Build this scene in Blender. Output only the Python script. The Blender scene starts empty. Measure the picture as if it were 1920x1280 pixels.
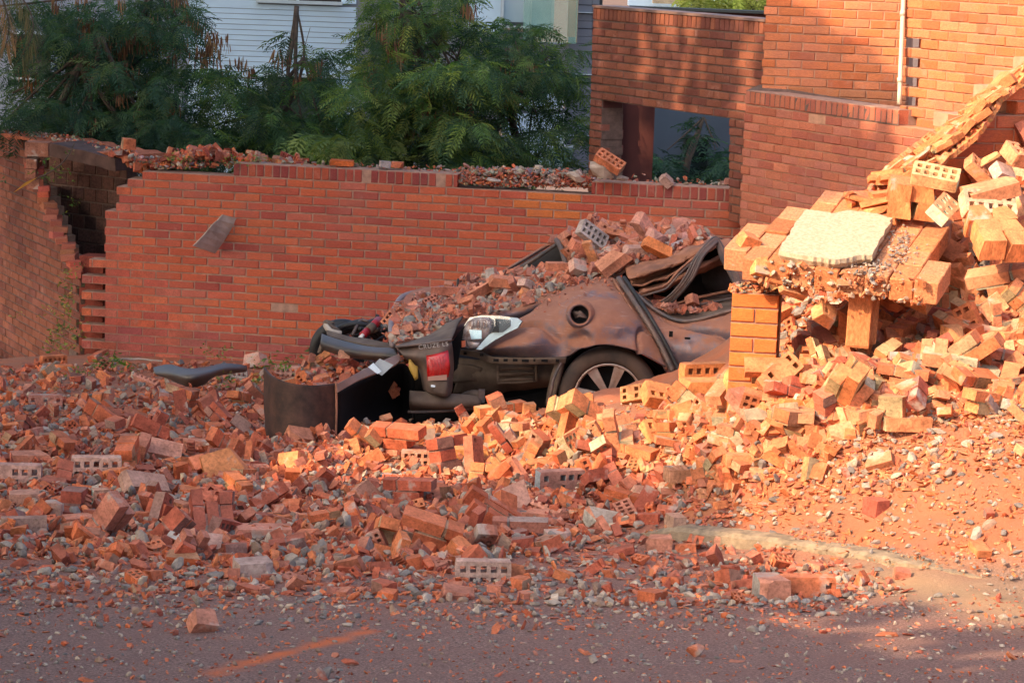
import bpy, bmesh, math, random
import numpy as np
from mathutils import Vector, Matrix, Euler
R_ = random.Random(7)
NP = np.random.RandomState(11)
rad = math.radians
sc = bpy.context.scene
COL = sc.collection

# ------------------------------------------------------------------ camera
F_PX = 4800.0                                   # focal length in photo pixels (1920 wide)
PITCH = math.atan(760 / F_PX); ROLL = rad(2.0)
cF = Vector((0, math.cos(PITCH), -math.sin(PITCH)))
cU0 = Vector((0, math.sin(PITCH), math.cos(PITCH))); cR0 = Vector((1, 0, 0))
cR = math.cos(ROLL) * cR0 + math.sin(ROLL) * cU0
cU = -math.sin(ROLL) * cR0 + math.cos(ROLL) * cU0
cam_d = bpy.data.cameras.new('camera'); cam = bpy.data.objects.new('camera', cam_d); COL.objects.link(cam)
cam_d.sensor_width = 36.0; cam_d.lens = F_PX / 1920 * 36; cam_d.clip_end = 2000; cam_d.clip_start = 0.1
m3 = Matrix((cR, cU, -cF)).transposed(); cam.matrix_world = m3.to_4x4()
sc.camera = cam

# ------------------------------------------------------------------ light
SUN_EL = rad(34); SUN_AZ = rad(52)              # azimuth: degrees to the left of straight behind the camera
S_DIR = Vector((-math.sin(SUN_AZ) * math.cos(SUN_EL), -math.cos(SUN_AZ) * math.cos(SUN_EL), math.sin(SUN_EL)))
world = bpy.data.worlds.new('World'); sc.world = world; world.use_nodes = True
wn = world.node_tree.nodes; wl = world.node_tree.links
bg = wn['Background']; sky = wn.new('ShaderNodeTexSky'); sky.sky_type = 'NISHITA'; sky.sun_disc = False
sky.sun_elevation = SUN_EL; sky.sun_rotation = math.atan2(S_DIR.x, S_DIR.y)
sky.air_density = .9; sky.dust_density = 5.5; sky.ozone_density = 1.0
bg.inputs['Strength'].default_value = 0.15
wl.new(sky.outputs[0], bg.inputs['Color'])
sl = bpy.data.lights.new('sun', 'SUN'); sl.energy = 2.75; sl.angle = rad(0.55); sl.color = (1.0, 0.71, 0.43)
so = bpy.data.objects.new('sun', sl); COL.objects.link(so)
so.rotation_euler = S_DIR.to_track_quat('Z', 'Y').to_euler()
so.location = (-20, -20, 30)
sc.view_settings.view_transform = 'Standard'; sc.view_settings.look = 'None'
sc.view_settings.exposure = 1.5; sc.view_settings.gamma = 1.0; sc.view_settings.use_curve_mapping = False
sc.cycles.max_bounces = 6; sc.cycles.diffuse_bounces = 3; sc.cycles.transparent_max_bounces = 6

# ------------------------------------------------------------------ pixel <-> world helpers
def P(px, py, d):
    return cF * d + cR * ((px - 960) / F_PX * d) - cU * ((py - 640) / F_PX * d)
def pix(v):
    v = Vector(v); d = v.dot(cF)
    return 960 + v.dot(cR) / d * F_PX, 640 - v.dot(cU) / d * F_PX, d
def ray(px, py):
    return P(px, py, 1.0).normalized()
def hit_plane(px, py, O, N):
    r = ray(px, py); return r * (O.dot(N) / r.dot(N))
_g1 = P(935, 1110, 10.5); _g2 = P(935, 690, 24.3)
G_S = (_g2.z - _g1.z) / (_g2.y - _g1.y); G_0 = _g1.z - G_S * _g1.y
def plane_z(x, y): return G_0 + G_S * y

def vnoise(x, y, seed=0):
    x = np.asarray(x, float); y = np.asarray(y, float)
    xi = np.floor(x).astype(np.int64); yi = np.floor(y).astype(np.int64); xf = x - xi; yf = y - yi
    def h(a, b):
        n = (a * 374761393 + b * 668265263 + seed * 1442695041) & 0x7fffffff
        n = ((n ^ (n >> 13)) * 1274126177) & 0x7fffffff
        return ((n ^ (n >> 16)) & 0xffff) / 65535.0
    u = xf * xf * (3 - 2 * xf); v = yf * yf * (3 - 2 * yf)
    return (h(xi, yi) * (1 - u) + h(xi + 1, yi) * u) * (1 - v) + (h(xi, yi + 1) * (1 - u) + h(xi + 1, yi + 1) * u) * v
def fbm(x, y, o=4, seed=0):
    s = 0; a = .5; t = 0
    for i in range(o):
        s = s + a * vnoise(np.asarray(x) * 2 ** i, np.asarray(y) * 2 ** i, seed + i); t += a; a *= .5
    return s / t

# ------------------------------------------------------------------ object helpers
def tag(o, label=None, cat=None, group=None, kind=None):
    if label: o['label'] = label
    if cat: o['category'] = cat
    if group: o['group'] = group
    if kind: o['kind'] = kind
    return o
def empty(name, loc, label=None, cat=None, group=None, kind=None):
    o = bpy.data.objects.new(name, None); COL.objects.link(o); o.location = loc; o.empty_display_size = .1
    return tag(o, label, cat, group, kind)
def mesh(name, verts, faces, mats=None, cols=None, smooth=False):
    me = bpy.data.meshes.new(name)
    verts = np.asarray(verts, np.float32).reshape(-1, 3)
    if isinstance(faces, np.ndarray):
        n, k = faces.shape
        me.vertices.add(len(verts)); me.vertices.foreach_set('co', verts.ravel())
        me.loops.add(n * k); me.loops.foreach_set('vertex_index', faces.astype(np.int32).ravel())
        me.polygons.add(n); me.polygons.foreach_set('loop_start', np.arange(0, n * k, k, dtype=np.int32))
        me.update(calc_edges=True)
    else:
        me.from_pydata([tuple(map(float, v)) for v in verts], [], [tuple(map(int, f)) for f in faces]); me.update()
    n = len(me.polygons)
    at = me.attributes.new('bcol', 'FLOAT_COLOR', 'FACE')
    c = np.ones((n, 4), np.float32)
    if cols is not None: c[:, :3] = np.asarray(cols, np.float32).reshape(-1, 3)
    at.data.foreach_set('color', c.ravel())
    me.polygons.foreach_set('use_smooth', np.full(n, bool(smooth)))
    if mats is not None:
        for m in (mats if isinstance(mats, (list, tuple)) else [mats]): me.materials.append(m)
    return me
def obj(name, me, parent=None, loc=None):
    """link a mesh; a child keeps world-space vertices: parents are placed without rotation"""
    o = bpy.data.objects.new(name, me); COL.objects.link(o)
    if parent is not None:
        o.parent = parent
        base = Vector(parent.location)
        pp = parent.parent
        while pp is not None: base += Vector(pp.location); pp = pp.parent
        o.location = (Vector(loc) if loc is not None else Vector((0, 0, 0))) - base
    elif loc is not None: o.location = loc
    return o
BOXF = np.array([[0, 3, 2, 1], [4, 5, 6, 7], [0, 1, 5, 4], [1, 2, 6, 5], [2, 3, 7, 6], [3, 0, 4, 7]])
def box_verts(c, ax, ay, az):
    """box with centre c and half-axis vectors"""
    c = Vector(c); s = [(-1, -1), (1, -1), (1, 1), (-1, 1)]
    return [c + ax * i + ay * j + az * k for k in (-1, 1) for i, j in s]
class MB:
    def __init__(s): s.v = []; s.f = []; s.c = []
    def add(s, v, f, col=(1, 1, 1)):
        n = len(s.v); s.v += [tuple(x) for x in v]
        for q in f: s.f.append(tuple(int(i) + n for i in q)); s.c.append(col)
    def box(s, c, ax, ay, az, col=(1, 1, 1)): s.add(box_verts(c, Vector(ax), Vector(ay), Vector(az)), BOXF, col)
    def build(s, name, mat, parent=None, smooth=False):
        return obj(name, mesh(name, s.v, s.f, mat, s.c, smooth), parent)

# ------------------------------------------------------------------ materials
def mk(name):
    m = bpy.data.materials.new(name); m.use_nodes = True
    nt = m.node_tree; b = nt.nodes['Principled BSDF']; return m, nt, b
def N(nt, t, **kw):
    n = nt.nodes.new(t)
    for k, v in kw.items(): setattr(n, k, v)
    return n
def mixc(nt, fac, a, b, mode='MIX'):
    n = N(nt, 'ShaderNodeMix', data_type='RGBA', blend_type=mode)
    for s, v in ((n.inputs[0], fac), (n.inputs[6], a), (n.inputs[7], b)):
        if hasattr(v, 'node'): nt.links.new(v, s)
        elif isinstance(v, (int, float)): s.default_value = v
        else: s.default_value = (*v, 1) if len(v) == 3 else v
    return n.outputs[2]
def ramp(nt, src, pts):
    n = N(nt, 'ShaderNodeValToRGB'); cr = n.color_ramp
    while len(cr.elements) < len(pts): cr.elements.new(.5)
    for e, (p, c) in zip(cr.elements, pts):
        e.position = p; e.color = (c, c, c, 1) if isinstance(c, (int, float)) else (*c, 1)
    nt.links.new(src, n.inputs[0]); return n.outputs[0]
def noise(nt, vec, scale, detail=4, rough=.6):
    n = N(nt, 'ShaderNodeTexNoise'); n.inputs['Scale'].default_value = scale
    n.inputs['Detail'].default_value = detail; n.inputs['Roughness'].default_value = rough
    if vec is not None: nt.links.new(vec, n.inputs['Vector'])
    return n.outputs['Fac']
def bumpn(nt, b, h, strength=.3, dist=.01):
    n = N(nt, 'ShaderNodeBump'); n.inputs['Strength'].default_value = strength; n.inputs['Distance'].default_value = dist
    nt.links.new(h, n.inputs['Height']); nt.links.new(n.outputs[0], b.inputs['Normal'])
def coords(nt):
    """object coordinates shifted per object, so that alike pieces do not repeat"""
    tc = N(nt, 'ShaderNodeTexCoord'); oi = N(nt, 'ShaderNodeObjectInfo')
    ml = N(nt, 'ShaderNodeMath', operation='MULTIPLY'); nt.links.new(oi.outputs['Random'], ml.inputs[0]); ml.inputs[1].default_value = 37.0
    va = N(nt, 'ShaderNodeVectorMath', operation='ADD'); nt.links.new(tc.outputs['Object'], va.inputs[0]); nt.links.new(ml.outputs[0], va.inputs[1])
    return va.outputs[0]
def tinted(nt):
    oi = N(nt, 'ShaderNodeObjectInfo'); at = N(nt, 'ShaderNodeAttribute', attribute_name='bcol')
    return mixc(nt, 1.0, oi.outputs['Color'], at.outputs['Color'], 'MULTIPLY')
def mat_brick(name, crust=.5, grain=.35, dust=0.0, bump=.5, dustcol=(.46, .19, .11), wall=False):
    """fired clay: piece colour, patchy firing, cement crust"""
    m, nt, b = mk(name); v = coords(nt); c = tinted(nt)
    n1 = noise(nt, v, 9, 5); n2 = noise(nt, v, 60, 4, .7); n3 = noise(nt, v, 4.5, 4, .62)
    c = mixc(nt, 1.0, c, ramp(nt, n1, [(.3, 1 - grain), (.7, 1 + grain * .6)]), 'MULTIPLY')
    c = mixc(nt, 1.0, c, ramp(nt, n2, [(.32, .62), (.5, 1.0), (.68, 1.22)]), 'MULTIPLY')
    if crust > 0:
        k = ramp(nt, n3, [(1 - crust * .5, 0.0), (1 - crust * .5 + .07, .85)])
        k2 = mixc(nt, .55 if wall else 1.0, (0, 0, 0), k)
        c = mixc(nt, k2, c, mixc(nt, n2, (.34, .20, .14) if wall else (.30, .25, .21), (.56, .40, .32) if wall else (.50, .44, .38)))
    if wall:
        g = N(nt, 'ShaderNodeNewGeometry'); w1 = noise(nt, g.outputs['Position'], 1.6, 6, .65); w2 = noise(nt, g.outputs['Position'], 5.5, 5, .7)
        c = mixc(nt, ramp(nt, w1, [(.48, 0.0), (.72, .55)]), c, (.30, .115, .095))
        c = mixc(nt, ramp(nt, w2, [(.60, 0.0), (.78, .45)]), c, (.52, .30, .24))
        c = mixc(nt, ramp(nt, w2, [(.22, .55), (.36, 0.0)]), c, (.17, .06, .045))
    if dust > 0:
        g = N(nt, 'ShaderNodeNewGeometry'); sx = N(nt, 'ShaderNodeSeparateXYZ'); nt.links.new(g.outputs['Normal'], sx.inputs[0])
        k = N(nt, 'ShaderNodeMath', operation='MULTIPLY', use_clamp=True); nt.links.new(sx.outputs[2], k.inputs[0]); k.inputs[1].default_value = dust
        c = mixc(nt, k.outputs[0], c, dustcol)
    nt.links.new(c, b.inputs['Base Color']); b.inputs['Roughness'].default_value = .92
    b.inputs['Specular IOR Level'].default_value = .2
    bumpn(nt, b, mixc(nt, .5, n1, n2), bump, .006)
    return m
def mat_plain(name, col, rough=.7, metal=0.0, spec=.4, var=.2, scale=12, bump=.1, col2=None, use_tint=False, two=None):
    m, nt, b = mk(name); v = coords(nt); n1 = noise(nt, v, scale, 5); n2 = noise(nt, v, scale * 7, 3)
    c = mixc(nt, ramp(nt, n1, [(.35, 0.0), (.65, 1.0)]), col, col2 if col2 else tuple(x * (1 - var) for x in col))
    if use_tint: c = mixc(nt, 1.0, c, tinted(nt), 'MULTIPLY')
    nt.links.new(c, b.inputs['Base Color']); b.inputs['Roughness'].default_value = rough
    b.inputs['Metallic'].default_value = metal; b.inputs['Specular IOR Level'].default_value = spec
    if bump: bumpn(nt, b, mixc(nt, .5, n1, n2), bump, .01)
    return m
M = {}
M['wall_brick'] = mat_brick('clay_wall_brick', crust=.52, grain=.26, bump=.5, wall=True)
M['mortar'] = mat_plain('mortar', (.44, .26, .19), .95, var=.4, scale=15, bump=.5)
M['warm_mortar'] = mat_plain('warm_mortar', (.52, .27, .17), .95, var=.3, scale=15, bump=.5)
M['dark_mortar'] = mat_plain('dark_mortar', (.16, .10, .08), .95, var=.4, scale=15, bump=.5)
M['rubble'] = mat_brick('broken_brick', crust=.78, grain=.42, dust=.20, bump=1.0)
M['clean_brick'] = mat_brick('clean_broken_brick', crust=.70, grain=.40, dust=.05, bump=1.0)
M['lump'] = mat_plain('cement_lump', (.42, .36, .31), .95, var=.35, scale=20, bump=.9, use_tint=True)
M['slab'] = mat_plain('cream_render', (.54, .44, .31), .95, col2=(.38, .29, .19), scale=60, bump=.6)
M['dark_masonry'] = mat_plain('dark_brick', (.11, .06, .05), .95, var=.5, scale=6, bump=.5, use_tint=True)  # very dark brown base with blotchy variation
def mat_dusty_paint():
    m, nt, b = mk('dusty_brown_paint'); v = coords(nt)
    n1 = noise(nt, v, 3.2, 6, .65); n2 = noise(nt, v, 40, 4, .7); n3 = noise(nt, v, 9, 5, .7)
    g = N(nt, 'ShaderNodeNewGeometry'); sx = N(nt, 'ShaderNodeSeparateXYZ'); nt.links.new(g.outputs['Normal'], sx.inputs[0])
    ad = N(nt, 'ShaderNodeMath', operation='MULTIPLY_ADD'); nt.links.new(sx.outputs[2], ad.inputs[0]); ad.inputs[1].default_value = .22; nt.links.new(n1, ad.inputs[2])
    n4 = noise(nt, v, 16, 6, .8); a2 = N(nt, 'ShaderNodeMath', operation='MULTIPLY_ADD'); nt.links.new(n4, a2.inputs[0]); a2.inputs[1].default_value = .35; nt.links.new(ad.outputs[0], a2.inputs[2])
    k = ramp(nt, a2.outputs[0], [(.63, 0.0), (.81, 1.0)])
    d = mixc(nt, n3, (.24, .09, .052), (.40, .185, .12))
    c = mixc(nt, k, (.125, .10, .12), d)
    c = mixc(nt, ramp(nt, n2, [(.50, 0.0), (.75, .5)]), c, (.36, .16, .10))
    mp = N(nt, 'ShaderNodeMapping'); mp.inputs['Scale'].default_value = (6, 6, 90); mp.inputs['Rotation'].default_value = (0, .5, 0); nt.links.new(v, mp.inputs[0])
    c = mixc(nt, ramp(nt, noise(nt, mp.outputs[0], 1.0, 3, .6), [(.64, 0.0), (.70, .45)]), c, (.46, .30, .24))
    nt.links.new(c, b.inputs['Base Color']); nt.links.new(ramp(nt, k, [(0, .42), (1, .9)]), b.inputs['Roughness'])
    b.inputs['Metallic'].default_value = .25; b.inputs['Specular IOR Level'].default_value = .6
    bumpn(nt, b, mixc(nt, .5, n3, n4), .4, .012); return m
M['paint'] = mat_dusty_paint()
M['brown_panel'] = mat_plain('brown_scuffed_plastic', (.030, .016, .013), .6, spec=.25, col2=(.075, .035, .025), scale=14, bump=.35)
M['grime'] = mat_plain('dusty_grey_brown_plastic', (.155, .11, .08), .8, col2=(.085, .055, .04), scale=7, bump=.25)
M['black'] = mat_plain('black_plastic', (.018, .017, .018), .55, spec=.5, var=.3, bump=.1)
M['void'] = mat_plain('shade_black', (.012, .011, .011), .9, spec=.1, bump=0)  # near-black colour standing in for the shade inside gaps, holes and cavities
M['seat'] = mat_plain('dark_seat_fabric', (.06, .055, .055), .85, var=.3, bump=.2)
M['rubber'] = mat_plain('tyre_rubber', (.038, .028, .024), .85, col2=(.085, .052, .038), scale=6, bump=.2)
M['seal'] = mat_plain('grey_rubber_seal', (.055, .052, .055), .5, col2=(.16, .10, .08), scale=8, bump=.15)
M['tan'] = mat_plain('dust_covered_steel', (.36, .155, .09), .8, col2=(.17, .075, .045), scale=6, bump=.25)
M['alloy'] = mat_plain('dusty_alloy', (.50, .42, .38), .5, metal=.5, col2=(.33, .21, .16), scale=8, bump=.1)
M['chrome'] = mat_plain('chrome', (.50, .50, .52), .22, metal=1.0, var=.1, bump=.02)
M['lens'] = mat_plain('lamp_lens', (.40, .36, .35), .25, metal=.4, spec=.6, col2=(.24, .12, .09), scale=25, bump=.3)
M['red_lens'] = mat_plain('red_lamp', (.62, .012, .012), .2, spec=.8, col2=(.35, .005, .005), scale=25, bump=.35)
M['plate'] = mat_plain('yellow_plate', (.55, .33, .06), .5, var=.2, bump=.05)
M['red_paint'] = mat_plain('red_tube', (.42, .02, .03), .35, var=.2, bump=.05)
M['white_plastic'] = mat_plain('white_plastic', (.7, .68, .65), .5, var=.1, bump=.05)
M['wood'] = mat_plain('weathered_wood', (.50, .42, .34), .85, col2=(.30, .23, .18), scale=6, bump=.3)
M['bark'] = mat_plain('bark', (.11, .08, .06), .95, col2=(.055, .042, .032), scale=14, bump=.7)
M['pipe'] = mat_plain('pale_pvc_pipe', (.62, .58, .46), .5, var=.2, scale=4, bump=.05)
M['cladding'] = mat_plain('white_cladding', (.60, .78, .92), .6, var=.06, scale=2, bump=.05)
M['concrete'] = mat_plain('grey_concrete', (.27, .28, .30), .9, var=.25, scale=2, bump=.3)
M['grey_tile'] = mat_plain('blue_grey_tile', (.17, .19, .23), .6, var=.15, scale=2, bump=.1)
M['frame'] = mat_plain('white_frame', (.55, .64, .68), .5, var=.05, bump=0)
M['room'] = mat_plain('dim_room_surface', (.05, .06, .06), .7, var=.3, scale=1, bump=0)
M['darkblue'] = mat_plain('blue_grey_painted_wall', (.07, .095, .13), .8, var=.2, scale=1, bump=.1)
M['maroon'] = mat_plain('dark_red_panel', (.09, .022, .018), .7, var=.3, scale=3, bump=.2)
M['orange_wall'] = mat_plain('orange_render', (.75, .30, .14), .8, var=.15, scale=3, bump=.1)
def mat_leaf(name, trans=.35):
    m, nt, b = mk(name); c = tinted(nt)
    nt.links.new(c, b.inputs['Base Color']); b.inputs['Roughness'].default_value = .55; b.inputs['Specular IOR Level'].default_value = .3
    tr = N(nt, 'ShaderNodeBsdfTranslucent'); nt.links.new(mixc(nt, 1.0, c, (1.2, 1.3, .5), 'MULTIPLY'), tr.inputs[0])
    mx = N(nt, 'ShaderNodeMixShader'); mx.inputs[0].default_value = trans
    nt.links.new(b.outputs[0], mx.inputs[1]); nt.links.new(tr.outputs[0], mx.inputs[2])
    nt.links.new(mx.outputs[0], nt.nodes['Material Output'].inputs[0]); return m
M['leaf'] = mat_leaf('leaf')
def mat_glass(name, col, rough=.05, alpha=.4):
    m, nt, b = mk(name); b.inputs['Base Color'].default_value = (*col, 1); b.inputs['Roughness'].default_value = rough
    b.inputs['Alpha'].default_value = alpha; b.inputs['Specular IOR Level'].default_value = .8; return m
M['glass'] = mat_glass('window_glass', (.30, .42, .45), .06, .8)
M['green_glass'] = mat_glass('green_balcony_glass', (.30, .55, .45), .05, .35)
M['dark_glass'] = mat_glass('dark_window_glass', (.012, .02, .022), .08, .96)
M['lamp_glass'] = mat_glass('clear_lamp_cover', (.45, .5, .55), .1, .05)

# ------------------------------------------------------------------ terrain
_ctl = []
def cw(x, y, h): _ctl.append((x, y, h))
def cp(px, py, d):
    v = P(px, py, d); _ctl.append((v.x, v.y, v.z - plane_z(v.x, v.y)))
for x in (-3.5, -2.2, -1.1, 0, 1.0, 2.2):
    cw(x, 6.5, 0); cw(x, 8.5, 0); cw(x, 10.3, 0)
for x in (-3.6, -2.4, -1.2, 0): cw(x, 11.6, .01); cw(x, 13, .05); cw(x, 15, .12)
cw(.9, 11.8, .0); cw(.9, 13.2, .06); cw(-4, 18, .08); cw(-3, 18, .08); cw(-2, 18.5, .06); cw(-1.6, 20, .0); cw(-3, 20, .02)
for x in (-4, -2.6, -1.4, 0, 1.5): cw(x, 24.5, -.04); cw(x, 22, -.03)
cw(-4.9, 26.5, -.38); cw(-5.6, 27.5, -.5); cw(-4.3, 24.9, -.12); cw(-4.6, 23.8, -.04); cw(-2.6, 26, -.2); cw(-5.2, 24.8, -.25); cw(-6.2, 26, -.35); cw(2.5, 28, .2)
# low ridge in front of the wreck
cp(660, 815, 16.2); cp(760, 800, 15.9); cp(880, 805, 15.7); cp(960, 800, 15.6); cp(1060, 770, 15.4); cp(1160, 750, 15.2); cp(1250, 735, 14.9); cp(1340, 715, 14.6)
cp(1150, 860, 14.0); cp(1250, 800, 14.2); cp(900, 900, 14.4)
cw(-.6, 17.4, .05); cw(.2, 17.4, .05); cw(.9, 17.2, .2); cw(-.2, 19, .05); cw(1.0, 19, .1); cw(1.8, 20, .2); cw(1.5, 17.3, .25)
# right-hand heap
cp(1415, 722, 12.75); cp(1380, 760, 13.0); cp(1450, 705, 12.9); cp(1400, 850, 12.5); cp(1400, 940, 12.4)
cp(1560, 690, 12.8); cp(1660, 690, 12.6); cp(1560, 640, 13.3); cp(1680, 620, 13.3); cp(1480, 650, 13.7); cp(1560, 625, 14.3)
cp(1750, 650, 12.9); cp(1760, 560, 13.3); cp(1780, 480, 13.5); cp(1720, 420, 13.8); cp(1800, 400, 13.7); cp(1880, 330, 13.9); cp(1930, 280, 14.1)
cp(1900, 640, 12.7); cp(1900, 520, 13.1); cp(1900, 420, 13.4); cp(2050, 640, 12.6); cp(2050, 450, 13.2); cp(2050, 300, 13.8)
cp(1900, 730, 12.3); cp(1700, 760, 12.3); cp(1550, 780, 12.4); cp(1600, 860, 12.15); cp(1750, 840, 12.0); cp(1900, 820, 11.9); cp(2050, 820, 11.8)
cp(1500, 920, 12.2); cp(1700, 930, 11.8); cp(1900, 920, 11.55); cp(2050, 920, 11.5); cp(1300, 930, 12.9)
cp(1450, 1015, 11.95); cp(1650, 1040, 11.45); cp(1800, 1060, 11.1); cp(2000, 1060, 10.95); cp(1200, 985, 12.5)
cp(1450, 1060, 11.45); cp(1700, 1090, 10.95); cp(1900, 1120, 10.55); cp(1900, 1200, 9.9)
cw(1.75, 14.8, 1.15); cw(2.6, 14.8, 1.9); cw(3.4, 14.5, 2.0); cw(2.9, 17, 1.6); cw(1.9, 16.4, .7); cw(3.5, 20, 1.2)
_C = np.array(_ctl); _n = len(_C)
_D = np.sqrt(((_C[:, None, :2] - _C[None, :, :2]) ** 2).sum(-1) + .01)
_A = np.zeros((_n + 1, _n + 1)); _A[:_n, :_n] = _D - np.eye(_n) * .01; _A[:_n, _n] = 1; _A[_n, :_n] = 1
_W = np.linalg.solve(_A, np.append(_C[:, 2], 0))
GX0, GX1, GY0, GY1, GD = -6.3, 5.4, 6.0, 28.0, .035
gx = np.arange(GX0, GX1, GD); gy = np.arange(GY0, GY1, GD)
GXX, GYY = np.meshgrid(gx, gy)
def rbf(X, Y):
    s = np.full(X.shape, _W[_n])
    for i in range(_n): s += _W[i] * np.sqrt((X - _C[i, 0]) ** 2 + (Y - _C[i, 1]) ** 2 + .01)
    return s
GH = np.clip(rbf(GXX, GYY), -.6, 2.4)
# rubble amount: uneven where there is debris, nearly flat on the open asphalt
rough = np.clip((GH - .01) / .12, 0, 1)
GH += rough * (fbm(GXX * 2.2, GYY * 2.2, 4, 3) - .5) * .16 + rough * (fbm(GXX * 9, GYY * 9, 3, 8) - .5) * .05
GH += (fbm(GXX * 30, GYY * 30, 2, 5) - .5) * .006
GZ = G_0 + G_S * GYY + GH
def T(x, y):
    """terrain height"""
    fx = (x - GX0) / GD; fy = (y - GY0) / GD
    i = int(fx); j = int(fy)
    if i < 0 or j < 0 or i >= len(gx) - 1 or j >= len(gy) - 1: return plane_z(x, y)
    fx -= i; fy -= j
    return float((GZ[j, i] * (1 - fx) + GZ[j, i + 1] * fx) * (1 - fy) + (GZ[j + 1, i] * (1 - fx) + GZ[j + 1, i + 1] * fx) * fy)
def hit(px, py, d0=8.0, d1=26.0):
    """first point of the ground seen at a place of the photograph"""
    r = P(px, py, 1.0); d = d0; st = .06
    while d < d1:
        v = r * d
        if v.z < T(v.x, v.y):
            lo, hi = d - st, d
            for _ in range(8):
                mid = (lo + hi) / 2; v = r * mid
                if v.z < T(v.x, v.y): hi = mid
                else: lo = mid
            return r * hi
        d += st
    return None
def in_poly(x, y, poly):
    c = False; n = len(poly); j = n - 1
    for i in range(n):
        xi, yi = poly[i]; xj, yj = poly[j]
        if (yi > y) != (yj > y) and x < (xj - xi) * (y - yi) / (yj - yi) + xi: c = not c
        j = i
    return c
def np_in_poly(X, Y, poly):
    c = np.zeros(X.shape, bool); n = len(poly); j = n - 1
    for i in range(n):
        xi, yi = poly[i]; xj, yj = poly[j]
        with np.errstate(divide='ignore', invalid='ignore'):
            c ^= ((yi > Y) != (yj > Y)) & (X < (xj - xi) * (Y - yi) / (yj - yi + 1e-12) + xi)
        j = i
    return c
# ground colour regions, laid out on the ground itself
def gseg(pts):
    out = []
    for a in pts: v = P(a[0], a[1], 1.0); z0 = G_0; t = z0 / (v.z - G_S * v.y); out.append((v.x * t, v.y * t))
    return out
def seg_dist(X, Y, a, b):
    ax, ay = a; bx, by = b; dx, dy = bx - ax, by - ay
    t = np.clip(((X - ax) * dx + (Y - ay) * dy) / (dx * dx + dy * dy), 0, 1)
    return np.hypot(X - ax - t * dx, Y - ay - t * dy)
nz = fbm(GXX * 3, GYY * 3, 5, 21); nf = fbm(GXX * 12, GYY * 12, 4, 31)
_gp = [(v.x, v.y) for v in (hit(1190, 990), hit(1450, 1018), hit(1790, 1064), hit(2000, 1085))]
kerb_line = _gp
dirt = np.zeros(GXX.shape)
side = np.interp(GXX, [p[0] for p in _gp], [p[1] for p in _gp])           # beyond the kerb line
dirt = np.clip((GYY - side) / .25 + (nz - .5) * 1.0, 0, 1) * np.clip((GXX - .35) / .5, 0, 1)
front = 11.7 + (nz - .5) * 2.6
dirt = np.maximum(dirt, np.clip((GYY - front) / 1.2, 0, 1) * (.55 + .2 * nf))  # thinner dirt tone darkens the ground, painting shade between the rubble pieces
streak = gseg([(395, 1262), (520, 1228), (690, 1180)])
sd = np.minimum(seg_dist(GXX, GYY, streak[0], streak[1]), seg_dist(GXX, GYY, streak[1], streak[2]))
dust = np.clip(1.25 - sd / .085 - nf * 1.1, 0, .85)
dust = np.maximum(dust, np.clip((GYY - 9.3) / 2.6, 0, 1) * np.clip(nz * 1.6 - .45, 0, 1) * .42 * (nf * .8 + .5))
for a, b, w in (((440, 1080), (640, 1098), .13), ((360, 1062), (520, 1085), .10), ((1350, 1120), (1480, 1105), .12), ((1750, 880), (1920, 860), .22), ((0, 1105), (120, 1090), .1), ((700, 1075), (860, 1070), .1)):
    q = gseg([a, b]); dust = np.maximum(dust, np.clip(1.0 - seg_dist(GXX, GYY, q[0], q[1]) / w - nf * .7, 0, 1))
sand = np.clip((GXX - .9) / .8, 0, 1) * np.clip(1 - np.abs(GYY - side + .45) / .7, 0, 1) * (.35 + nz * .9)
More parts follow.
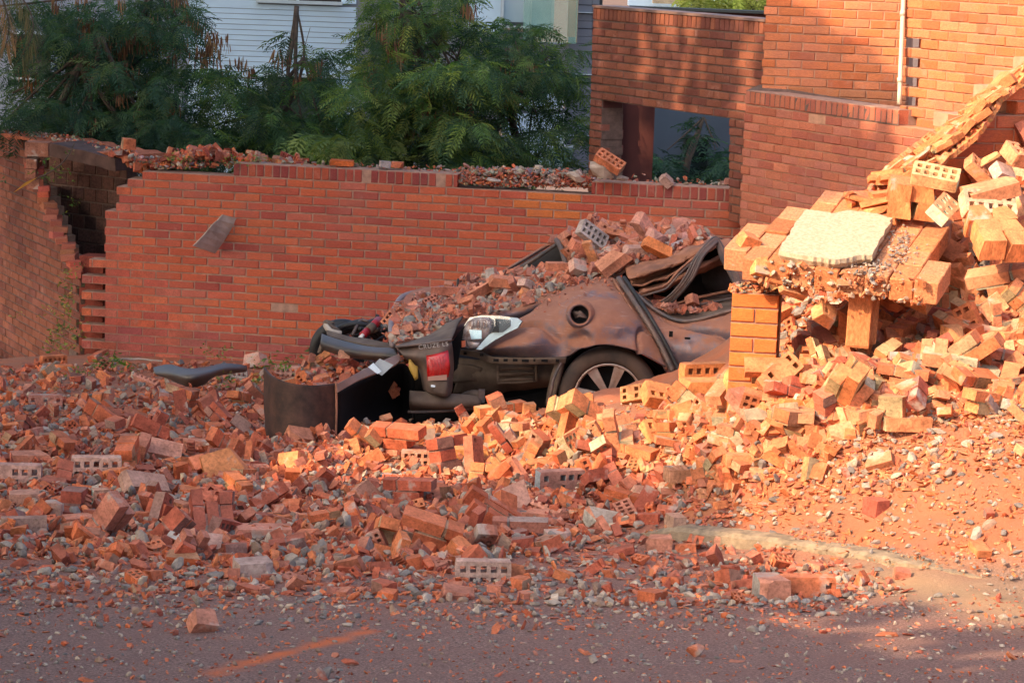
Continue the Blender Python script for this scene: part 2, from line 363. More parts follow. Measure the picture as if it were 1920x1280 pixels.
def ground_mesh():
    ny, nx = GXX.shape
    v = np.stack([GXX, GYY, GZ], -1).reshape(-1, 3)
    idx = np.arange(ny * nx).reshape(ny, nx)
    f = np.stack([idx[:-1, :-1], idx[:-1, 1:], idx[1:, 1:], idx[1:, :-1]], -1).reshape(-1, 4)
    me = mesh('ground', v, f, None, None, True)
    c = np.stack([dirt, dust, np.clip(sand, 0, 1), np.ones_like(dirt)], -1).reshape(-1, 4).astype(np.float32)
    at = me.attributes.new('zone', 'FLOAT_COLOR', 'POINT'); at.data.foreach_set('color', c.ravel())
    m, nt, b = mk('ground'); tc = N(nt, 'ShaderNodeTexCoord').outputs['Object']
    at = N(nt, 'ShaderNodeAttribute', attribute_name='zone'); sp = N(nt, 'ShaderNodeSeparateColor'); nt.links.new(at.outputs['Color'], sp.inputs[0])
    n1 = noise(nt, tc, 60, 4, .75); n2 = noise(nt, tc, 5, 5, .6); n3 = noise(nt, tc, 170, 3, .8)
    vo = N(nt, 'ShaderNodeTexVoronoi'); vo.inputs['Scale'].default_value = 95; nt.links.new(tc, vo.inputs['Vector'])
    n5 = noise(nt, tc, 95, 5, .85)
    asph = mixc(nt, ramp(nt, n5, [(.42, 0.0), (.60, 1.0)]), (.080, .048, .040), (.42, .25, .20))
    asph = mixc(nt, ramp(nt, n2, [(.35, .1), (.7, .75)]), asph, (.23, .12, .095))
    asph = mixc(nt, ramp(nt, vo.outputs['Distance'], [(.08, .75), (.2, 0.0)]), asph, mixc(nt, n1, (.26, .18, .15), (.34, .12, .08)))
    d = mixc(nt, n1, (.27, .095, .048), (.43, .19, .10)); d = mixc(nt, ramp(nt, n2, [(.4, 0.0), (.65, .7)]), d, (.30, .14, .085))
    c = mixc(nt, sp.outputs[0], asph, d)
    c = mixc(nt, sp.outputs[2], c, mixc(nt, n1, (.30, .20, .11), (.50, .36, .20)))
    k = N(nt, 'ShaderNodeMath', operation='MULTIPLY', use_clamp=True); nt.links.new(sp.outputs[1], k.inputs[0])
    nt.links.new(ramp(nt, n3, [(.3, .6), (.6, 1.5)]), k.inputs[1])
    c = mixc(nt, k.outputs[0], c, (.66, .15, .045))
    nt.links.new(c, b.inputs['Base Color']); b.inputs['Roughness'].default_value = .93; b.inputs['Specular IOR Level'].default_value = .25
    bumpn(nt, b, mixc(nt, .5, n3, n1), .9, .012)
    me.materials.append(m); return me
tag(obj('ground', ground_mesh()), kind='structure')
_e = MB()                                       # the land around, out to the horizon
xs = [-700, -40, GX0 + .02, GX1 - .06, 40, 700]; ys = [-700, -20, GY0 + .02, GY1 - .06, 60, 900]
def far_z(y): return G_0 + G_S * min(max(y, -20), 60) - .03
vv = [(x, y, far_z(y)) for y in ys for x in xs]
ff = [(j * 6 + i, j * 6 + i + 1, j * 6 + i + 7, j * 6 + i + 6) for j in range(5) for i in range(5) if (i, j) != (2, 2)]
tag(obj('surrounding_ground', mesh('surrounding_ground', vv, ff, mat_plain('earth', (.16, .10, .075), .95, scale=1, var=.4, bump=.4))), kind='structure')
# kerb: rough grey concrete edge, half buried, dusted with dry grass
def kerb():
    pts = [Vector((x, y, 0)) for x, y in kerb_line]
    out = []; cols = []; fs = []
    n = 90
    for i in range(n + 1):
        t = i / n * 3; k = min(int(t), 2); p = pts[k].lerp(pts[k + 1], t - k)
        d = (pts[k + 1] - pts[k]).normalized(); q = Vector((-d.y, d.x, 0)); z = plane_z(p.x, p.y)
        zc = [T(a_, b_) for a_, b_ in kerb_line]; z = zc[k] + (zc[k + 1] - zc[k]) * (t - k) - .01; up = .05 if t < 1 else .05 - .02 * min(1, t - 1)
        fade = min(1, i / 10) * (1 if t < 1.6 else max(0, 1 - (t - 1.6) * 1.1))
        up = up * fade - .02 * (1 - fade)
        prof = [(-.07, -.05), (-.065, up * .6), (-.045, up * .95), (0, up), (.05, up * .97), (.075, up * .9), (.085, -.05)]
        for a, h in prof:
            j = R_.uniform(-.003, .003); out.append(p + q * (a + j) + Vector((0, 0, z + h + R_.uniform(-.003, .003))))
        if i:
            b0 = (i - 1) * 7; b1 = i * 7
            for s in range(6): fs.append((b0 + s, b0 + s + 1, b1 + s + 1, b1 + s))
    m = mat_plain('old_kerb_concrete', (.34, .25, .165), .95, col2=(.17, .13, .09), scale=16, bump=1.0)
    return mesh('kerb', out, fs, m)
tag(obj('kerb', kerb()), kind='structure')

# ------------------------------------------------------------------ brick walls
def brick_mesh(name, mat, ch=.004):
    """unit brick: front face at y=0 towards -y, depth 1, width 1 (x), height 1 (z), softened front arris"""
    vs = []; r = random.Random(len(name))
    out = []
    for v in range(3):
        ex, ez = .018, .06
        q = [(-.5, -.5), (.5, -.5), (.5, .5), (-.5, .5)]
        jit = [(r.uniform(-.012, .012), r.uniform(-.04, .04)) for _ in q]
        f0 = [(x * (1 - 2 * ex) + a, -.02 * r.uniform(.2, 1.6), z * (1 - 2 * ez) + b) for (x, z), (a, b) in zip(q, jit)]
        f1 = [(x, .05, z) for x, z in q]; f2 = [(x, 1, z) for x, z in q]
        V = f0 + f1 + f2
        Fc = [(0, 1, 2, 3), (4, 5, 1, 0), (5, 6, 2, 1), (6, 7, 3, 2), (7, 4, 0, 3), (8, 9, 5, 4), (9, 10, 6, 5), (10, 11, 7, 6), (11, 8, 4, 7), (11, 10, 9, 8)]
        out.append(mesh(name, V, Fc, mat))
    return out
BRK = brick_mesh('brick', M['wall_brick'])
BRK_DARK = brick_mesh('brick', M['dark_masonry'])
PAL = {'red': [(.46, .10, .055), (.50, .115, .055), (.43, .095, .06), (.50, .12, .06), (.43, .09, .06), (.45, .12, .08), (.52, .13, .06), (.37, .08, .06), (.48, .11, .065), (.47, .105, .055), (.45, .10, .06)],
       'brown': [(.23, .08, .048), (.20, .068, .042), (.26, .088, .05), (.165, .054, .038), (.22, .075, .046)],  # browns lowered so that the walls in deeper shade come out dark
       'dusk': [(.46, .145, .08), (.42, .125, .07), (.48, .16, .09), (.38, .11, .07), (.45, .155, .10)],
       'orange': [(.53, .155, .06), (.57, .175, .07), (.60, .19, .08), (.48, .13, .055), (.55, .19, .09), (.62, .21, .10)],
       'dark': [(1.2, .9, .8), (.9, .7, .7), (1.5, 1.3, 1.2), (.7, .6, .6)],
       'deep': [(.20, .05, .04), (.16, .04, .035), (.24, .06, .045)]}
class Frame:
    """upright plane: origin seen at a photo point, running to a second point of the same height"""
    def __init__(s, px, py, d, px2, d2):
        s.O = P(px, py, d); lo, hi = -3000, 4000
        for _ in range(60):
            m = (lo + hi) / 2
            if P(px2, m, d2).z > s.O.z: lo = m
            else: hi = m
        B = P(px2, m, d2); s.U = (B - s.O); s.len = s.U.length; s.U.z = 0; s.U.normalize()
        s.V = Vector((0, 0, -1)); s.N = s.U.cross(Vector((0, 0, 1))).normalized()
        if s.N.dot(s.O) > 0: s.N = -s.N
    def uv(s, px, py):
        q = hit_plane(px, py, s.O, s.N) - s.O; return q.dot(s.U), q.dot(s.V)
    def at(s, u, v, w=0.0): return s.O + s.U * u + s.V * v + s.N * w
    def poly(s, pts): return [s.uv(*p) for p in pts]
def intervals(poly, v):
    xs = []
    n = len(poly)
    for i in range(n):
        (x1, y1), (x2, y2) = poly[i], poly[(i + 1) % n]
        if (y1 > v) != (y2 > v): xs.append(x1 + (v - y1) / (y2 - y1) * (x2 - x1))
    xs.sort(); return [(xs[i], xs[i + 1]) for i in range(0, len(xs) - 1, 2)]
def subtract(iv, cut):
    out = []
    for a, b in iv:
        segs = [(a, b)]
        for c, d in cut:
            ns = []
            for x, y in segs:
                if d <= x or c >= y: ns.append((x, y)); continue
                if c > x: ns.append((x, c))
                if d < y: ns.append((d, y))
            segs = ns
        out += segs
    return out
def brick_wall(root, fr, poly, pal, holes=(), L=.255, Hc=.079, thick=.22, soldier=None, ragged=(False, False), vis=None,
               mats=None, skip=None, joint=.013, mort='mortar', seed=1, tint=None, header=0, cap=300, w0=0.0, depth=.1, phase=0.0, vtop=None):
    """lays every brick of the polygon; the nearest `cap` bricks are objects, the rest one joined part"""
    r = random.Random(seed); meshes = mats or BRK; root['kind'] = 'thing'
    sol_only = vtop is not None and soldier
    pu = fr.poly(poly); hu = [fr.poly(h) for h in holes]
    vmin = min(p[1] for p in pu) if vtop is None else vtop; vmax = max(p[1] for p in pu)
    bricks = []; core = MB(); row = 0; v = vmin
    sol = list(soldier or [])
    while v < vmax:
        H = Hc; sold = False
        if row == 0 and soldier == 'top': H = .125; sold = True
        if row == 1 and vtop is not None and soldier: break
        vc = v + H / 2
        iv = intervals(pu, vc)
        for h in hu: iv = subtract(iv, intervals(h, vc))
        for a, b in iv:
            l0 = (.079 if sold else L); off = 0 if sold else ((row % 2) * L / 2 + phase)
            k = math.floor((a - off) / l0); row_b = []
            u = k * l0 + off
            while u < b:
                x0, x1 = u, u + l0
                cx = (x0 + x1) / 2
                if header and not sold and r.random() < header:
                    pass
                if x0 < a:
                    if ragged[0]:
                        if cx < a + r.uniform(-.04, .04): u += l0; continue
                    else: x0 = a
                if x1 > b:
                    if ragged[1]:
                        if cx > b + r.uniform(-.04, .04): u += l0; continue
                    else: x1 = b
                if x1 - x0 > .035 and not (skip and skip(row, (x0 + x1) / 2, vc, x0 - a)): row_b.append((x0, x1))
                u += l0
            if row_b:
                bricks += [(x0, x1, v, v + H, sold) for x0, x1 in row_b]
                xa, xb = row_b[0][0] + .006, row_b[-1][1] - .006
                c = fr.at((xa + xb) / 2, vc, -thick / 2 - .009 + w0)
                core.box(c + fr.N * .0065, fr.U * ((xb - xa) / 2), fr.N * (thick / 2 - .004), fr.V * (H / 2 - .0006))
        v += H; row += 1
    core.build('mortar', M[mort], root)
    pal = PAL[pal]
    def score(t):
        q = pix(fr.at((t[0] + t[1]) / 2, (t[2] + t[3]) / 2)); inside = -30 < q[0] < 1950 and -20 < q[1] < 1300
        if vis and inside: inside = in_poly(q[0], q[1], vis)
        return (0 if inside else 1, -(t[1] - t[0]) / q[2])
    bricks.sort(key=score)
    rest = MB(); base = Vector(root.location)
    rot = Matrix((fr.U, -fr.N, Vector((0, 0, 1)))).transposed().to_4x4()
    for i, (x0, x1, v0, v1, sold) in enumerate(bricks):
        uc, vc = (x0 + x1) / 2, (v0 + v1) / 2
        c = r.choice(pal); f = r.uniform(.9, 1.1); c = [x * f for x in c]
        if tint:
            q = pix(fr.at(uc, vc)); c = tint(q[0], q[1], c, sold, r)
        pos = fr.at(uc, vc, w0 + r.uniform(-.002, .003) - (r.uniform(.006, .018) if r.random() < .008 else 0))
        if sold and r.random() < .13 and uc < 4.5 and fr is fm: pos = pos - fr.N * .05 + fr.V * .02
        if i < cap:
            o = bpy.data.objects.new('brick', r.choice(meshes)); COL.objects.link(o); o.parent = root
            o.matrix_local = Matrix.Translation(pos - base) @ rot @ Matrix.Rotation(rad(r.gauss(0, .35)), 4, 'Y') @ Matrix.Diagonal((x1 - x0 - joint - r.uniform(-.003, .004), depth, v1 - v0 - joint - r.uniform(-.003, .004), 1))
            o.color = (*c, 1)
        else:
            rest.box(pos - fr.N * depth / 2, fr.U * ((x1 - x0 - joint) / 2), fr.N * (depth / 2), fr.V * ((v1 - v0 - joint) / 2), c)
    if rest.v:
        o = rest.build('brickwork', meshes[0].materials[0], root); tag(o, kind='stuff')
    return bricks

# --- main boundary wall
fm = Frame(150, 400, 24.5, 1430, 23.35)
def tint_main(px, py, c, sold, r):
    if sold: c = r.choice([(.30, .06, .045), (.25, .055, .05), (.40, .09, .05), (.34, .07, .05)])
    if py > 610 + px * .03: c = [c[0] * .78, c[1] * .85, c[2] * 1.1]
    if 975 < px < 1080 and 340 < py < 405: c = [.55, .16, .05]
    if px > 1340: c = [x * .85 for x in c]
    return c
mw = empty('boundary_wall', fm.at(3.2, 1.6, -.1), 'long red brick boundary wall with ragged broken top behind the crushed car', 'wall')
main_poly = [(152, 760), (152, 505), (166, 503), (166, 487), (194, 486), (196, 402), (216, 395), (218, 352), (236, 344), (262, 330), (300, 318), (437, 318), (440, 318), (858, 333), (862, 350), (930, 353), (1040, 357), (1104, 362), (1106, 345), (1432, 358), (1430, 760)]
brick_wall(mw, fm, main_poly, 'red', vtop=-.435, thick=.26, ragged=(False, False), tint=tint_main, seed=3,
           vis=[(150, 300), (1440, 340), (1440, 440), (1100, 440), (940, 510), (740, 580), (735, 690), (150, 690)],
           skip=lambda row, u, v, dx: (dx < .10 and v > .55 and row % 2 == 0))
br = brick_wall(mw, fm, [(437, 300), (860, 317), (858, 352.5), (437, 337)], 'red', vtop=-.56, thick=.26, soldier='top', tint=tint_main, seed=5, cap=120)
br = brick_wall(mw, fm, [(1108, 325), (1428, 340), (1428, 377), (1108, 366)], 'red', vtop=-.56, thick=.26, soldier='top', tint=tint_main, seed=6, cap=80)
# pier inside the broken toothed end
tp = MB(); c0 = fm.at(-.04, 1.0, -.22); tp.box(fm.at(.06, 1.05, -.28), fm.U * .12, fm.N * .12, fm.V * .62, (1, 1, 1))
tp.build('inner_pier', mat_brick('inner_pier_brick', crust=.4), mw).color = (.22, .05, .035, 1)
# --- leaning left-hand wall
fl = Frame(0, 252, 27.2, 150, 24.6)
lw = empty('end_wall', fl.at(.8, 1.2, -.1), 'dark brick wall at the left edge with a stepped broken end', 'wall')
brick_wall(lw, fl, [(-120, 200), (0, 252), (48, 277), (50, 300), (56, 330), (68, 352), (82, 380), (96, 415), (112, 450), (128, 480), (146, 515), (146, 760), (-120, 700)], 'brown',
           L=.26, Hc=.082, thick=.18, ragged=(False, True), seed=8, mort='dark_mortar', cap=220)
# broken end face of that wall
# --- hidden chamber behind the gap
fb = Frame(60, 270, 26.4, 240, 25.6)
cw_ = empty('chamber_wall', fb.at(.5, .8, -.1), 'dark brick wall seen through the gap beside the main wall', 'wall')
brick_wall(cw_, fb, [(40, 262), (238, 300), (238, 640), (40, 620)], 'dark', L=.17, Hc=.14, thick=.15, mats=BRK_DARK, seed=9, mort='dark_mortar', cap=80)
lt = empty('lintel_beam', P(150, 285, 25.0), 'dark weathered lintel bridging the gap at the top left', 'lintel')
def beam(name, a, b, da, db, hgt, thick, mat, parent, nseg=10, jit=.006, col=(1, 1, 1)):
    A = P(*a, da); B = P(*b, db); V = Vector((0, 0, -1)); u = (B - A).normalized(); n = u.cross(Vector((0, 0, 1))).normalized()
    if n.dot(A) < 0: n = -n
    vs = []; fs = []
    for i in range(nseg + 1):
        c = A.lerp(B, i / nseg)
        for (p, q) in ((0, 0), (1, 0), (1, 1), (0, 1)):
            vs.append(c + n * thick * p + V * hgt * q + Vector((R_.uniform(-jit, jit), R_.uniform(-jit, jit), R_.uniform(-jit, jit))))
        if i:
            for s in range(4): fs.append(((i - 1) * 4 + s, (i - 1) * 4 + (s + 1) % 4, i * 4 + (s + 1) % 4, i * 4 + s))
    fs.append((0, 3, 2, 1)); k = nseg * 4; fs.append((k, k + 1, k + 2, k + 3))
    return obj(name, mesh(name, vs, fs, mat, [col] * len(fs)), parent)
beam('beam', (92, 268), (216, 297), 25.3, 24.9, .125, .5, M['dark_masonry'], lt)
beam('cap_course', (2, 250), (214, 290), 26.6, 24.9, .03, .6, M['clean_brick'], lt, 22, .014).color = (.42, .13, .07, 1)
jb = MB()
for i, (px, py, w, h) in enumerate([(72, 279, 44, 26), (62, 306, 20, 18), (60, 325, 20, 18), (66, 344, 22, 18)]):
    jb.box(P(px, py, 25.6), (w / 2 / 188, 0, 0), (0, .1, 0), (0, 0, h / 2 / 188), (1, 1, 1))
jb.build('broken_end', M['rubble'], lt).color = (.34, .14, .09, 1)
# steps of the torn wall end, each brick end showing
te = empty('toothed_edge', P(95, 400, 25.2), 'ragged lighter brick ends stepping down beside the dark gap', 'masonry')
for i in range(20):
    t = i / 19; px = 58 + 88 * t + 6 * math.sin(i * 1.9); py = 312 + 205 * t
    o = bpy.data.objects.new('brick', R_.choice(BRK)); COL.objects.link(o); o.parent = te
    d = 25.7 - 1.1 * t; yaw = rad(R_.uniform(-14, 14) + 8)
    o.matrix_local = Matrix.Translation(P(px, py, d) - te.location) @ Euler((rad(R_.uniform(-5, 5)), rad(R_.uniform(-7, 7)), yaw)).to_matrix().to_4x4() @ Matrix.Diagonal((.11 + R_.random() * .05, .2, .062, 1))
    o.color = (*[x * R_.uniform(.8, 1.25) for x in (.42, .12, .075)], 1)
# --- middle building with the opening
f3 = Frame(1112, 10, 25.2, 1433, 22.6)
bb = empty('brick_annex', f3.at(1.5, 1.5, -.2), 'shaded brick building with a dark opening and streaks of sun', 'building')
opening = [(1128, 187), (1367, 229), (1365, 480), (1126, 480)]
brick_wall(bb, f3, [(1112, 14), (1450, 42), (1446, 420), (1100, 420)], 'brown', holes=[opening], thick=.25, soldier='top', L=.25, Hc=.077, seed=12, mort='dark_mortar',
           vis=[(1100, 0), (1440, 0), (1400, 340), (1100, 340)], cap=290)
MBx = MB(); n = 0
fo = MB()
a0 = f3.at(f3.uv(1112, 12)[0], f3.uv(1112, 12)[1], .012); a1 = f3.at(f3.uv(1436, 39)[0], f3.uv(1436, 39)[1], .012)
fo.box((a0 + a1) / 2 - f3.N * .14, (a1 - a0) / 2, f3.N * .14, Vector((0, 0, .012)))
fo.build('coping', mat_plain('metal_coping', (.20, .12, .10), .6, var=.2, bump=.05), bb)
# reveals and inside of the opening
u0, v0 = f3.uv(1128, 187); u1, v1 = f3.uv(1367, 229)
rv = MB(); rv.box(f3.at(u0 - .04, v0 + 1.3, -.13), f3.U * .04, f3.N * .11, f3.V * 1.3); o = rv.build('reveal', M['maroon'], bb)
f3b = Frame(1128, 187, 26.2, 1200, 25.9)
brick_wall(bb, Frame(1120, 187, 26.4, 1165, 26.3), [(1120, 170), (1163, 178), (1163, 420), (1118, 420)], 'deep', thick=.1, seed=14, mort='dark_mortar', cap=60)
rv = MB(); rv.box(P(1192, 300, 26.6), (.175, 0, 0), (0, .03, 0), (0, 0, .72)); rv.build('inner_panel', M['maroon'], bb)
rv = MB(); rv.box(f3.at((u0 + u1) / 2, v0 - .05, -.2), f3.U * ((u1 - u0) / 2 + .05), f3.N * .17, f3.V * .02); rv.build('ceiling', M['maroon'], bb)
# far parapet of that roof
rv = MB(); A = P(1180, 16, 28.0); B = P(1440, 26, 27.4)
rv.box((A + B) / 2 + Vector((0, 0, -.1)), (B - A) / 2, Vector((0, .1, 0)), Vector((0, 0, .10))); rv.build('far_parapet', M['maroon'], bb)
rv = MB(); rv.box((A + B) / 2 + Vector((0, -.03, .014)), (B - A) / 2, Vector((0, .15, 0)), Vector((0, 0, .014))); rv.build('parapet_cap', M['room'], bb)
# --- stepped wall and tower on the right
f4 = Frame(1399, 169, 22.4, 1683, 20.4)
lb = empty('ledge_wall', f4.at(1, 1, -.2), 'shaded brick wall with a soldier-course ledge right of the boundary wall', 'wall')
def tint_f4(px, py, c, sold, r):
    return c
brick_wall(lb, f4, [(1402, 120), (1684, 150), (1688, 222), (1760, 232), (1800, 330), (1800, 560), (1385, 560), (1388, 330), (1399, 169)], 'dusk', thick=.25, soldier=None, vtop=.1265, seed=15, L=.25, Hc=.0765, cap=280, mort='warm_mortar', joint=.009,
           vis=[(1385, 160), (1700, 200), (1640, 420), (1385, 440)])
brick_wall(lb, f4, [(1402, 120), (1686, 150), (1684, 260), (1394, 230)], 'dusk', thick=.25, soldier='top', seed=16, L=.079, cap=120, vtop=0.0)
f5 = Frame(1433, 60, 22.35, 1690, 21.9)
ub = empty('tower_wall', f5.at(.6, 0, -.2), 'upper brick wall above the ledge with a pale drainpipe at its right', 'wall')
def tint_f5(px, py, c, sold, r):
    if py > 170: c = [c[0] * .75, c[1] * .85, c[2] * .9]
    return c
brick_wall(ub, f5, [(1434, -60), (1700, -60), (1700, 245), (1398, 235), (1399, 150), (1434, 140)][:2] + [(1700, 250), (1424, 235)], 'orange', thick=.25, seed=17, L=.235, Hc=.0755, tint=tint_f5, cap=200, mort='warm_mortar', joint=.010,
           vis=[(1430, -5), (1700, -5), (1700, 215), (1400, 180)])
lt2 = MB()                                                # sloping mortar top of the ledge
la = [f4.at(*f4.uv(1399, 169), -.0), f4.at(*f4.uv(1686, 213), -.0), P(1700, 203, 21.7), P(1424, 158, 22.5)]
lt2.add([p + Vector((0, 0, -.004)) for p in la] + [p + Vector((0, 0, -.1)) for p in la], BOXF)
lt2.build('ledge_top', M['dark_mortar'], lb)
f6 = Frame(1692, 100, 20.55, 1920, 19.1)
rb = empty('sunlit_wall', f6.at(.8, .5, -.2), 'bright orange sunlit brick wall at the top right corner', 'wall')
brick_wall(rb, f6, [(1694, -60), (2080, -60), (2080, 420), (1684, 420), (1686, 212)], 'orange', thick=.25, seed=18, L=.25, Hc=.0775, cap=240, mort='warm_mortar', joint=.010,
           vis=[(1685, -5), (1925, -5), (1925, 130), (1800, 240), (1685, 260)],
           skip=lambda row, u, v, dx: (dx < .03 and row % 2 == 0))
rt = MB(); rt.box(f6.at(.05, .6, -.3), f6.U * .09, f6.N * .12, f6.V * 1.8); o = rt.build('return_brickwork', mat_brick('return_brick', crust=.1), rb); o.color = (.30, .075, .04, 1)
# --- broken wall of the fallen part
f7 = Frame(1640, 350, 13.55, 1920, 13.95)
fw = empty('broken_wall', f7.at(.5, .1, -.1), 'torn brick wall with a diagonal broken edge above the heap', 'wall')
def tint_f7(px, py, c, sold, r):
    return [c[0] * .95, c[1] * .75, c[2] * .6]
brick_wall(fw, f7, [(1655, 400), (1700, 350), (1760, 302), (1868, 195), (1925, 150), (2060, 60), (2060, 620), (1655, 600)], 'orange', thick=.24, seed=19, L=.25, Hc=.076, ragged=(True, False), cap=150, mort='warm_mortar', joint=.009, tint=tint_f7)

# ------------------------------------------------------------------ rubble pieces
def hollow_bm(L=.24, W=.118, H=.068, nx=5, ny=2, hx=.026, hy=.030, fill=0.0, r=random):
    """perforated brick, holes right through; centred on the origin"""
    bm = bmesh.new()
    px = (L - nx * hx) / (nx + 1); py = (W - ny * hy) / (ny + 1)
    xs = [-L / 2]; ys = [-W / 2]
    for i in range(nx): xs += [xs[-1] + px]; xs += [xs[-1] + hx]
    xs += [L / 2]
    for i in range(ny): ys += [ys[-1] + py]; ys += [ys[-1] + hy]
    ys += [W / 2]
    g = {}
    def v(i, j, k):
        if (i, j, k) not in g: g[(i, j, k)] = bm.verts.new((xs[i], ys[j], (-H / 2, H / 2)[k]))
        return g[(i, j, k)]
    full = {(i, j) for i in range(nx * 2 + 1) for j in range(ny * 2 + 1) if R_.random() < fill}
    hole = lambda i, j: 0 <= i < len(xs) - 1 and 0 <= j < len(ys) - 1 and i % 2 == 1 and j % 2 == 1 and (i, j) not in full
    nxx, nyy = len(xs) - 1, len(ys) - 1
    for i in range(nxx):
        for j in range(nyy):
            if hole(i, j):
                for a, b in (((i, j), (i + 1, j)), ((i + 1, j), (i + 1, j + 1)), ((i + 1, j + 1), (i, j + 1)), ((i, j + 1), (i, j))):
                    f = bm.faces.new((v(*a, 1), v(*b, 1), v(*b, 0), v(*a, 0)))
            else:
                bm.faces.new((v(i, j, 1), v(i + 1, j, 1), v(i + 1, j + 1, 1), v(i, j + 1, 1)))
                bm.faces.new((v(i, j, 0), v(i, j + 1, 0), v(i + 1, j + 1, 0), v(i + 1, j, 0)))
    for i in range(nxx):
        bm.faces.new((v(i, 0, 0), v(i + 1, 0, 0), v(i + 1, 0, 1), v(i, 0, 1)))
        bm.faces.new((v(i, nyy, 0), v(i, nyy, 1), v(i + 1, nyy, 1), v(i + 1, nyy, 0)))
    for j in range(nyy):
        bm.faces.new((v(0, j, 0), v(0, j, 1), v(0, j + 1, 1), v(0, j + 1, 0)))
        bm.faces.new((v(nxx, j, 0), v(nxx, j + 1, 0), v(nxx, j + 1, 1), v(nxx, j, 1)))
    for q in bm.verts:
        q.co += Vector((R_.uniform(-.0012, .0012), R_.uniform(-.0012, .0012), R_.uniform(-.0012, .0012)))
        if abs(abs(q.co.x) - L / 2) < .004 and abs(abs(q.co.y) - W / 2) < .004: q.co *= R_.uniform(.955, .99)
    return bm
def cut(bm, co, no):
    r = bmesh.ops.bisect_plane(bm, geom=bm.verts[:] + bm.edges[:] + bm.faces[:], plane_co=co, plane_no=no, clear_outer=True)
    ed = [e for e in r['geom_cut'] if isinstance(e, bmesh.types.BMEdge)]
    if ed:
        try: bmesh.ops.triangle_fill(bm, use_beauty=True, use_dissolve=False, edges=ed)
        except Exception: pass
def finish(bm, name, mat):
    bmesh.ops.remove_doubles(bm, verts=bm.verts[:], dist=.0004)
    bmesh.ops.recalc_face_normals(bm, faces=bm.faces[:])
    c = [0, 0, 0]
    lo = [min(v.co[k] for v in bm.verts) for k in range(3)]; hi = [max(v.co[k] for v in bm.verts) for k in range(3)]
    mid = Vector([(a + b) / 2 for a, b in zip(lo, hi)])
    for v in bm.verts: v.co -= mid
    bmesh.ops.triangulate(bm, faces=bm.faces[:])
    V = [v.co.copy() for v in bm.verts]; bm.verts.index_update(); Fc = np.array([[v.index for v in f.verts] for f in bm.faces])
    rr = random.Random(len(V) * 7 + int(abs(V[0].x) * 1e5)); fn = []
    for f in Fc:
        a, b_, c_ = V[f[0]], V[f[1]], V[f[2]]; nn = (b_ - a).cross(c_ - a); nn.normalize(); fn.append(nn)
    gd = [Vector([rr.gauss(0, 1) for _ in range(3)]).normalized() for _ in range(2)]
    grey = 'lump' not in name; on = rr.random() < .6; fcl = []
    for nn in fn:
        k = rr.uniform(.92, 1.08)
        if grey and on and max(nn.dot(gd[0]), -9 if rr.random() < .0 else nn.dot(gd[1])) > .80: fcl.append((.72 * k, 1.5 * k, 2.0 * k))
        else: fcl.append((k, k, k))
    bm.free(); me = mesh(name, V, Fc, mat, fcl); me['half'] = [(h - l) / 2 for l, h in zip(lo, hi)]
    return me
def arche_whole(mat, f=0.0): return finish(hollow_bm(fill=f), 'whole_brick', mat)
def arche_broken(mat, k):
    r = random.Random(100 + k); bm = hollow_bm(fill=(0, .3, .5, .6)[k % 4])
    a = r.uniform(-.05, .05)
    cut(bm, Vector((a, 0, 0)), Vector((1, r.uniform(-.6, .6), r.uniform(-.6, .6))).normalized())
    if k % 2: cut(bm, Vector((r.uniform(-.09, -.05), r.uniform(-.01, .05), .01)), Vector((r.uniform(-.6, .4), 1, r.uniform(-.8, .8))).normalized())
    if k % 3 == 2: cut(bm, Vector((-.06, 0, r.uniform(0, .02))), Vector((r.uniform(-.5, .5), r.uniform(-.4, .4), 1)).normalized())
    return finish(bm, 'broken_brick', mat)
def arche_split(mat, k):
    """brick split along its row of holes: shows ribs and grooves"""
    r = random.Random(200 + k); bm = hollow_bm(L=r.choice((.24, .18, .14)), nx=r.choice((5, 4, 3)), hx=.024)
    cut(bm, Vector((0, r.uniform(-.022, -.014) * r.choice((1, -1)), 0)), Vector((r.uniform(-.06, .06), 1, r.uniform(-.1, .1))).normalized())
    if k % 2: cut(bm, Vector((r.uniform(0, .06), 0, 0)), Vector((1, r.uniform(-.4, .4), r.uniform(-.4, .4))).normalized())
    return finish(bm, 'split_brick', mat)
def arche_solid(mat, k, dims):
    """chunk of a solid or mortar-filled brick: box with knocked-off corners"""
    r = random.Random(300 + k); bm = bmesh.new(); bmesh.ops.create_cube(bm, size=1)
    for v in bm.verts: v.co = Vector((v.co.x * dims[0], v.co.y * dims[1], v.co.z * dims[2]))
    for i in range(r.choice((1, 2, 2, 3))):
        n = Vector((r.choice((-1, 1)) * r.random(), r.choice((-1, 1)) * r.random(), r.choice((-1, 1)) * r.random() * .8)).normalized()
        e = Vector((math.copysign(dims[0] / 2, n.x), math.copysign(dims[1] / 2, n.y), math.copysign(dims[2] / 2, n.z)))
        cut(bm, e * r.uniform(.45, .85), n)
    for v in bm.verts: v.co += Vector([r.uniform(-.02, .02) * d for d in dims])
    return finish(bm, 'brick_chunk', mat)
def arche_hull(mat, k, dims, n=14, name='chunk'):
    r = random.Random(400 + k); bm = bmesh.new()
    for i in range(n):
        p = Vector([r.gauss(0, 1) for _ in range(3)]).normalized() * r.uniform(.75, 1.0)
        bm.verts.new((p.x * dims[0] / 2, p.y * dims[1] / 2, p.z * dims[2] / 2))
    h = bmesh.ops.convex_hull(bm, input=bm.verts[:])
    bmesh.ops.delete(bm, geom=[g for g in h['geom_interior'] if isinstance(g, bmesh.types.BMVert)], context='VERTS')
    return finish(bm, name, mat)
MR = M['rubble']
A_WHOLE = [arche_whole(MR), arche_whole(MR, .3), arche_whole(MR, .6), arche_whole(MR, .75)]
A_BROKEN = [arche_broken(MR, k) for k in range(11)]
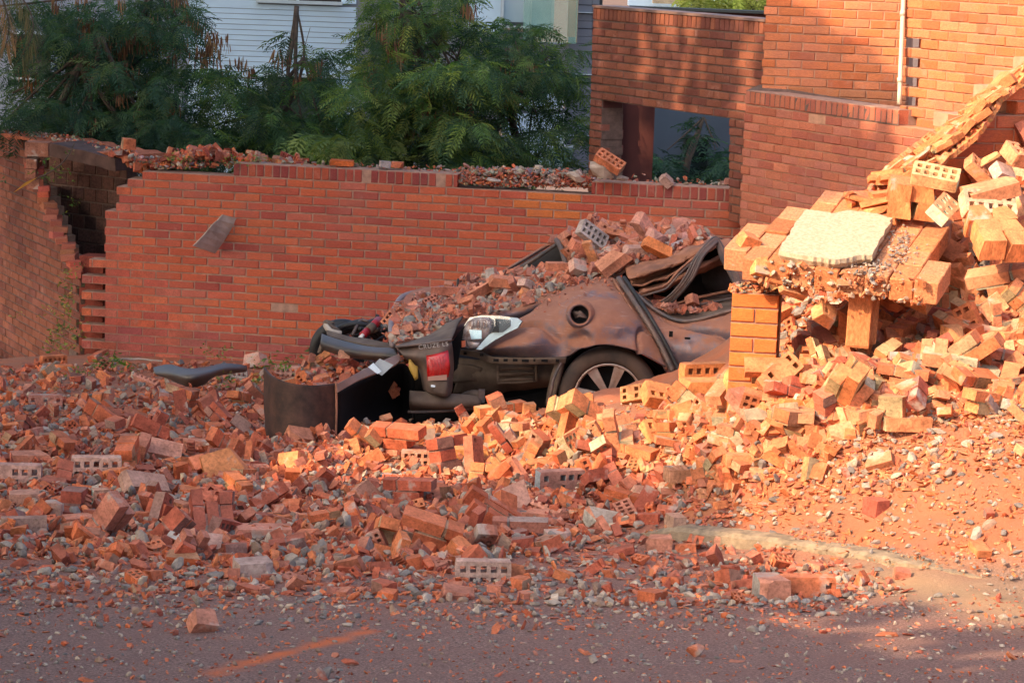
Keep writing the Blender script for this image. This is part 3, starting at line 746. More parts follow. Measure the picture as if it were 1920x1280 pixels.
A_SPLIT = [arche_split(MR, k) for k in range(6)]
A_SOLID = [arche_solid(MR, k, d) for k, d in enumerate([(.20, .118, .068), (.12, .118, .068), (.14, .10, .068), (.24, .118, .068), (.10, .09, .068), (.16, .06, .068), (.12, .118, .10), (.18, .11, .05), (.15, .118, .068), (.11, .07, .06), (.19, .09, .068), (.13, .13, .06)])]
A_CHIP = [arche_hull(MR, k, d, 12, 'brick_shard') for k, d in enumerate([(.10, .06, .035), (.08, .07, .03), (.07, .04, .04), (.12, .05, .02), (.06, .05, .045), (.09, .04, .018), (.13, .08, .025), (.05, .05, .03)])]
A_LUMP = [arche_hull(M['lump'], 20 + k, d, 22, 'cement_lump') for k, d in enumerate([(.08, .06, .05), (.06, .05, .045), (.10, .08, .05), (.12, .07, .04)])]
A_LUMP_B = [arche_hull(M['lump'], 40 + k, d, 34, 'concrete_lump') for k, d in enumerate([(.22, .16, .12), (.26, .16, .06), (.18, .13, .09)])]
def arche_clump(k):
    """two to four bricks still held together by mortar"""
    r = random.Random(600 + k); V = []; Fc = []; cc = []
    def add(c, d, col, rot=0):
        Rz = Euler((0, 0, rot)).to_matrix(); n = len(V)
        for z in (-1, 1):
            for x, y in ((-1, -1), (1, -1), (1, 1), (-1, 1)):
                V.append(Vector(c) + Rz @ Vector((x * d[0] / 2 * r.uniform(.94, 1.0), y * d[1] / 2 * r.uniform(.94, 1.0), z * d[2] / 2 * r.uniform(.95, 1.0))))
        for f in BOXF:
            Fc.append((n + f[0], n + f[1], n + f[2])); Fc.append((n + f[0], n + f[2], n + f[3])); g = r.uniform(.85, 1.1); q = col
            if col[1] < 1.2 and r.random() < .18: q = (.72, 1.5, 2.0)
            cc.extend([(q[0] * g, q[1] * g, q[2] * g)] * 2)
    rows = r.choice((2, 2, 3)); m = (.70, 1.55, 2.1)
    for j in range(rows):
        x = r.uniform(-.06, .06); l = r.choice((.24, .18, .13)); add((x, r.uniform(-.004, .004), j * .080), (l, .118, .068), (1, 1, 1), r.gauss(0, .02))
        if r.random() < .6: l2 = r.choice((.12, .09)); add((x + l / 2 + l2 / 2 + .012, 0, j * .080), (l2, .112, .066), (.95, .9, .9), r.gauss(0, .03)); add((x + l / 2 + .006, 0, j * .080), (.016, .10, .056), m)
        if j < rows - 1: add((x, 0, j * .080 + .040), (min(l, .15), .104, .016), m)
    mid = sum(V, Vector()) / len(V); V = [v - mid for v in V]
    me = mesh('mortared_clump', V, np.array(Fc), MR, cc); me['half'] = [max(abs(v[i]) for v in V) for i in range(3)]; return me
A_CLUMP = [arche_clump(k) for k in range(8)]
def arrays(me):
    n = len(me.vertices); v = np.empty(n * 3, np.float32); me.vertices.foreach_get('co', v)
    f = np.empty(len(me.polygons) * 3, np.int32); me.polygons.foreach_get('vertices', f)
    c = np.empty(len(me.polygons) * 4, np.float32); me.attributes['bcol'].data.foreach_get('color', c)
    return v.reshape(-1, 3), f.reshape(-1, 3), c.reshape(-1, 4)[:, :3]
ARR = {me.name: arrays(me) for L in (A_WHOLE, A_BROKEN, A_SPLIT, A_SOLID, A_CHIP, A_LUMP, A_LUMP_B, A_CLUMP) for me in L}
CLAY = [(.50, .125, .062), (.56, .16, .075), (.44, .105, .06), (.48, .17, .105), (.60, .19, .08), (.38, .11, .07), (.44, .17, .115), (.55, .14, .058), (.34, .085, .055)]
CLAY_LIT = [(.58, .20, .08), (.63, .24, .105), (.54, .165, .065), (.61, .27, .14), (.50, .17, .08)]  # brighter clay for pieces in the sunlit area, sunlight put into the colour
CEM = [(.9, .85, .8), (.7, .7, .72), (1.1, 1.0, .92), (.55, .54, .56), (1.2, 1.08, .95), (.8, .6, .5)]
class Heap:
    """many small pieces joined in one mesh"""
    def __init__(s): s.v = []; s.f = []; s.c = []; s.mi = []; s.n = 0
    def put(s, me, pos, eul, scale, col, mi=0):
        v, f, fc = ARR[me.name]
        Rm = np.array(eul.to_matrix(), np.float32) * scale
        s.v.append(v @ Rm.T + np.array(pos, np.float32)); s.f.append(f + s.n); s.n += len(v)
        c = np.array(col, np.float32) * fc * NP.uniform(.9, 1.1, (len(f), 1)).astype(np.float32)
        s.c.append(c); s.mi.append(np.full(len(f), mi, np.int32))
    def build(s, name, mats, label=None, cat=None, parent=None):
        me = mesh(name, np.concatenate(s.v), np.concatenate(s.f), mats, np.concatenate(s.c))
        me.polygons.foreach_set('material_index', np.concatenate(s.mi))
        o = obj(name, me, parent); tag(o, label, cat, kind='stuff'); return o
def reul(flat=.0):
    if R_.random() < flat: return Euler((R_.gauss(0, .18) + R_.choice((0, 0, math.pi)), R_.gauss(0, .18), R_.uniform(0, 6.28)))
    return Euler((R_.uniform(0, 6.28), R_.uniform(-1.2, 1.2), R_.uniform(0, 6.28)))

# zones of the photograph where debris lies (density of big and of small pieces)
RUB = [(-60, 690), (150, 684), (430, 684), (600, 700), (640, 800), (960, 790), (1060, 765), (1250, 735), (1372, 715), (1470, 700), (1560, 600), (1700, 560), (1780, 470), (1860, 320), (1990, 240), (1990, 760),
       (1700, 800), (1500, 870), (1300, 950), (1150, 1010), (900, 1065), (500, 1075), (200, 1045), (-60, 1050)]
FRINGE = [(-60, 1040), (200, 1040), (500, 1060), (900, 1050), (1180, 1000), (1480, 1030), (1700, 1080), (1700, 1110), (1500, 1140), (1000, 1135), (500, 1120), (-60, 1110)]
DIRT = [(1300, 940), (1500, 865), (1700, 795), (1990, 750), (1990, 1060), (1790, 1050), (1450, 1010), (1200, 985)]
BARE = [(-60, 1100), (600, 1110), (1000, 1125), (1500, 1130), (1990, 1080), (1990, 1300), (-60, 1300)]
def near_key(px, py, keys, r):
    for k in keys:
        if abs(px - k[0]) < r * k[2] and abs(py - k[1]) < r * k[2] * .7: return True
    return False
LAND = [((560, 750), 'beside the torn bumper'), ((370, 705), 'near the black trim strip'), ((1415, 650), 'at the pillar foot'), ((1140, 760), 'by the car wheel'), ((820, 790), 'in front of the car tail'),
        ((1240, 770), 'on the sunlit ridge before the door'), ((1560, 660), 'under the tilted panel'), ((1850, 380), 'high on the right heap'), ((1800, 560), 'halfway up the right heap'), ((1700, 720), 'low on the right heap'),
        ((1450, 850), 'at the sunlit heap foot'), ((1600, 950), 'on the orange slope above the kerb'), ((1250, 980), 'beside the kerb end'), ((1500, 1060), 'before the kerb'), ((930, 1080), 'near the grey hollow block'),
        ((100, 780), 'below the dark end wall'), ((200, 720), 'by the toothed wall end'), ((100, 940), 'at the shaded left edge'), ((330, 930), 'in shaded debris left of centre'), ((600, 930), 'in the middle of the debris'),
        ((850, 950), 'in debris below the car'), ((1050, 950), 'in debris below the wheel'), ((450, 800), 'between trim strip and bumper'), ((300, 840), 'beside the long lath'), ((200, 1150), 'on the shaded asphalt'),
        ((560, 1200), 'near the orange dust streak'), ((1000, 1180), 'alone on the asphalt'), ((1500, 1200), 'on the shaded lower asphalt'), ((1850, 1150), 'on asphalt at the corner'), ((700, 1080), 'along the debris front edge'),
        ((1150, 860), 'on the bright rubble ridge'), ((640, 860), 'where sunlight begins')]
def where(px, py):
    return min(LAND, key=lambda l: (l[0][0] - px) ** 2 + ((l[0][1] - py) * 1.6) ** 2)[1]
def tone(c):
    s = c[1] / c[0]
    return 'dusky pink' if s > .39 else 'pale orange' if (s > .33 and c[0] > .5) else 'deep red' if c[0] < .45 else 'bright orange' if s > .30 else 'brick red'
pieces = []                                     # (object, px, py, base label, group)
def thing_piece(name, me, pos, eul, scale, col, cat, desc, group, place=None):
    o = bpy.data.objects.new(name, me); COL.objects.link(o); o.location = pos; o.rotation_euler = eul
    o.scale = (scale,) * 3 if isinstance(scale, (int, float)) else scale; o.color = (*col, 1)
    px, py, d = pix(pos); pieces.append([o, px, py, desc, place or where(px, py), cat, group]); return o
EU = {'up': (0, 0), 'edge': (90, 0), 'end': (0, 90), 'tilt': (35, 12), 'lean': (60, -15), 'ont': (-25, 20)}
KEYS = [
 # px, py, mesh list, index, attitude, yaw, scale, colour, description
 (474, 1078, A_SOLID, 1, 'up', 20, 1.25, (.40, .29, .25), 'grey-faced half brick'),
 (905, 1088, A_WHOLE, 0, 'edge', 4, .98, (.46, .30, .24), 'grey crusted hollow brick lying on its side'),
 (972, 1084, A_BROKEN, 1, 'edge', -18, 1.05, (.56, .20, .11), 'broken orange brick leaning on the grey block'),
 (1446, 1120, A_SOLID, 6, 'up', 10, 1.15, (.54, .23, .15), 'pinkish brick half with cement joint'),
 (1512, 1118, A_WHOLE, 2, 'edge', 3, .98, (.56, .17, .08), 'orange hollow brick on its side next to the pinkish half'),
 (378, 1182, A_SOLID, 4, 'tilt', 30, .95, (.50, .20, .13), 'small broken brick standing askew'),
 (1660, 1190, A_CHIP, 6, 'up', 15, 1.0, (.50, .14, .06), 'reddish flat brick chip'),
 (1303, 1230, A_CHIP, 4, 'tilt', 0, 1.4, (.52, .16, .08), 'orange brick nugget'),
 (45, 1000, A_SOLID, 3, 'edge', 15, .85, (.38, .24, .19), 'grey-mortared brick on its edge'),
 (165, 1015, A_SOLID, 0, 'up', -10, 1.0, (.46, .20, .13), 'dull red brick lying flat'),
 (155, 985, A_SOLID, 0, 'up', 25, .9, (.56, .20, .12), 'brick red block lying on another brick'),
 (250, 980, A_SPLIT, 0, 'up', 18, 1.0, (.52, .16, .08), 'grooved orange brick'),
 (325, 965, A_WHOLE, 1, 'edge', -40, .8, (.58, .22, .12), 'hollow brick standing with six dark holes showing'),
 (100, 975, A_SOLID, 4, 'end', 0, 1.2, (.50, .28, .20), 'grey and red chunk standing upright'),
 (45, 945, A_SOLID, 1, 'up', 12, 1.2, (.52, .26, .18), 'dusky squarish brick half'),
 (190, 950, A_BROKEN, 2, 'edge', 20, 1.0, (.55, .30, .20), 'pinkish broken brick with two holes showing'),
 (270, 925, A_SOLID, 3, 'tilt', 35, 1.0, (.44, .26, .20), 'two bricks still mortared together, grey face forward'),
 (420, 908, A_LUMP_B, 1, 'up', 10, .75, (1, 1, 1), 'flat grey mortar slab'),
 (520, 915, A_LUMP_B, 1, 'up', -5, .65, (1.2, 1.15, 1.1), 'pale grey mortar slab'),
 (490, 1010, A_SOLID, 3, 'up', 8, 1.15, (.55, .22, .15), 'long flat brick'),
 (540, 980, A_SOLID, 0, 'up', 30, .9, (.62, .20, .09), 'bright orange brick half'),
 (345, 1030, A_SPLIT, 2, 'tilt', -30, .9, (.60, .28, .20), 'pink sloping brick slice'),
 (390, 1035, A_SOLID, 1, 'tilt', 10, .9, (.50, .30, .24), 'grey spotted half brick'),
 (685, 940, A_SOLID, 0, 'lean', 60, .9, (.48, .22, .14), 'brick leaning with dark mortar back'),
 (785, 868, A_WHOLE, 0, 'edge', 4, .85, (.56, .28, .18), 'hollow brick on its side, three dark holes low'),
 (885, 856, A_SOLID, 0, 'up', 8, 1.0, (.64, .28, .10), 'bright orange flat-topped brick'),
 (868, 826, A_SOLID, 3, 'up', 4, .9, (.68, .31, .13), 'pale yellow-lit brick'),
 (800, 828, A_SOLID, 1, 'end', 15, 1.1, (.66, .30, .12), 'orange brick standing on end'),
 (730, 895, A_LUMP_B, 1, 'up', 0, .6, (1.1, 1.1, 1.15), 'flat grey stone-like mortar piece'),
 (1050, 915, A_WHOLE, 1, 'edge', 22, 1.1, (.40, .21, .17), 'long greyish hollow brick on its side'),
 (960, 955, A_SOLID, 1, 'lean', 20, 1.3, (.48, .26, .20), 'dusky brick wedge'),
 (985, 975, A_SOLID, 3, 'up', -8, 1.0, (.54, .22, .14), 'large pinkish brick'),
 (1030, 970, A_SPLIT, 0, 'tilt', -30, .9, (.54, .24, .16), 'grooved brick slice'),
 (1045, 1015, A_SOLID, 1, 'up', 10, 1.0, (.42, .29, .24), 'grey-topped half brick'),
 (1130, 990, A_SOLID, 10, 'tilt', 10, 1.0, (.50, .22, .14), 'broken brick with a flat tilted shard on it'),
 (1265, 1000, A_SOLID, 1, 'end', 20, 1.0, (.46, .28, .20), 'cement-faced half brick standing up'),
 (1235, 1030, A_SOLID, 4, 'up', 0, 1.2, (.52, .22, .14), 'small square brick end'),
 (1355, 1022, A_SOLID, 4, 'up', 0, .9, (.62, .30, .20), 'small half brick on the kerb line'),
 (1205, 942, A_SOLID, 1, 'tilt', 20, .95, (.60, .34, .24), 'thin tile-like brick piece'),
 (1290, 895, A_WHOLE, 0, 'up', 14, 1.0, (.48, .24, .14), 'whole hollow brick lying holes up'),
 (1395, 868, A_SOLID, 0, 'up', 6, .95, (.62, .26, .12), 'whole orange brick lying flat'),
 (1420, 800, A_LUMP_B, 0, 'tilt', 30, .95, (1.0, .86, .66), 'large tan cement slab fragment'),
 (1500, 765, A_SOLID, 3, 'up', 8, .95, (.66, .22, .07), 'bright orange brick'),
 (1552, 745, A_SPLIT, 0, 'lean', 50, .9, (.62, .24, .09), 'grooved orange brick stub'),
 (1700, 800, A_WHOLE, 1, 'up', 4, .95, (.58, .22, .10), 'hollow brick lying holes up'),
 (1578, 825, A_SOLID, 2, 'lean', 10, .85, (.64, .34, .18), 'ribbed orange brick half'),
 (1870, 760, A_SPLIT, 4, 'end', 10, .9, (.56, .24, .14), 'grooved brick end'),
 (1835, 715, A_SOLID, 2, 'tilt', 20, .85, (.62, .24, .09), 'orange brick corner'),
 (1490, 695, A_SOLID, 3, 'up', -6, 1.1, (.66, .28, .11), 'long orange brick beside the pillar foot'),
 (1540, 690, A_SOLID, 0, 'up', -4, 1.1, (.66, .27, .10), 'flat orange brick next to the pillar'),
 (1640, 640, A_SOLID, 3, 'tilt', 5, 1.1, (.66, .28, .11), 'broad orange brick under the panel edge'),
 (1715, 690, A_SOLID, 0, 'up', 15, 1.0, (.64, .24, .09), 'orange brick lying flat'),
 (1785, 665, A_SOLID, 2, 'end', 10, 1.3, (.68, .32, .13), 'orange brick standing upright'),
 (1820, 610, A_BROKEN, 0, 'edge', -40, 1.15, (.66, .34, .16), 'hollow brick tilted with two holes showing'),
 (1880, 535, A_BROKEN, 2, 'ont', 35, 1.2, (.64, .26, .10), 'hollow brick tipped on its corner'),
 (1850, 560, A_BROKEN, 4, 'edge', -12, 1.1, (.60, .24, .12), 'arched broken hollow brick'),
 (1850, 650, A_SOLID, 1, 'tilt', -20, 1.1, (.62, .32, .20), 'mortar-stained orange brick'),
 (1905, 640, A_SOLID, 0, 'up', 20, 1.0, (.66, .28, .12), 'orange brick'),
 (1890, 600, A_BROKEN, 5, 'tilt', 20, 1.1, (.60, .26, .13), 'hollow brick half'),
 (1770, 620, A_LUMP, 2, 'up', 0, 1.4, (1.2, 1.1, .95), 'pale cement lump'),
 (1660, 610, A_SOLID, 2, 'tilt', 60, 1.0, (.55, .17, .06), 'deep orange brick in the shadow'),
 (1100, 762, A_BROKEN, 1, 'lean', 30, .9, (.62, .24, .09), 'sunlit broken brick'),
 (1196, 752, A_WHOLE, 1, 'lean', -20, .85, (.66, .29, .12), 'pale sunlit hollow brick'),
 (1240, 760, A_BROKEN, 6, 'tilt', 20, 1.2, (.64, .26, .10), 'golden hollow brick half'),
 (1330, 735, A_SOLID, 3, 'up', 12, 1.4, (.64, .245, .09), 'long sunlit brick'),
 (1320, 715, A_WHOLE, 0, 'edge', 22, 1.2, (.64, .245, .09), 'brick on edge with a row of square holes'),
 (1400, 745, A_SOLID, 0, 'tilt', 10, 1.2, (.70, .33, .12), 'orange brick by the pillar'),
 (990, 785, A_BROKEN, 7, 'end', 10, 1.1, (.66, .28, .12), 'jagged orange brick standing up'),
 (1130, 805, A_BROKEN, 3, 'up', 0, 1.1, (.62, .24, .09), 'sunlit hollow brick half'),
 (1230, 825, A_BROKEN, 8, 'tilt', 40, 1.2, (.64, .245, .09), 'golden broken brick'),
 (725, 775, A_WHOLE, 1, 'lean', -15, 1.0, (.66, .24, .12), 'hollow brick pair balanced before the car tail'),
 (800, 778, A_SOLID, 3, 'tilt', -22, 1.1, (.62, .22, .10), 'long grooved orange brick sloping down'),
 (765, 785, A_SPLIT, 2, 'lean', -20, 1.3, (.60, .20, .09), 'ribbed brick lump with cement inside'),
 (680, 825, A_LUMP_B, 0, 'tilt', 10, .95, (1.35, 1.2, .95), 'large cream concrete chunk'),
 (590, 805, A_SOLID, 0, 'lean', 30, 1.0, (.58, .22, .12), 'orange brick against the bumper foot'),
 (560, 830, A_SOLID, 2, 'tilt', 30, 1.0, (.56, .22, .13), 'dusky brick half below the bumper'),
 (100, 685, A_WHOLE, 0, 'edge', 35, 1.0, (.56, .17, .07), 'upright hollow brick by the dark end wall'),
 (120, 695, A_SOLID, 2, 'up', 20, 1.0, (.60, .18, .07), 'orange brick half behind it'),
 (85, 763, A_WHOLE, 1, 'edge', 10, .95, (.46, .20, .15), 'hollow brick showing two rows of dark holes'),
 (183, 775, A_BROKEN, 4, 'end', 0, .9, (.64, .20, .08), 'vivid orange hollow brick end'),
 (275, 723, A_SPLIT, 0, 'tilt', -30, 1.0, (.54, .24, .18), 'striped ribbed brick sloping left'),
 (385, 720, A_BROKEN, 2, 'edge', 0, .75, (.58, .26, .18), 'small pink hollow brick stub'),
 (440, 712, A_WHOLE, 1, 'edge', 2, .9, (.44, .36, .32), 'grey cement-faced hollow brick'),
 (480, 690, A_SOLID, 0, 'lean', -30, 1.2, (.52, .26, .20), 'dusky brick leaning left of the bumper'),
 (540, 705, A_WHOLE, 0, 'edge', 3, 1.0, (.50, .28, .22), 'mortar-streaked brick behind the bumper panel'),
 (455, 745, A_SOLID, 1, 'up', -20, .8, (.56, .20, .12), 'grey and orange brick half'),
 (200, 740, A_SOLID, 2, 'up', 10, .7, (.56, .17, .08), 'small orange brick piece'),
 (395, 765, A_SOLID, 0, 'up', -8, .8, (.55, .24, .16), 'pinkish brick'),
 (290, 778, A_BROKEN, 5, 'lean', -30, .9, (.52, .22, .16), 'broken hollow brick showing slots'),
 (245, 830, A_SOLID, 1, 'up', 5, .95, (.50, .22, .16), 'square brick half'),
 (60, 835, A_SOLID, 1, 'up', -5, .9, (.60, .20, .10), 'orange half brick with grey side'),
 (60, 870, A_SOLID, 0, 'up', 12, 1.2, (.56, .22, .14), 'flat brick with dark mortar side'),
 (180, 890, A_WHOLE, 0, 'edge', 8, 1.1, (.60, .36, .28), 'pale pink hollow brick with six holes'),
 (300, 860, A_SOLID, 3, 'tilt', 8, 1.0, (.56, .26, .18), 'pinkish brick slab'),
 (365, 840, A_SOLID, 2, 'up', 8, .95, (.54, .20, .12), 'red brick half'),
 (420, 890, A_SOLID, 0, 'lean', 15, 1.2, (.62, .24, .10), 'golden lit brick'),
 (545, 880, A_SOLID, 2, 'lean', -30, 1.0, (.62, .24, .10), 'golden lit brick corner'),
 (30, 905, A_WHOLE, 1, 'edge', 4, 1.1, (.54, .32, .26), 'dusty hollow brick with faint holes'),
 (1790, 335, None, 0, '', 0, 1, None, None),
]
keypos = []
for (px, py, L, k, att, yaw, s, c, desc) in KEYS:
    if L is None: continue
    g = hit(px, py)
    if g is None: continue
    me = L[k % len(L)]; h = me['half']; a, b = EU[att]
    e = Euler((rad(a), rad(b), rad(yaw)), 'XYZ'); Rm = e.to_matrix()
    up = sum(abs(Rm[2][i]) * h[i] for i in range(3)) * s
    g = g + cF * (-.0)
    pos = Vector((g.x, g.y, T(g.x, g.y) + up * .62))
    # slide along the ray so that the middle of the piece shows at its place
    q = P(px, py, pix(pos)[2]); pos = Vector((q.x, pos.y, q.z))
    zt = T(pos.x, pos.y) + up * .55
    if pos.z < zt: pos.z = zt
    cat = 'mortar' if L in (A_LUMP, A_LUMP_B) else 'brick'
    nm = {'mortar': 'mortar_lump', 'brick': 'loose_brick'}[cat]
    thing_piece(nm, me, pos, e, s, c, cat, desc, 'loose bricks lying in the rubble' if cat == 'brick' else 'lumps of mortar among the rubble')
    keypos.append((px, py, 38 * s))
stuff = Heap()
def sample_zone(poly):
    x0, x1 = max(-60, min(p[0] for p in poly)), min(1990, max(p[0] for p in poly)); y0, y1 = min(p[1] for p in poly), max(p[1] for p in poly)
    while True:
        x, y = R_.uniform(x0, x1), R_.uniform(y0, y1)
        if in_poly(x, y, poly): return x, y
cand = []
def throw(poly, n, kinds, smin, smax, flat=.4, lift=.45, things=False, warm=False):
    for _ in range(n):
        px, py = sample_zone(poly); g = hit(px, py)
        if g is None: continue
        if things and near_key(px, py, keypos, .62): continue
        if smax > .58 and 1035 < px < 1240 and py < 788: continue            # the wheel stays in sight
        L = R_.choice(kinds); me = R_.choice(L); s = R_.uniform(smin, smax)
        e = reul(flat); h = me['half']; Rm = e.to_matrix(); up = sum(abs(Rm[2][i]) * h[i] for i in range(3)) * s
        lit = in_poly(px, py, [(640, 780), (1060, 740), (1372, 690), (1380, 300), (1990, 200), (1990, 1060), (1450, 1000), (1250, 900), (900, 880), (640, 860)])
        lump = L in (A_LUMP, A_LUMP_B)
        c = R_.choice(CEM if lump else (CLAY_LIT if (lit and R_.random() < .7) else CLAY)); f = R_.uniform(.85, 1.15); c = tuple(x * f for x in c)
        pos = Vector((g.x, g.y, g.z + up * lift))
        if things:
            cand.append((max(h) * s * 4800 / g.y * (1 if 0 < px < 1920 else .01), me, pos, e, s, c, px, py, L, lump))
        else: stuff.put(me, pos, e, s, c, 1 if lump else 0)
BIGK = [A_WHOLE, A_BROKEN, A_BROKEN, A_SOLID, A_SOLID, A_SOLID, A_SOLID, A_CLUMP, A_CLUMP, A_SPLIT]
throw(RUB, 600, BIGK, .5, .9, .45, .5, True)
throw([(960, 790), (1060, 765), (1250, 735), (1372, 715), (1560, 700), (1700, 600), (1900, 600), (1900, 740), (1500, 850), (1200, 900), (900, 890), (640, 850)], 170, BIGK, .65, 1.0, .35, .7, True)
throw([(1540, 640), (1700, 560), (1780, 470), (1860, 320), (1990, 240), (1990, 700), (1700, 730)], 120, BIGK, .75, 1.05, .35, .7, True)
throw(RUB, 2900, [A_SOLID, A_SOLID, A_BROKEN, A_SPLIT, A_CHIP], .3, .62, .35, .6)
throw(RUB, 10500, [A_CHIP, A_CHIP, A_CHIP, A_LUMP], .45, 1.0, .35, .7)
throw(RUB, 13000, [A_CHIP, A_CHIP, A_LUMP], .16, .5, .5, .4)
throw([(1462, 565), (1600, 545), (1610, 690), (1462, 700)], 420, [A_CHIP, A_LUMP, A_CHIP], .4, 1.1, .3, .6)
throw([(1462, 575), (1600, 560), (1610, 690), (1462, 700)], 26, [A_SOLID, A_BROKEN], .6, .9, .3, .6, True)
throw(FRINGE, 90, [A_SOLID, A_CHIP, A_BROKEN], .4, .7, .6, .5, True)
throw([(x, y + 26) for x, y in FRINGE], 1100, [A_CHIP, A_CHIP, A_LUMP], .1, .55, .7, .4)
throw([(-60, 1110), (600, 1120), (1000, 1130), (1990, 1110), (1990, 1185), (-60, 1175)], 900, [A_CHIP, A_CHIP, A_LUMP], .08, .5, .7, .4)
throw(FRINGE, 2600, [A_CHIP, A_CHIP, A_CHIP, A_LUMP], .12, .8, .6, .4)
throw(DIRT, 45, [A_SOLID, A_CHIP, A_LUMP], .5, .8, .7, .4, True)
throw(DIRT, 1500, [A_CHIP] * 6 + [A_LUMP], .12, .6, .7, .35)
throw([(1300, 940), (1500, 865), (1700, 795), (1990, 750), (1990, 860), (1500, 960), (1300, 1000)], 1000, [A_CHIP] * 6 + [A_LUMP], .2, .8, .7, .4)
throw(BARE, 46, [A_CHIP, A_CHIP, A_LUMP], .5, .9, .8, .5, True)
throw(BARE, 3000, [A_CHIP, A_CHIP, A_LUMP], .05, .32, .7, .4)
HEAP = [(1470, 700), (1560, 600), (1700, 540), (1780, 450), (1850, 310), (1990, 230), (1990, 760), (1700, 800), (1500, 800)]
throw(HEAP, 420, [A_SOLID, A_BROKEN, A_SPLIT, A_CLUMP], .4, .75, .35, .7)
throw(HEAP, 2200, [A_CHIP, A_CHIP, A_LUMP], .5, 1.2, .35, .7)
throw(HEAP, 3000, [A_CHIP, A_CHIP, A_LUMP], .2, .5, .4, .5)
for _ in range(420):
    k = R_.choice((0, 1, 1, 2)); a, b = kerb_line[k], kerb_line[k + 1]; t = R_.random(); x = a[0] + (b[0] - a[0]) * t + R_.gauss(0, .05); y = a[1] + (b[1] - a[1]) * t + R_.gauss(0, .07)
    L = R_.choice([A_CHIP, A_LUMP, A_CHIP]); stuff.put(R_.choice(L), (x, y, T(x, y) + R_.uniform(.0, .035)), reul(.6), R_.uniform(.08, .4), R_.choice(CEM if L is A_LUMP else CLAY_LIT), 1 if L is A_LUMP else 0)
cand.sort(key=lambda t: -t[0])
cnt = {'brick': sum(1 for p in pieces if p[5] == 'brick'), 'shard': 0, 'mortar': sum(1 for p in pieces if p[5] == 'mortar')}
ATT = lambda e: 'lying flat' if abs(math.cos(e.x) * math.cos(e.y)) > .88 else ('tipped' if abs(math.cos(e.x) * math.cos(e.y)) > .4 else 'on its side')
for (sz, me, pos, e, s, c, px, py, L, lump) in cand:
    kind = 'mortar' if lump else 'shard' if L is A_CHIP else 'brick'
    if cnt[kind] >= (290 if kind == 'brick' else 200) or not (0 < px < 1920): stuff.put(me, pos, e, s, c, 1 if lump else 0); continue
    cnt[kind] += 1
    what = {'whole_brick': 'hollow brick', 'broken_brick': 'broken hollow brick', 'split_brick': 'grooved split brick', 'brick_chunk': 'brick chunk', 'mortared_clump': 'clump of mortared bricks', 'brick_shard': 'brick chip', 'cement_lump': 'cement lump', 'concrete_lump': 'concrete lump'}[me.name.split('.')[0]]
    size = 'large ' if sz > 33 else 'small ' if sz < 20 else ''
    desc = (size + ('grey ' if lump else tone(c) + ' ') + what + ' ' + ATT(e)).strip()
    thing_piece({'mortar': 'mortar_lump', 'shard': 'brick_chip', 'brick': 'loose_brick'}[kind], me, pos, e, s, c, {'mortar': 'mortar', 'shard': 'brick chip', 'brick': 'brick'}[kind], desc,
                {'mortar': 'lumps of mortar among the rubble', 'shard': 'brick chips scattered on the ground', 'brick': 'loose bricks lying in the rubble'}[kind])
stuff.build('rubble', [M['rubble'], M['lump']], 'small broken brick and mortar rubble covering the ground before the wall', 'rubble')

# rubble along the top of the main wall and other ledges
top = Heap()
def along(heap, pts, n, kinds, smin, smax, spread, up=.02, thick=.1):
    for _ in range(n):
        t = R_.random() * (len(pts) - 1); k = min(int(t), len(pts) - 2); a, b = pts[k], pts[k + 1]; t -= k
        p = P(a[0] + (b[0] - a[0]) * t, a[1] + (b[1] - a[1]) * t, a[2] + (b[2] - a[2]) * t)
        L = R_.choice(kinds); me = R_.choice(L)
        p = p + Vector((R_.gauss(0, spread), R_.uniform(0, thick), abs(R_.gauss(0, up))))
        heap.put(me, p, reul(.4), R_.uniform(smin, smax), tuple(x * R_.uniform(.85, 1.15) for x in R_.choice(CEM if L is A_LUMP else CLAY)), 1 if L is A_LUMP else 0)
wt = [(245, 300, 24.4), (300, 318, 24.35), (440, 312, 24.3), (600, 317, 24.1), (860, 328, 23.9), (1000, 333, 23.8), (1110, 341, 23.7), (1432, 354, 23.4)]
along(top, wt, 900, [A_CHIP, A_CHIP, A_LUMP], .25, .9, .03, .025, .25)
along(top, [(262, 320, 24.4), (330, 300, 24.4), (400, 292, 24.4), (470, 304, 24.3), (560, 312, 24.2)], 260, [A_CHIP, A_SOLID, A_SPLIT, A_LUMP], .35, .8, .05, .03, .25)
along(top, [(862, 345, 23.75), (930, 350, 23.75), (1000, 350, 23.7), (1105, 352, 23.6)], 1500, [A_CHIP, A_CHIP, A_CHIP, A_CHIP, A_LUMP], .2, .7, .03, .05, .22)
along(top, [(880, 328, 23.85), (980, 326, 23.8), (1090, 332, 23.7)], 260, [A_CHIP, A_LUMP, A_LUMP], .4, 1.2, .03, .02, .2)
along(top, [(4, 250, 26.8), (100, 262, 25.9), (215, 288, 25.1)], 240, [A_CHIP, A_CHIP, A_LUMP], .3, .9, .03, .015, .4)
along(top, [(218, 290, 24.7), (240, 300, 24.6), (262, 318, 24.5)], 70, [A_SOLID, A_CHIP, A_LUMP], .4, .8, .04, .04, .2)
along(top, [(1030, 349, 23.68), (1106, 351, 23.6)], 500, [A_CHIP, A_CHIP, A_CHIP, A_LUMP], .25, .8, .02, .05, .22)
top.build('wall_top_debris', [M['rubble'], M['lump']], 'crumbled brick and cement debris along the top of the boundary wall', 'debris')
def perch(px, py, d, me, e, s, c, nm, cat, label, group=None):
    o = bpy.data.objects.new(nm, me); COL.objects.link(o); o.location = P(px, py, d); o.rotation_euler = tuple(rad(a) for a in e)
    o.scale = (s,) * 3 if isinstance(s, (int, float)) else s; o.color = (*c, 1); tag(o, label, cat, group); return o
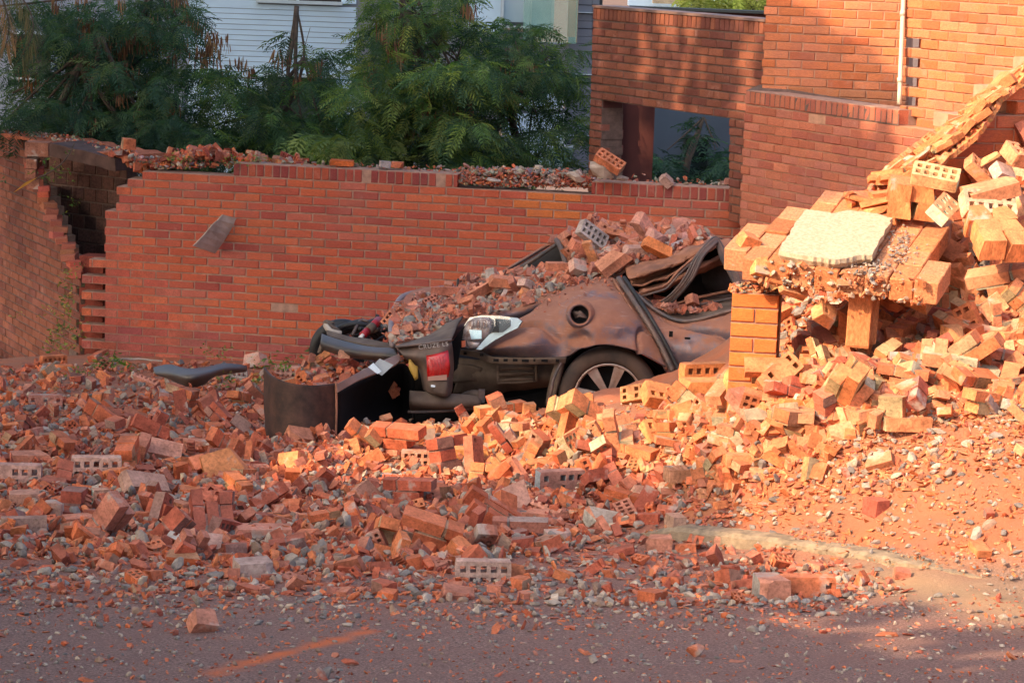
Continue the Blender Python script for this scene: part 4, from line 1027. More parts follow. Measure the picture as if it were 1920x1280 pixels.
perch(241, 270, 24.6, A_SOLID[6], (0, 4, 20), 1.05, (.52, .15, .07), 'loose_brick', 'brick', 'orange brick stub standing at the left end of the wall top', 'bricks left on top of the wall')
perch(641, 305, 24.1, A_SOLID[3], (2, 2, 3), (.95, 1, .75), (.60, .14, .04), 'loose_brick', 'brick', 'long bright orange brick lying flat on the wall top', 'bricks left on top of the wall')
perch(722, 308, 24.0, A_SOLID[1], (0, 5, 12), .85, (.42, .36, .34), 'loose_brick', 'brick', 'grey crusted half brick on the wall top below the tree', 'bricks left on top of the wall')
perch(745, 309, 24.0, A_SOLID[2], (0, 2, -8), .8, (.50, .15, .08), 'loose_brick', 'brick', 'red half brick touching the grey one on the wall top', 'bricks left on top of the wall')
perch(875, 312, 23.9, A_CHIP[0], (20, 35, 30), 1.3, (.52, .26, .20), 'loose_brick', 'brick chip', 'pointed pinkish brick chip upright on the wall top', 'bricks left on top of the wall')
perch(925, 338, 23.55, A_LUMP_B[1], (10, 8, 10), .62, (1.35, 1.25, 1.15), 'mortar_lump', 'mortar', 'smooth pale mortar disc in the dip of the wall top')
perch(1080, 332, 23.6, A_LUMP_B[2], (0, 20, 0), 1.1, (1.2, 1.05, .95), 'mortar_lump', 'mortar', 'pale cement lump left of the big chunk on the wall')
perch(1128, 318, 23.4, A_LUMP_B[0], (20, 20, 10), 1.35, (1.15, 1.05, .95), 'masonry_chunk', 'masonry', 'big grey cement chunk resting on the wall before the opening')
perch(1143, 303, 23.35, A_WHOLE[0], (30, 28, -18), 1.15, (.55, .18, .09), 'hollow_brick', 'brick', 'hollow brick stuck on the big cement chunk atop the wall')
perch(1168, 334, 23.45, A_LUMP_B[2], (0, 0, 30), .75, (1.1, 1.05, 1.0), 'mortar_lump', 'mortar', 'small pale mortar lump right of the big chunk on the wall')
perch(1249, 338, 23.4, A_SOLID[4], (30, 40, 20), 1.15, (.52, .34, .28), 'loose_brick', 'brick', 'diamond-shaped brick corner on the wall below the opening', 'bricks left on top of the wall')
perch(1366, 340, 23.35, A_SOLID[4], (0, 0, 10), .8, (.46, .20, .15), 'loose_brick', 'brick', 'small square brick at the right end of the wall top', 'bricks left on top of the wall')
for i, px in enumerate((300, 338, 375)):
    pass

# ------------------------------------------------------------------ lone pillar
fp = Frame(1372, 546, 12.9, 1462, 12.86)
pl = empty('brick_pillar', fp.at(.12, .3, -.1), 'lone brick pillar with crumbling top, its face brightly sunlit', 'pillar')
pl['kind'] = 'thing'
pr = MB(); pv = fp.uv(1372, 548)[1]; pw = .242
def pillar():
    base = Vector(pl.location); rot = Matrix((fp.U, -fp.N, Vector((0, 0, 1)))).transposed().to_4x4()
    rot2 = Matrix((fp.N, fp.U, Vector((0, 0, 1)))).transposed().to_4x4()
    for row in range(13):
        v = pv + row * .0755; vc = v + .0378
        spans = [(0, pw)] if row % 2 == 0 else [(0, pw / 2 - .001), (pw / 2 + .001, pw)]
        for a, b in spans:
            o = bpy.data.objects.new('brick', R_.choice(BRK)); COL.objects.link(o); o.parent = pl
            o.matrix_local = Matrix.Translation(fp.at((a + b) / 2, vc) - base) @ rot @ Matrix.Diagonal((b - a - .006, .12, .067, 1))
            o.color = (*[x * R_.uniform(.93, 1.07) for x in (.64, .17, .045)], 1)
        c = fp.at(pw / 2, vc, -.125); pr.box(c, fp.U * (pw / 2 - .003), fp.N * .118, fp.V * .0375)
    pr.build('core', M['mortar'], pl)
pillar()
ph = Heap()
for _ in range(190):
    L = R_.choice([A_CHIP, A_CHIP, A_LUMP, A_SPLIT if R_.random() < .15 else A_CHIP]); t = R_.random()
    p = fp.at(pw * (t * 1.04 - .02), pv - abs(R_.gauss(0, .012 + .03 * t)), -R_.uniform(0, .24))
    ph.put(R_.choice(L), p, reul(.3), R_.uniform(.2, .6), tuple(x * R_.uniform(.9, 1.15) for x in (R_.choice(CEM) if L is A_LUMP else R_.choice(CLAY_LIT))), 1 if L is A_LUMP else 0)
ph.build('crumbled_top', [M['rubble'], M['lump']], None, None, pl)

# ------------------------------------------------------------------ tilted piece of fallen brickwork with a rendered slab on it
Q = {'FL': P(1396, 478, 12.75), 'FR': P(1738, 520, 12.45), 'BL': P(1545, 372, 13.55)}
pU = (Q['FR'] - Q['FL']); plen = pU.length; pU.normalize(); pVv = (Q['BL'] - Q['FL']); pVv = pVv - pU * pVv.dot(pU); pdep = pVv.length; pVv.normalize()
pN = pU.cross(pVv).normalized()
if pN.z < 0: pN = -pN
def pan(u, v, w=0.0): return Q['FL'] + pU * u + pVv * v + pN * w
fpn = empty('fallen_brick_panel', pan(.5, .4), 'large tilted panel of fallen brickwork resting on the pillar', 'masonry')
prot = Matrix((pU, pVv, pN)).transposed().to_4x4()
TOPB = [bpy.data.meshes.new('x')]
def unit_block(k):
    bm = bmesh.new(); bmesh.ops.create_cube(bm, size=1)
    bmesh.ops.bevel(bm, geom=bm.edges[:], offset=.045, segments=1, affect='EDGES')
    r = random.Random(k)
    for v in bm.verts: v.co += Vector((r.uniform(-.012, .012), r.uniform(-.012, .012), r.uniform(-.02, .02)))
    V = [v.co.copy() for v in bm.verts]; bm.verts.index_update(); Fc = [[v.index for v in f.verts] for f in bm.faces]; bm.free()
    return mesh('block_brick', V, Fc, M['clean_brick'])
UB = [unit_block(k) for k in range(4)]
ppoly = [(1385, 470), (1400, 430), (1430, 415), (1480, 395), (1520, 378), (1560, 368), (1700, 392), (1760, 418), (1768, 470), (1745, 530), (1650, 548), (1480, 520), (1440, 560), (1380, 520)]
cu, cv, ch = .124, .215, .116
base = Vector(fpn.location)
for i in range(-2, int(plen / cu) + 3):
    v1_ = R_.uniform(-.012, .012) - .06
    for j in range(0, int(pdep / cv) + 3):
        bl = cv * (.55 if (j == 0 and i % 2) else 1)
        u, v = i * cu + cu / 2, v1_ + bl / 2; v1_ += bl
        q = pix(pan(u, v))
        if not in_poly(q[0], q[1], ppoly): continue
        for lay in range(1):
            o = bpy.data.objects.new('brick', R_.choice(UB)); COL.objects.link(o); o.parent = fpn
            jt = Euler((rad(R_.gauss(0, .6)), rad(R_.gauss(0, .6)), rad(R_.gauss(0, .7)))).to_matrix().to_4x4()
            vv = v; ln = bl - .004
            o.matrix_local = Matrix.Translation(pan(u + R_.gauss(0, .001), vv, -.058) - base) @ prot @ jt @ Matrix.Translation((0, 0, R_.uniform(-.005, .004))) @ Matrix.Diagonal((cu - .005, ln - .001, ch, 1))
            f = R_.uniform(.62, 1.12); o.color = (*[x * f for x in R_.choice([(.66, .26, .12), (.62, .22, .09), (.68, .30, .15)])], 1)
mcx = MB(); ca, cb_ = .16, plen - .06
mcx.box(pan((ca + cb_) / 2, pdep * .52, -.062), pU * ((cb_ - ca) / 2), pVv * (pdep * .40), pN * .048); mcx.build('joint_mortar', M['warm_mortar'], fpn)
# slab of render
def slab():
    outl = [(1512, 392), (1540, 396), (1562, 400), (1590, 394), (1640, 400), (1672, 408), (1668, 420), (1652, 446), (1634, 478), (1610, 478), (1588, 484), (1566, 487), (1540, 483), (1500, 478), (1462, 470), (1466, 455), (1482, 436), (1490, 418), (1502, 404)]
    O = pan(0, 0, .055)
    pts = [hit_plane(x, y, O, pN) for x, y in outl]
    dense = []
    for a, b in zip(pts, pts[1:] + pts[:1]):
        for t in range(5): dense.append(a.lerp(b, t / 5) + Vector((R_.gauss(0, .004), R_.gauss(0, .004), 0)))
    n = len(dense); c = sum(dense, Vector()) / n
    bm = bmesh.new(); top = [bm.verts.new(p) for p in dense]; mid = [bm.verts.new(p + (p - c) * .008 - pN * (.022 + R_.uniform(0, .003))) for p in dense]; bot = [bm.verts.new(p - (p - c) * (.01 + .07 * float(vnoise(p.x * 14, p.y * 14, 5))) - pN * (.052 + R_.uniform(0, .003))) for p in dense]
    bm.faces.new(top)
    for i in range(n):
        j = (i + 1) % n
        bm.faces.new((top[i], mid[i], mid[j], top[j])); bm.faces.new((mid[i], bot[i], bot[j], mid[j]))
    bm.faces.new(bot[::-1]); bmesh.ops.recalc_face_normals(bm, faces=bm.faces[:]); bmesh.ops.triangulate(bm, faces=[f for f in bm.faces if len(f.verts) > 4])
    V = [v.co.copy() for v in bm.verts]; bm.verts.index_update(); Fc = [[v.index for v in f.verts] for f in bm.faces]; bm.free()
    return mesh('render_slab', V, Fc, M['slab'])
tag(obj('render_slab', slab()), 'cream rough concrete slab lying on the tilted brick panel', 'slab', kind='thing')
sc_ = Heap()
for _ in range(330):
    a = R_.random()
    if a < .5: px, py = R_.gauss(1690, 14), R_.gauss(455, 22)
    elif a < .8: px, py = R_.gauss(1630, 22), R_.gauss(497, 9)
    else: px, py = R_.uniform(1470, 1740), R_.uniform(430, 520)
    p = hit_plane(px, py, pan(0, 0, .008), pN)
    sc_.put(R_.choice(A_LUMP + A_CHIP[:3]), p, reul(.4), R_.uniform(.08, .34), R_.choice(CEM), 1)
for _ in range(230):
    u = R_.uniform(.05, plen); q = pan(u, -.06 + R_.gauss(0, .012), R_.uniform(-.125, .01)); L = R_.choice([A_CHIP, A_LUMP, A_SPLIT if R_.random() < .2 else A_CHIP])
    sc_.put(R_.choice(L), q, reul(.2), R_.uniform(.15, .55), R_.choice(CEM if L is A_LUMP else CLAY_LIT), 1 if L is A_LUMP else 0)
for _ in range(200):
    q = pan(R_.uniform(.04, plen * .3), R_.uniform(-.03, .4), -.13 + R_.gauss(0, .02)); sc_.put(R_.choice(A_CHIP), q, reul(.2), R_.uniform(.3, .8), R_.choice(CLAY_LIT), 0)
sc_.build('cement_crumbs', [M['rubble'], M['lump']], 'grey cement crumbs strewn over the tilted brick panel', 'debris')
def block(px, py, d, dims, e, c, label, group=None, nm='loose_brick', cat='brick', src=None):
    o = perch(px, py, d, src or A_SOLID[3], e, 1, c, nm, cat, label, group)
    if src is None: o.data = R_.choice(UB); o.scale = dims
    return o
GH_ = 'bricks on and under the tilted panel'
OR = (.64, .23, .09)
block(1611, 600, 12.75, (.12, .11, .27), (0, 1, -8), OR, 'upright orange brick propping up the tilted panel from below', GH_)
block(1638, 596, 12.80, (.045, .12, .25), (0, 2, -8), (.50, .20, .09), 'narrow side slice of the prop brick, pitted and darker', GH_)
perch(1490, 541, 12.72, A_BROKEN[5], (62, 18, 30), 1.0, (.60, .27, .13), 'loose_brick', 'brick', 'broken hollow brick wedged between pillar and tilted panel', GH_)
perch(1550, 590, 12.75, A_BROKEN[1], (55, 28, 35), 1.05, (.64, .28, .12), 'loose_brick', 'brick', 'hollow brick piece lying askew below the tilted panel', GH_)
perch(1668, 566, 12.9, A_LUMP_B[2], (10, 20, 0), 1.0, (.95, .30, .12), 'loose_brick', 'brick', 'rounded shaded orange chunk right of the prop brick', GH_)
perch(1720, 555, 12.85, A_BROKEN[3], (40, 20, -20), 1.0, (.55, .22, .09), 'loose_brick', 'brick', 'hollow brick half hanging under the panel right end', GH_)
perch(1432, 500, 12.7, A_BROKEN[7], (70, 10, 20), 1.0, (.70, .32, .12), 'loose_brick', 'brick', 'jagged holed brick standing on the pillar top', GH_)
perch(1452, 520, 12.72, A_BROKEN[2], (80, -30, 0), .9, (.72, .34, .13), 'loose_brick', 'brick', 'broken brick piece upright between pillar top and panel', GH_)
perch(1402, 452, 12.9, A_SOLID[4], (20, 20, 30), 1.0, (.68, .24, .09), 'loose_brick', 'brick', 'small orange brick end at the panel left tip', GH_)
# blocks piled above the panel
GB = 'bricks piled behind the tilted panel'
perch(1754, 331, 13.05, A_WHOLE[0], (32, 8, -14), 1.0, (.70, .38, .19), 'loose_brick', 'brick', 'whole hollow brick with ten holes facing up, topmost behind the panel', GB)
perch(1768, 392, 12.95, A_WHOLE[1], (40, -12, 66), .95, (.70, .38, .19), 'loose_brick', 'brick', 'whole hollow brick with its end forward, holes towards the viewer', GB)
perch(1852, 385, 12.9, A_WHOLE[0], (52, 4, 12), 1.15, (.66, .40, .26), 'loose_brick', 'brick', 'pale hollow brick on edge, holes clogged with mortar', GB)
perch(1858, 358, 12.95, A_SOLID[7], (10, -16, 12), 1.45, (.66, .28, .14), 'loose_brick', 'brick', 'flat orange brick slice lying across the pale hollow brick', GB)
perch(1850, 300, 13.3, A_CHIP[6], (10, -32, 10), 1.5, (.66, .28, .12), 'brick_chip', 'brick chip', 'pointed orange shard near the top of the heap', GB)
perch(1880, 325, 13.2, A_SOLID[1], (40, 20, 30), .95, (.52, .36, .30), 'loose_brick', 'brick', 'pinkish grey brick stub high on the heap', GB)
perch(1905, 290, 13.2, A_BROKEN[0], (30, 10, 30), 1.1, (.66, .28, .14), 'loose_brick', 'brick', 'orange holed brick at the very top of the heap', GB)
perch(1838, 322, 13.3, A_BROKEN[4], (30, 40, 10), .9, (.66, .26, .12), 'loose_brick', 'brick', 'broken orange piece below the pointed shard', GB)
ck = empty('brickwork_chunk', P(1865, 430, 12.75), 'chunk of brickwork three courses high with flat orange top', 'masonry')
for j in range(3):
    for i in range(2):
        o = bpy.data.objects.new('brick', R_.choice(UB)); COL.objects.link(o); o.parent = ck
        e = Euler((rad(26), rad(-3), rad(8))).to_matrix().to_4x4() @ Euler((rad(R_.gauss(0, 2)), rad(R_.gauss(0, 2)), rad(R_.gauss(0, 2)))).to_matrix().to_4x4(); o.data = R_.choice([A_SOLID[0], A_SOLID[3], A_SOLID[8], A_SOLID[10]]); hf = o.data['half']
        o.matrix_local = e @ Matrix.Translation((-.065 + i * .128 + (j % 2) * .02, -.15 + j * .122, -j * .01)) @ Matrix.Diagonal((.066 / hf[0], .060 / hf[1], .055 / hf[2], 1)); f = R_.uniform(.9, 1.1)
        o.color = (.62 * f, .22 * f, .085 * f, 1)
ck2 = empty('brickwork_chunk', P(1705, 372, 13.15), 'block of worn mortared bricks at the foot of the torn wall', 'masonry')
for j in range(2):
    for i in range(2):
        o = bpy.data.objects.new('brick', R_.choice(UB)); COL.objects.link(o); o.parent = ck2
        e = Euler((rad(8), rad(4), rad(-8))).to_matrix().to_4x4(); o.data = R_.choice([A_SOLID[0], A_SOLID[3], A_SOLID[8], A_SOLID[10]]); hf = o.data['half']
        o.matrix_local = e @ Matrix.Translation((-.055 + i * .12 + j * .012, .02 * i, .045 - j * .09)) @ Matrix.Diagonal((.062 / hf[0], .1 / hf[1], .046 / hf[2], 1)); f = R_.uniform(.9, 1.1)
        o.color = (.62 * f, .21 * f, .08 * f, 1)

# torn end of the broken wall: rough masonry ribbon full of brick ends
te2 = empty('torn_wall_edge', P(1760, 290, 13.3), 'diagonal jagged sunlit edge of torn masonry above the heap', 'masonry'); te2['kind'] = 'thing'
edge = [(1632, 398, 13.45, 28), (1630, 352, 13.4, 34), (1668, 312, 13.45, 40), (1712, 278, 13.5, 40), (1765, 240, 13.55, 36), (1800, 215, 13.6, 34), (1826, 188, 13.65, 30), (1850, 165, 13.7, 22), (1905, 128, 13.8, 18), (1960, 100, 13.9, 18)]
bmv = []; bmf = []
K = 90
for i in range(K + 1):
    t = i / K * (len(edge) - 1); k = min(int(t), len(edge) - 2); t -= k; a, b = edge[k], edge[k + 1]
    x, y, d, w = [a[q] + (b[q] - a[q]) * t for q in range(4)]; w *= 1.35
    dx, dy = b[0] - a[0], b[1] - a[1]; l = math.hypot(dx, dy); nx_, ny_ = -dy / l, dx / l
    if ny_ < 0: nx_, ny_ = -nx_, -ny_
    for s in range(7):
        f = s / 6; j = R_.uniform(-.04, .04) * (0 if s in (0, 6) else 1)
        off = w * (f * 1.15 - .1)
        bmv.append(P(x + nx_ * off + R_.uniform(-1.5, 1.5), y + ny_ * off + R_.uniform(-1.5, 1.5), d + .22 - .24 * f + j))
    if i:
        for s in range(6): bmf.append(((i - 1) * 7 + s, (i - 1) * 7 + s + 1, i * 7 + s + 1, i * 7 + s))
rib = obj('torn_core', mesh('torn_core', bmv, bmf, M['rubble'], [[x * R_.uniform(.8, 1.15) for x in (.60, .22, .09)] for _ in bmf]), te2)
sol_ = rib.modifiers.new('thick', 'SOLIDIFY'); sol_.thickness = .03; sol_.offset = -1
for i in range(62):
    t = i / 62 * (len(edge) - 1.2); k = min(int(t), len(edge) - 2); t -= k; a, b = edge[k], edge[k + 1]
    x, y, d, w = [a[q] + (b[q] - a[q]) * t for q in range(4)]
    o = bpy.data.objects.new('brick', R_.choice(A_SPLIT + A_SOLID + A_BROKEN[:4])); COL.objects.link(o); o.parent = te2
    dx, dy = b[0] - a[0], b[1] - a[1]
    f = R_.random(); o.matrix_local = Matrix.Translation(P(x + R_.uniform(-3, 6) + w * .25 * f, y + w * (.06 + 1.15 * f), d + .12 - .16 * f) - te2.location) @ Euler((rad(R_.gauss(0, 10)), rad(-38 if k > 1 else -10) + rad(R_.gauss(0, 9)), rad(R_.gauss(0, 16)))).to_matrix().to_4x4() @ Matrix.Diagonal((R_.uniform(.6, 1.1), R_.uniform(.6, 1.0), R_.uniform(.3, .6), 1))
    g = R_.uniform(.88, 1.12); o.color = (.62 * g, .22 * g, .085 * g, 1)

# ------------------------------------------------------------------ drain pipe
def tube_mesh(name, pts, rads, mat, seg=8, flat=None, smooth=True):
    pts = [Vector(p) for p in pts]; n = len(pts); vs = []; fs = []
    if isinstance(rads, (int, float)): rads = [rads] * n
    up = Vector((0, 0, 1)); prev = None
    for i in range(n):
        t = (pts[min(i + 1, n - 1)] - pts[max(i - 1, 0)]).normalized()
        if prev is None:
            a = t.cross(up) if abs(t.z) < .9 else t.cross(Vector((0, 1, 0)))
        else: a = prev - t * prev.dot(t)
        a.normalize(); prev = a; b = t.cross(a)
        fl = flat or (1, 1)
        for s in range(seg):
            w = 2 * math.pi * s / seg; vs.append(pts[i] + a * math.cos(w) * rads[i] * fl[0] + b * math.sin(w) * rads[i] * fl[1])
        if i:
            for s in range(seg): fs.append(((i - 1) * seg + s, (i - 1) * seg + (s + 1) % seg, i * seg + (s + 1) % seg, i * seg + s))
    fs.append(tuple(range(seg))[::-1]); fs.append(tuple((n - 1) * seg + s for s in range(seg)))
    return mesh(name, vs, fs, mat, None, smooth)
def crv(pts, k=6):
    """smooth curve through (px, py, depth) points"""
    q = [P(*p) for p in pts]; out = []
    for i in range(len(q) - 1):
        p0, p1, p2, p3 = q[max(i - 1, 0)], q[i], q[i + 1], q[min(i + 2, len(q) - 1)]
        for j in range(k):
            t = j / k; out.append(.5 * ((2 * p1) + (p2 - p0) * t + (2 * p0 - 5 * p1 + 4 * p2 - p3) * t * t + (3 * p1 - p0 - 3 * p2 + p3) * t ** 3))
    out.append(q[-1]); return out
dp = empty('drain_pipe', P(1689, 180, 20.3), 'pale cream drainpipe running down beside the sunlit wall', 'pipe')
obj('pipe', tube_mesh('pipe', crv([(1697, -80, 20.45), (1694, 0, 20.45), (1690, 95, 20.45), (1686, 196, 20.45)], 4), .019, M['pipe'], 10), dp)
for y in (25, 150): obj('collar', tube_mesh('collar', [P(1693.5 - y * .04, y - 4, 20.45), P(1693.3 - y * .04, y + 5, 20.45)], .0225, M['pipe'], 10), dp)

# ------------------------------------------------------------------ plank on the wall, twigs, trim
def plank(name, a, b, c, d_, th, mat, label, cat):
    q = [P(*a), P(*b), P(*c), P(*d_)]; n = (q[1] - q[0]).cross(q[3] - q[0]).normalized() * th
    if n.y < 0: n = -n
    g = MB(); k = 6; vs = []; fs = []
    for i in range(k + 1):
        t = i / k; l = q[0].lerp(q[3], t); r = q[1].lerp(q[2], t); j = Vector((R_.gauss(0, .002), 0, R_.gauss(0, .002)))
        vs += [l + j, r + j, r + n + j, l + n + j]
        if i:
            for s in range(4): fs.append(((i - 1) * 4 + s, (i - 1) * 4 + (s + 1) % 4, i * 4 + (s + 1) % 4, i * 4 + s))
    fs += [(0, 3, 2, 1), (k * 4, k * 4 + 1, k * 4 + 2, k * 4 + 3)]
    return tag(obj(name, mesh(name, vs, fs, mat)), label, cat)
plank('grey_board', (418, 402, 24.12), (449, 410, 24.24), (404, 475, 24.26), (363, 461, 23.9), .02, M['wood'], 'weathered grey board sticking out of the brick wall at a slant', 'board')
def stick(name, pts, r0, r1, mat, label, cat, k=6):
    c = crv(pts, k); n = len(c)
    return tag(obj(name, tube_mesh(name, [p + Vector((R_.gauss(0, .0015), 0, R_.gauss(0, .0015))) for p in c], [r0 + (r1 - r0) * i / (n - 1) for i in range(n)], mat, 6)), label, cat)
stick('timber_lath', [(40, 838, 15.6), (150, 820, 15.7), (230, 808, 15.8), (300, 799, 15.9)], .018, .014, M['wood'], 'long thin pale lath lying across the left debris', 'timber')
stick('branch', [(162, 692, 22.6), (200, 676, 22.7), (260, 673, 22.8), (325, 679, 22.8)], .014, .008, M['wood'], 'bare curved branch at the foot of the main wall', 'branch')
tw = empty('hanging_twig', P(90, 330, 24.9), 'dry twig with one yellow leaf hanging over the gap', 'twig')
obj('stem', tube_mesh('stem', crv([(140, 268, 24.8), (122, 300, 24.75), (95, 322, 24.7), (70, 334, 24.7), (45, 346, 24.65)], 5), .006, M['bark'], 6), tw)
lf = MB(); a, b, c_, d2 = P(72, 332, 24.65), P(48, 342, 24.6), P(24, 362, 24.6), P(50, 347, 24.63)
lf.add([a, b, c_, d2], [(0, 1, 2, 3)], (.65, .30, .08)); o = lf.build('dry_leaf', M['leaf'], tw)

# weeds and creeper
def sprig(heap, base, n, size, cols, up=1.0):
    for _ in range(n):
        d = Vector((R_.gauss(0, 1), R_.gauss(0, 1), abs(R_.gauss(0, up)))).normalized() * size * R_.uniform(.3, 1)
        c = base + d; w = size * R_.uniform(.10, .22); t = Vector((R_.gauss(0, 1), R_.gauss(0, 1), R_.gauss(0, .6))).normalized(); s = t.cross(Vector((R_.gauss(0, 1), R_.gauss(0, 1), 1))).normalized()
        heap.add([c - t * w * 1.6, c - s * w * .6, c + t * w * 1.6, c + s * w * .6], [(0, 1, 2, 3)], tuple(x * R_.uniform(.7, 1.3) for x in R_.choice(cols)))
GR = [(.09, .16, .03), (.14, .20, .04), (.06, .11, .03), (.22, .24, .06)]
YE = [(.30, .26, .07), (.20, .20, .05), (.38, .28, .10), (.10, .13, .04)]
def weed(px, py, d, n, size, cols, label, spread=(20, 8), group=None):
    h = MB()
    for _ in range(n):
        x, y = R_.gauss(px, spread[0]), R_.gauss(py, spread[1]); sprig(h, P(x, y, d + R_.uniform(-.1, .1)), 7, size, cols)
    o = h.build('weed', M['leaf']); tag(o, label, 'plant', group, 'stuff')
weed(225, 684, 22.2, 14, .10, GR, 'bright green weed at the wall foot near the bare branch', (24, 6))
weed(540, 686, 22.0, 12, .10, GR, 'low green weed behind the torn bumper', (28, 6))
weed(485, 722, 18.6, 9, .09, YE, 'yellowish weed left of the torn bumper', (10, 14))
weed(425, 716, 19.2, 7, .07, GR, 'small green weed by the grey hollow brick', (8, 8))
weed(380, 664, 22.6, 9, .08, YE, 'dry straw-coloured weed at the wall foot above the trim strip', (28, 6))
weed(10, 720, 22, 7, .10, GR, 'dark green weed at the far left edge', (12, 14))
weed(150, 712, 21.5, 12, .08, YE, 'dry brownish weeds below the toothed wall end', (22, 12))
weed(125, 560, 24.35, 26, .09, YE + GR, 'creeper climbing the dark end wall beside its toothed edge', (13, 40))
weed(120, 640, 24.3, 18, .10, GR + YE, 'darker leafy creeper low on the dark end wall', (22, 18))
weed(70, 595, 24.6, 7, .07, YE, 'sparse yellowing creeper strands on the dark end wall', (18, 8))
weed(95, 330, 25.0, 9, .08, GR, 'small leaves sprouting behind the hanging twig in the gap', (16, 10))
weed(135, 365, 25.1, 8, .07, GR, 'faint vine trailing inside the dark gap', (6, 22))
weed(460, 306, 24.2, 14, .07, YE + GR, 'dry green weeds growing among the debris on the wall top', (34, 5))
weed(310, 308, 24.3, 10, .08, YE, 'straw and dry stems over the left wall top', (26, 7))
weed(610, 300, 24.3, 7, .06, GR, 'small green tuft on the wall top before the trees', (12, 5))
weed(1295, 434, 17.8, 3, .05, [(.5, .42, .03)], 'tiny yellow flowers on the crumpled car roof', (7, 3))

# ------------------------------------------------------------------ buildings behind
def plate(px0, py0, px1, py1, d, th, name, mat, parent, col=None):
    """upright slab facing the camera side, between two photo corners at one distance"""
    Y = d * cF.y
    def V_(x, y): q = P(x, y, 1.0); return q * (Y / q.y)
    A = V_(px0, py0); B = V_(px1, py1); m1 = V_((px0 + px1) / 2, py0); m2 = V_((px0 + px1) / 2, py1); l1 = V_(px0, (py0 + py1) / 2); l2 = V_(px1, (py0 + py1) / 2)
    w = l2.x - l1.x; h = m1.z - m2.z; c = (A + B) / 2
    g = MB(); g.box(c + Vector((0, th / 2, 0)), (w / 2, 0, 0), (0, th / 2, 0), (0, 0, h / 2))
    o = g.build(name, mat, parent)
    if col: o.color = (*col, 1)
    return o
wb = empty('white_building', P(500, 340, 33), 'white building clad in horizontal boards behind the trees', 'building'); D1 = 33
bd = 0; y = -90
while y < 330:
    c = R_.uniform(.95, 1.03)
    segs = [(352, 668)]
    if -40 < y < 3: segs = [(352, 484), (640, 668)]
    if 138 < y < 320: segs = [(352, 500), (630, 668)]
    for a, b in segs: plate(a, y, b, y + 8.9, D1 + R_.uniform(0, .006), .06, 'board', M['cladding'], wb)
    y += 9.9
plate(352, -90, 668, 330, D1 + .035, .25, 'wall', M['concrete'], wb)
wf = plate(480, 2, 642, 8, D1 - .08, .16, 'window_frame', M['frame'], wb)
plate(484, -40, 640, 3, D1 + .02, .02, 'window_pane', M['dark_glass'], wb)
plate(531, -40, 540, 3, D1 - .02, .05, 'window_mullion', M['frame'], wb); plate(556, -40, 561, 3, D1 - .02, .05, 'window_mullion', M['frame'], wb)
plate(500, 146, 628, 320, D1 - .05, .06, 'lower_shutter', mat_plain('dark_green_shutter', (.035, .06, .045), .7, var=.4, scale=3, bump=.1), wb)
plate(497, 139, 634, 145, D1 - .1, .15, 'shutter_frame', M['frame'], wb)
hb = empty('grey_house', P(150, 330, 34.5), 'bluish grey house wall showing through the trees at left', 'building')
plate(-150, -90, 352, 330, 34.5, .3, 'wall', mat_plain('lilac_grey_wall', (.30, .34, .42), .9, var=.2, scale=1, bump=.1), hb)
for i, (a, b, c, e) in enumerate([(20, 60, 100, 150), (200, 40, 270, 140), (290, 180, 340, 260), (60, 180, 130, 260)]):
    f = plate(a, b, c, e, 34.45, .05, 'window', M['frame'], hb); plate(a + 5, b + 5, c - 5, e - 5, 34.42, .04, 'pane', M['dark_glass'], hb)
gb = empty('grey_building', P(900, 340, 31), 'grey tiled apartment building with glass balconies behind the tree', 'building')
plate(668, -90, 712, 330, 31.2, .4, 'corner_column', M['concrete'], gb)
# facade pieces around the windows
for (a, b, c, e) in ((712, -90, 940, 330), (940, 62, 1000, 128), (940, 205, 1066, 214), (940, 310, 1066, 330), (1000, 82, 1066, 128), (1058, 128, 1066, 330)):
    plate(a, b, c, e, 31.3, .3, 'facade', M['concrete'], gb)
y = -90; i = 0
while y < 330:
    x = 1066
    while x < 1112: plate(x, y, min(x + 45, 1125) - .8, y + 13.2, 31.25, .2, 'tile', M['grey_tile'], gb); x += 45
    y += 14 if i % 3 else 14.8; i += 1
    if i % 8 == 0: plate(1066, y - 1, 1125, y + .4, 31.2, .1, 'joint_strip', M['frame'], gb); y += 1.5
plate(1066, -90, 1125, 330, 31.36, .2, 'tile_backing', M['room'], gb)
plate(880, -90, 940, 60, 31.26, .05, 'pale_render', M['cladding'], gb)
for (a, b, c, e) in ((940, -60, 1040, 55), (940, 128, 1058, 205), (940, 214, 1058, 310)):
    plate(a, b, a + 5, e, 31.1, .1, 'window_frame', M['frame'], gb); plate(c - 5, b, c, e, 31.1, .1, 'window_frame', M['frame'], gb)
    plate(a + 5, e - 5, c - 5, e, 31.1, .1, 'window_frame', M['frame'], gb); m = (a + c) / 2 + 6; plate(m, b, m + 2, e - 5, 31.12, .05, 'window_mullion', M['frame'], gb)
    plate(a + 5, b, c - 5, e - 5, 31.18, .03, 'window_pane', mat_glass('pale_window_glass', (.42, .56, .62), .08, 1.0) if b < 0 else M['cladding'], gb)
plate(945, 42, 985, 51, 31.14, .03, 'dark_sill_gap', M['room'], gb)
plate(1066, -60, 1081, 70, 30.9, .15, 'orange_pier', M['orange_wall'], gb); plate(1081, -60, 1084.5, 80, 30.88, .17, 'cream_edge', M['slab'], gb)
plate(982, -60, 1083, 81, 30.7, .02, 'balcony_glass', M['green_glass'], gb); plate(1018, 277, 1073, 330, 30.6, .02, 'balcony_glass', M['green_glass'], gb)
plate(1016, 272, 1075, 276, 30.6, .05, 'handrail', M['frame'], gb)
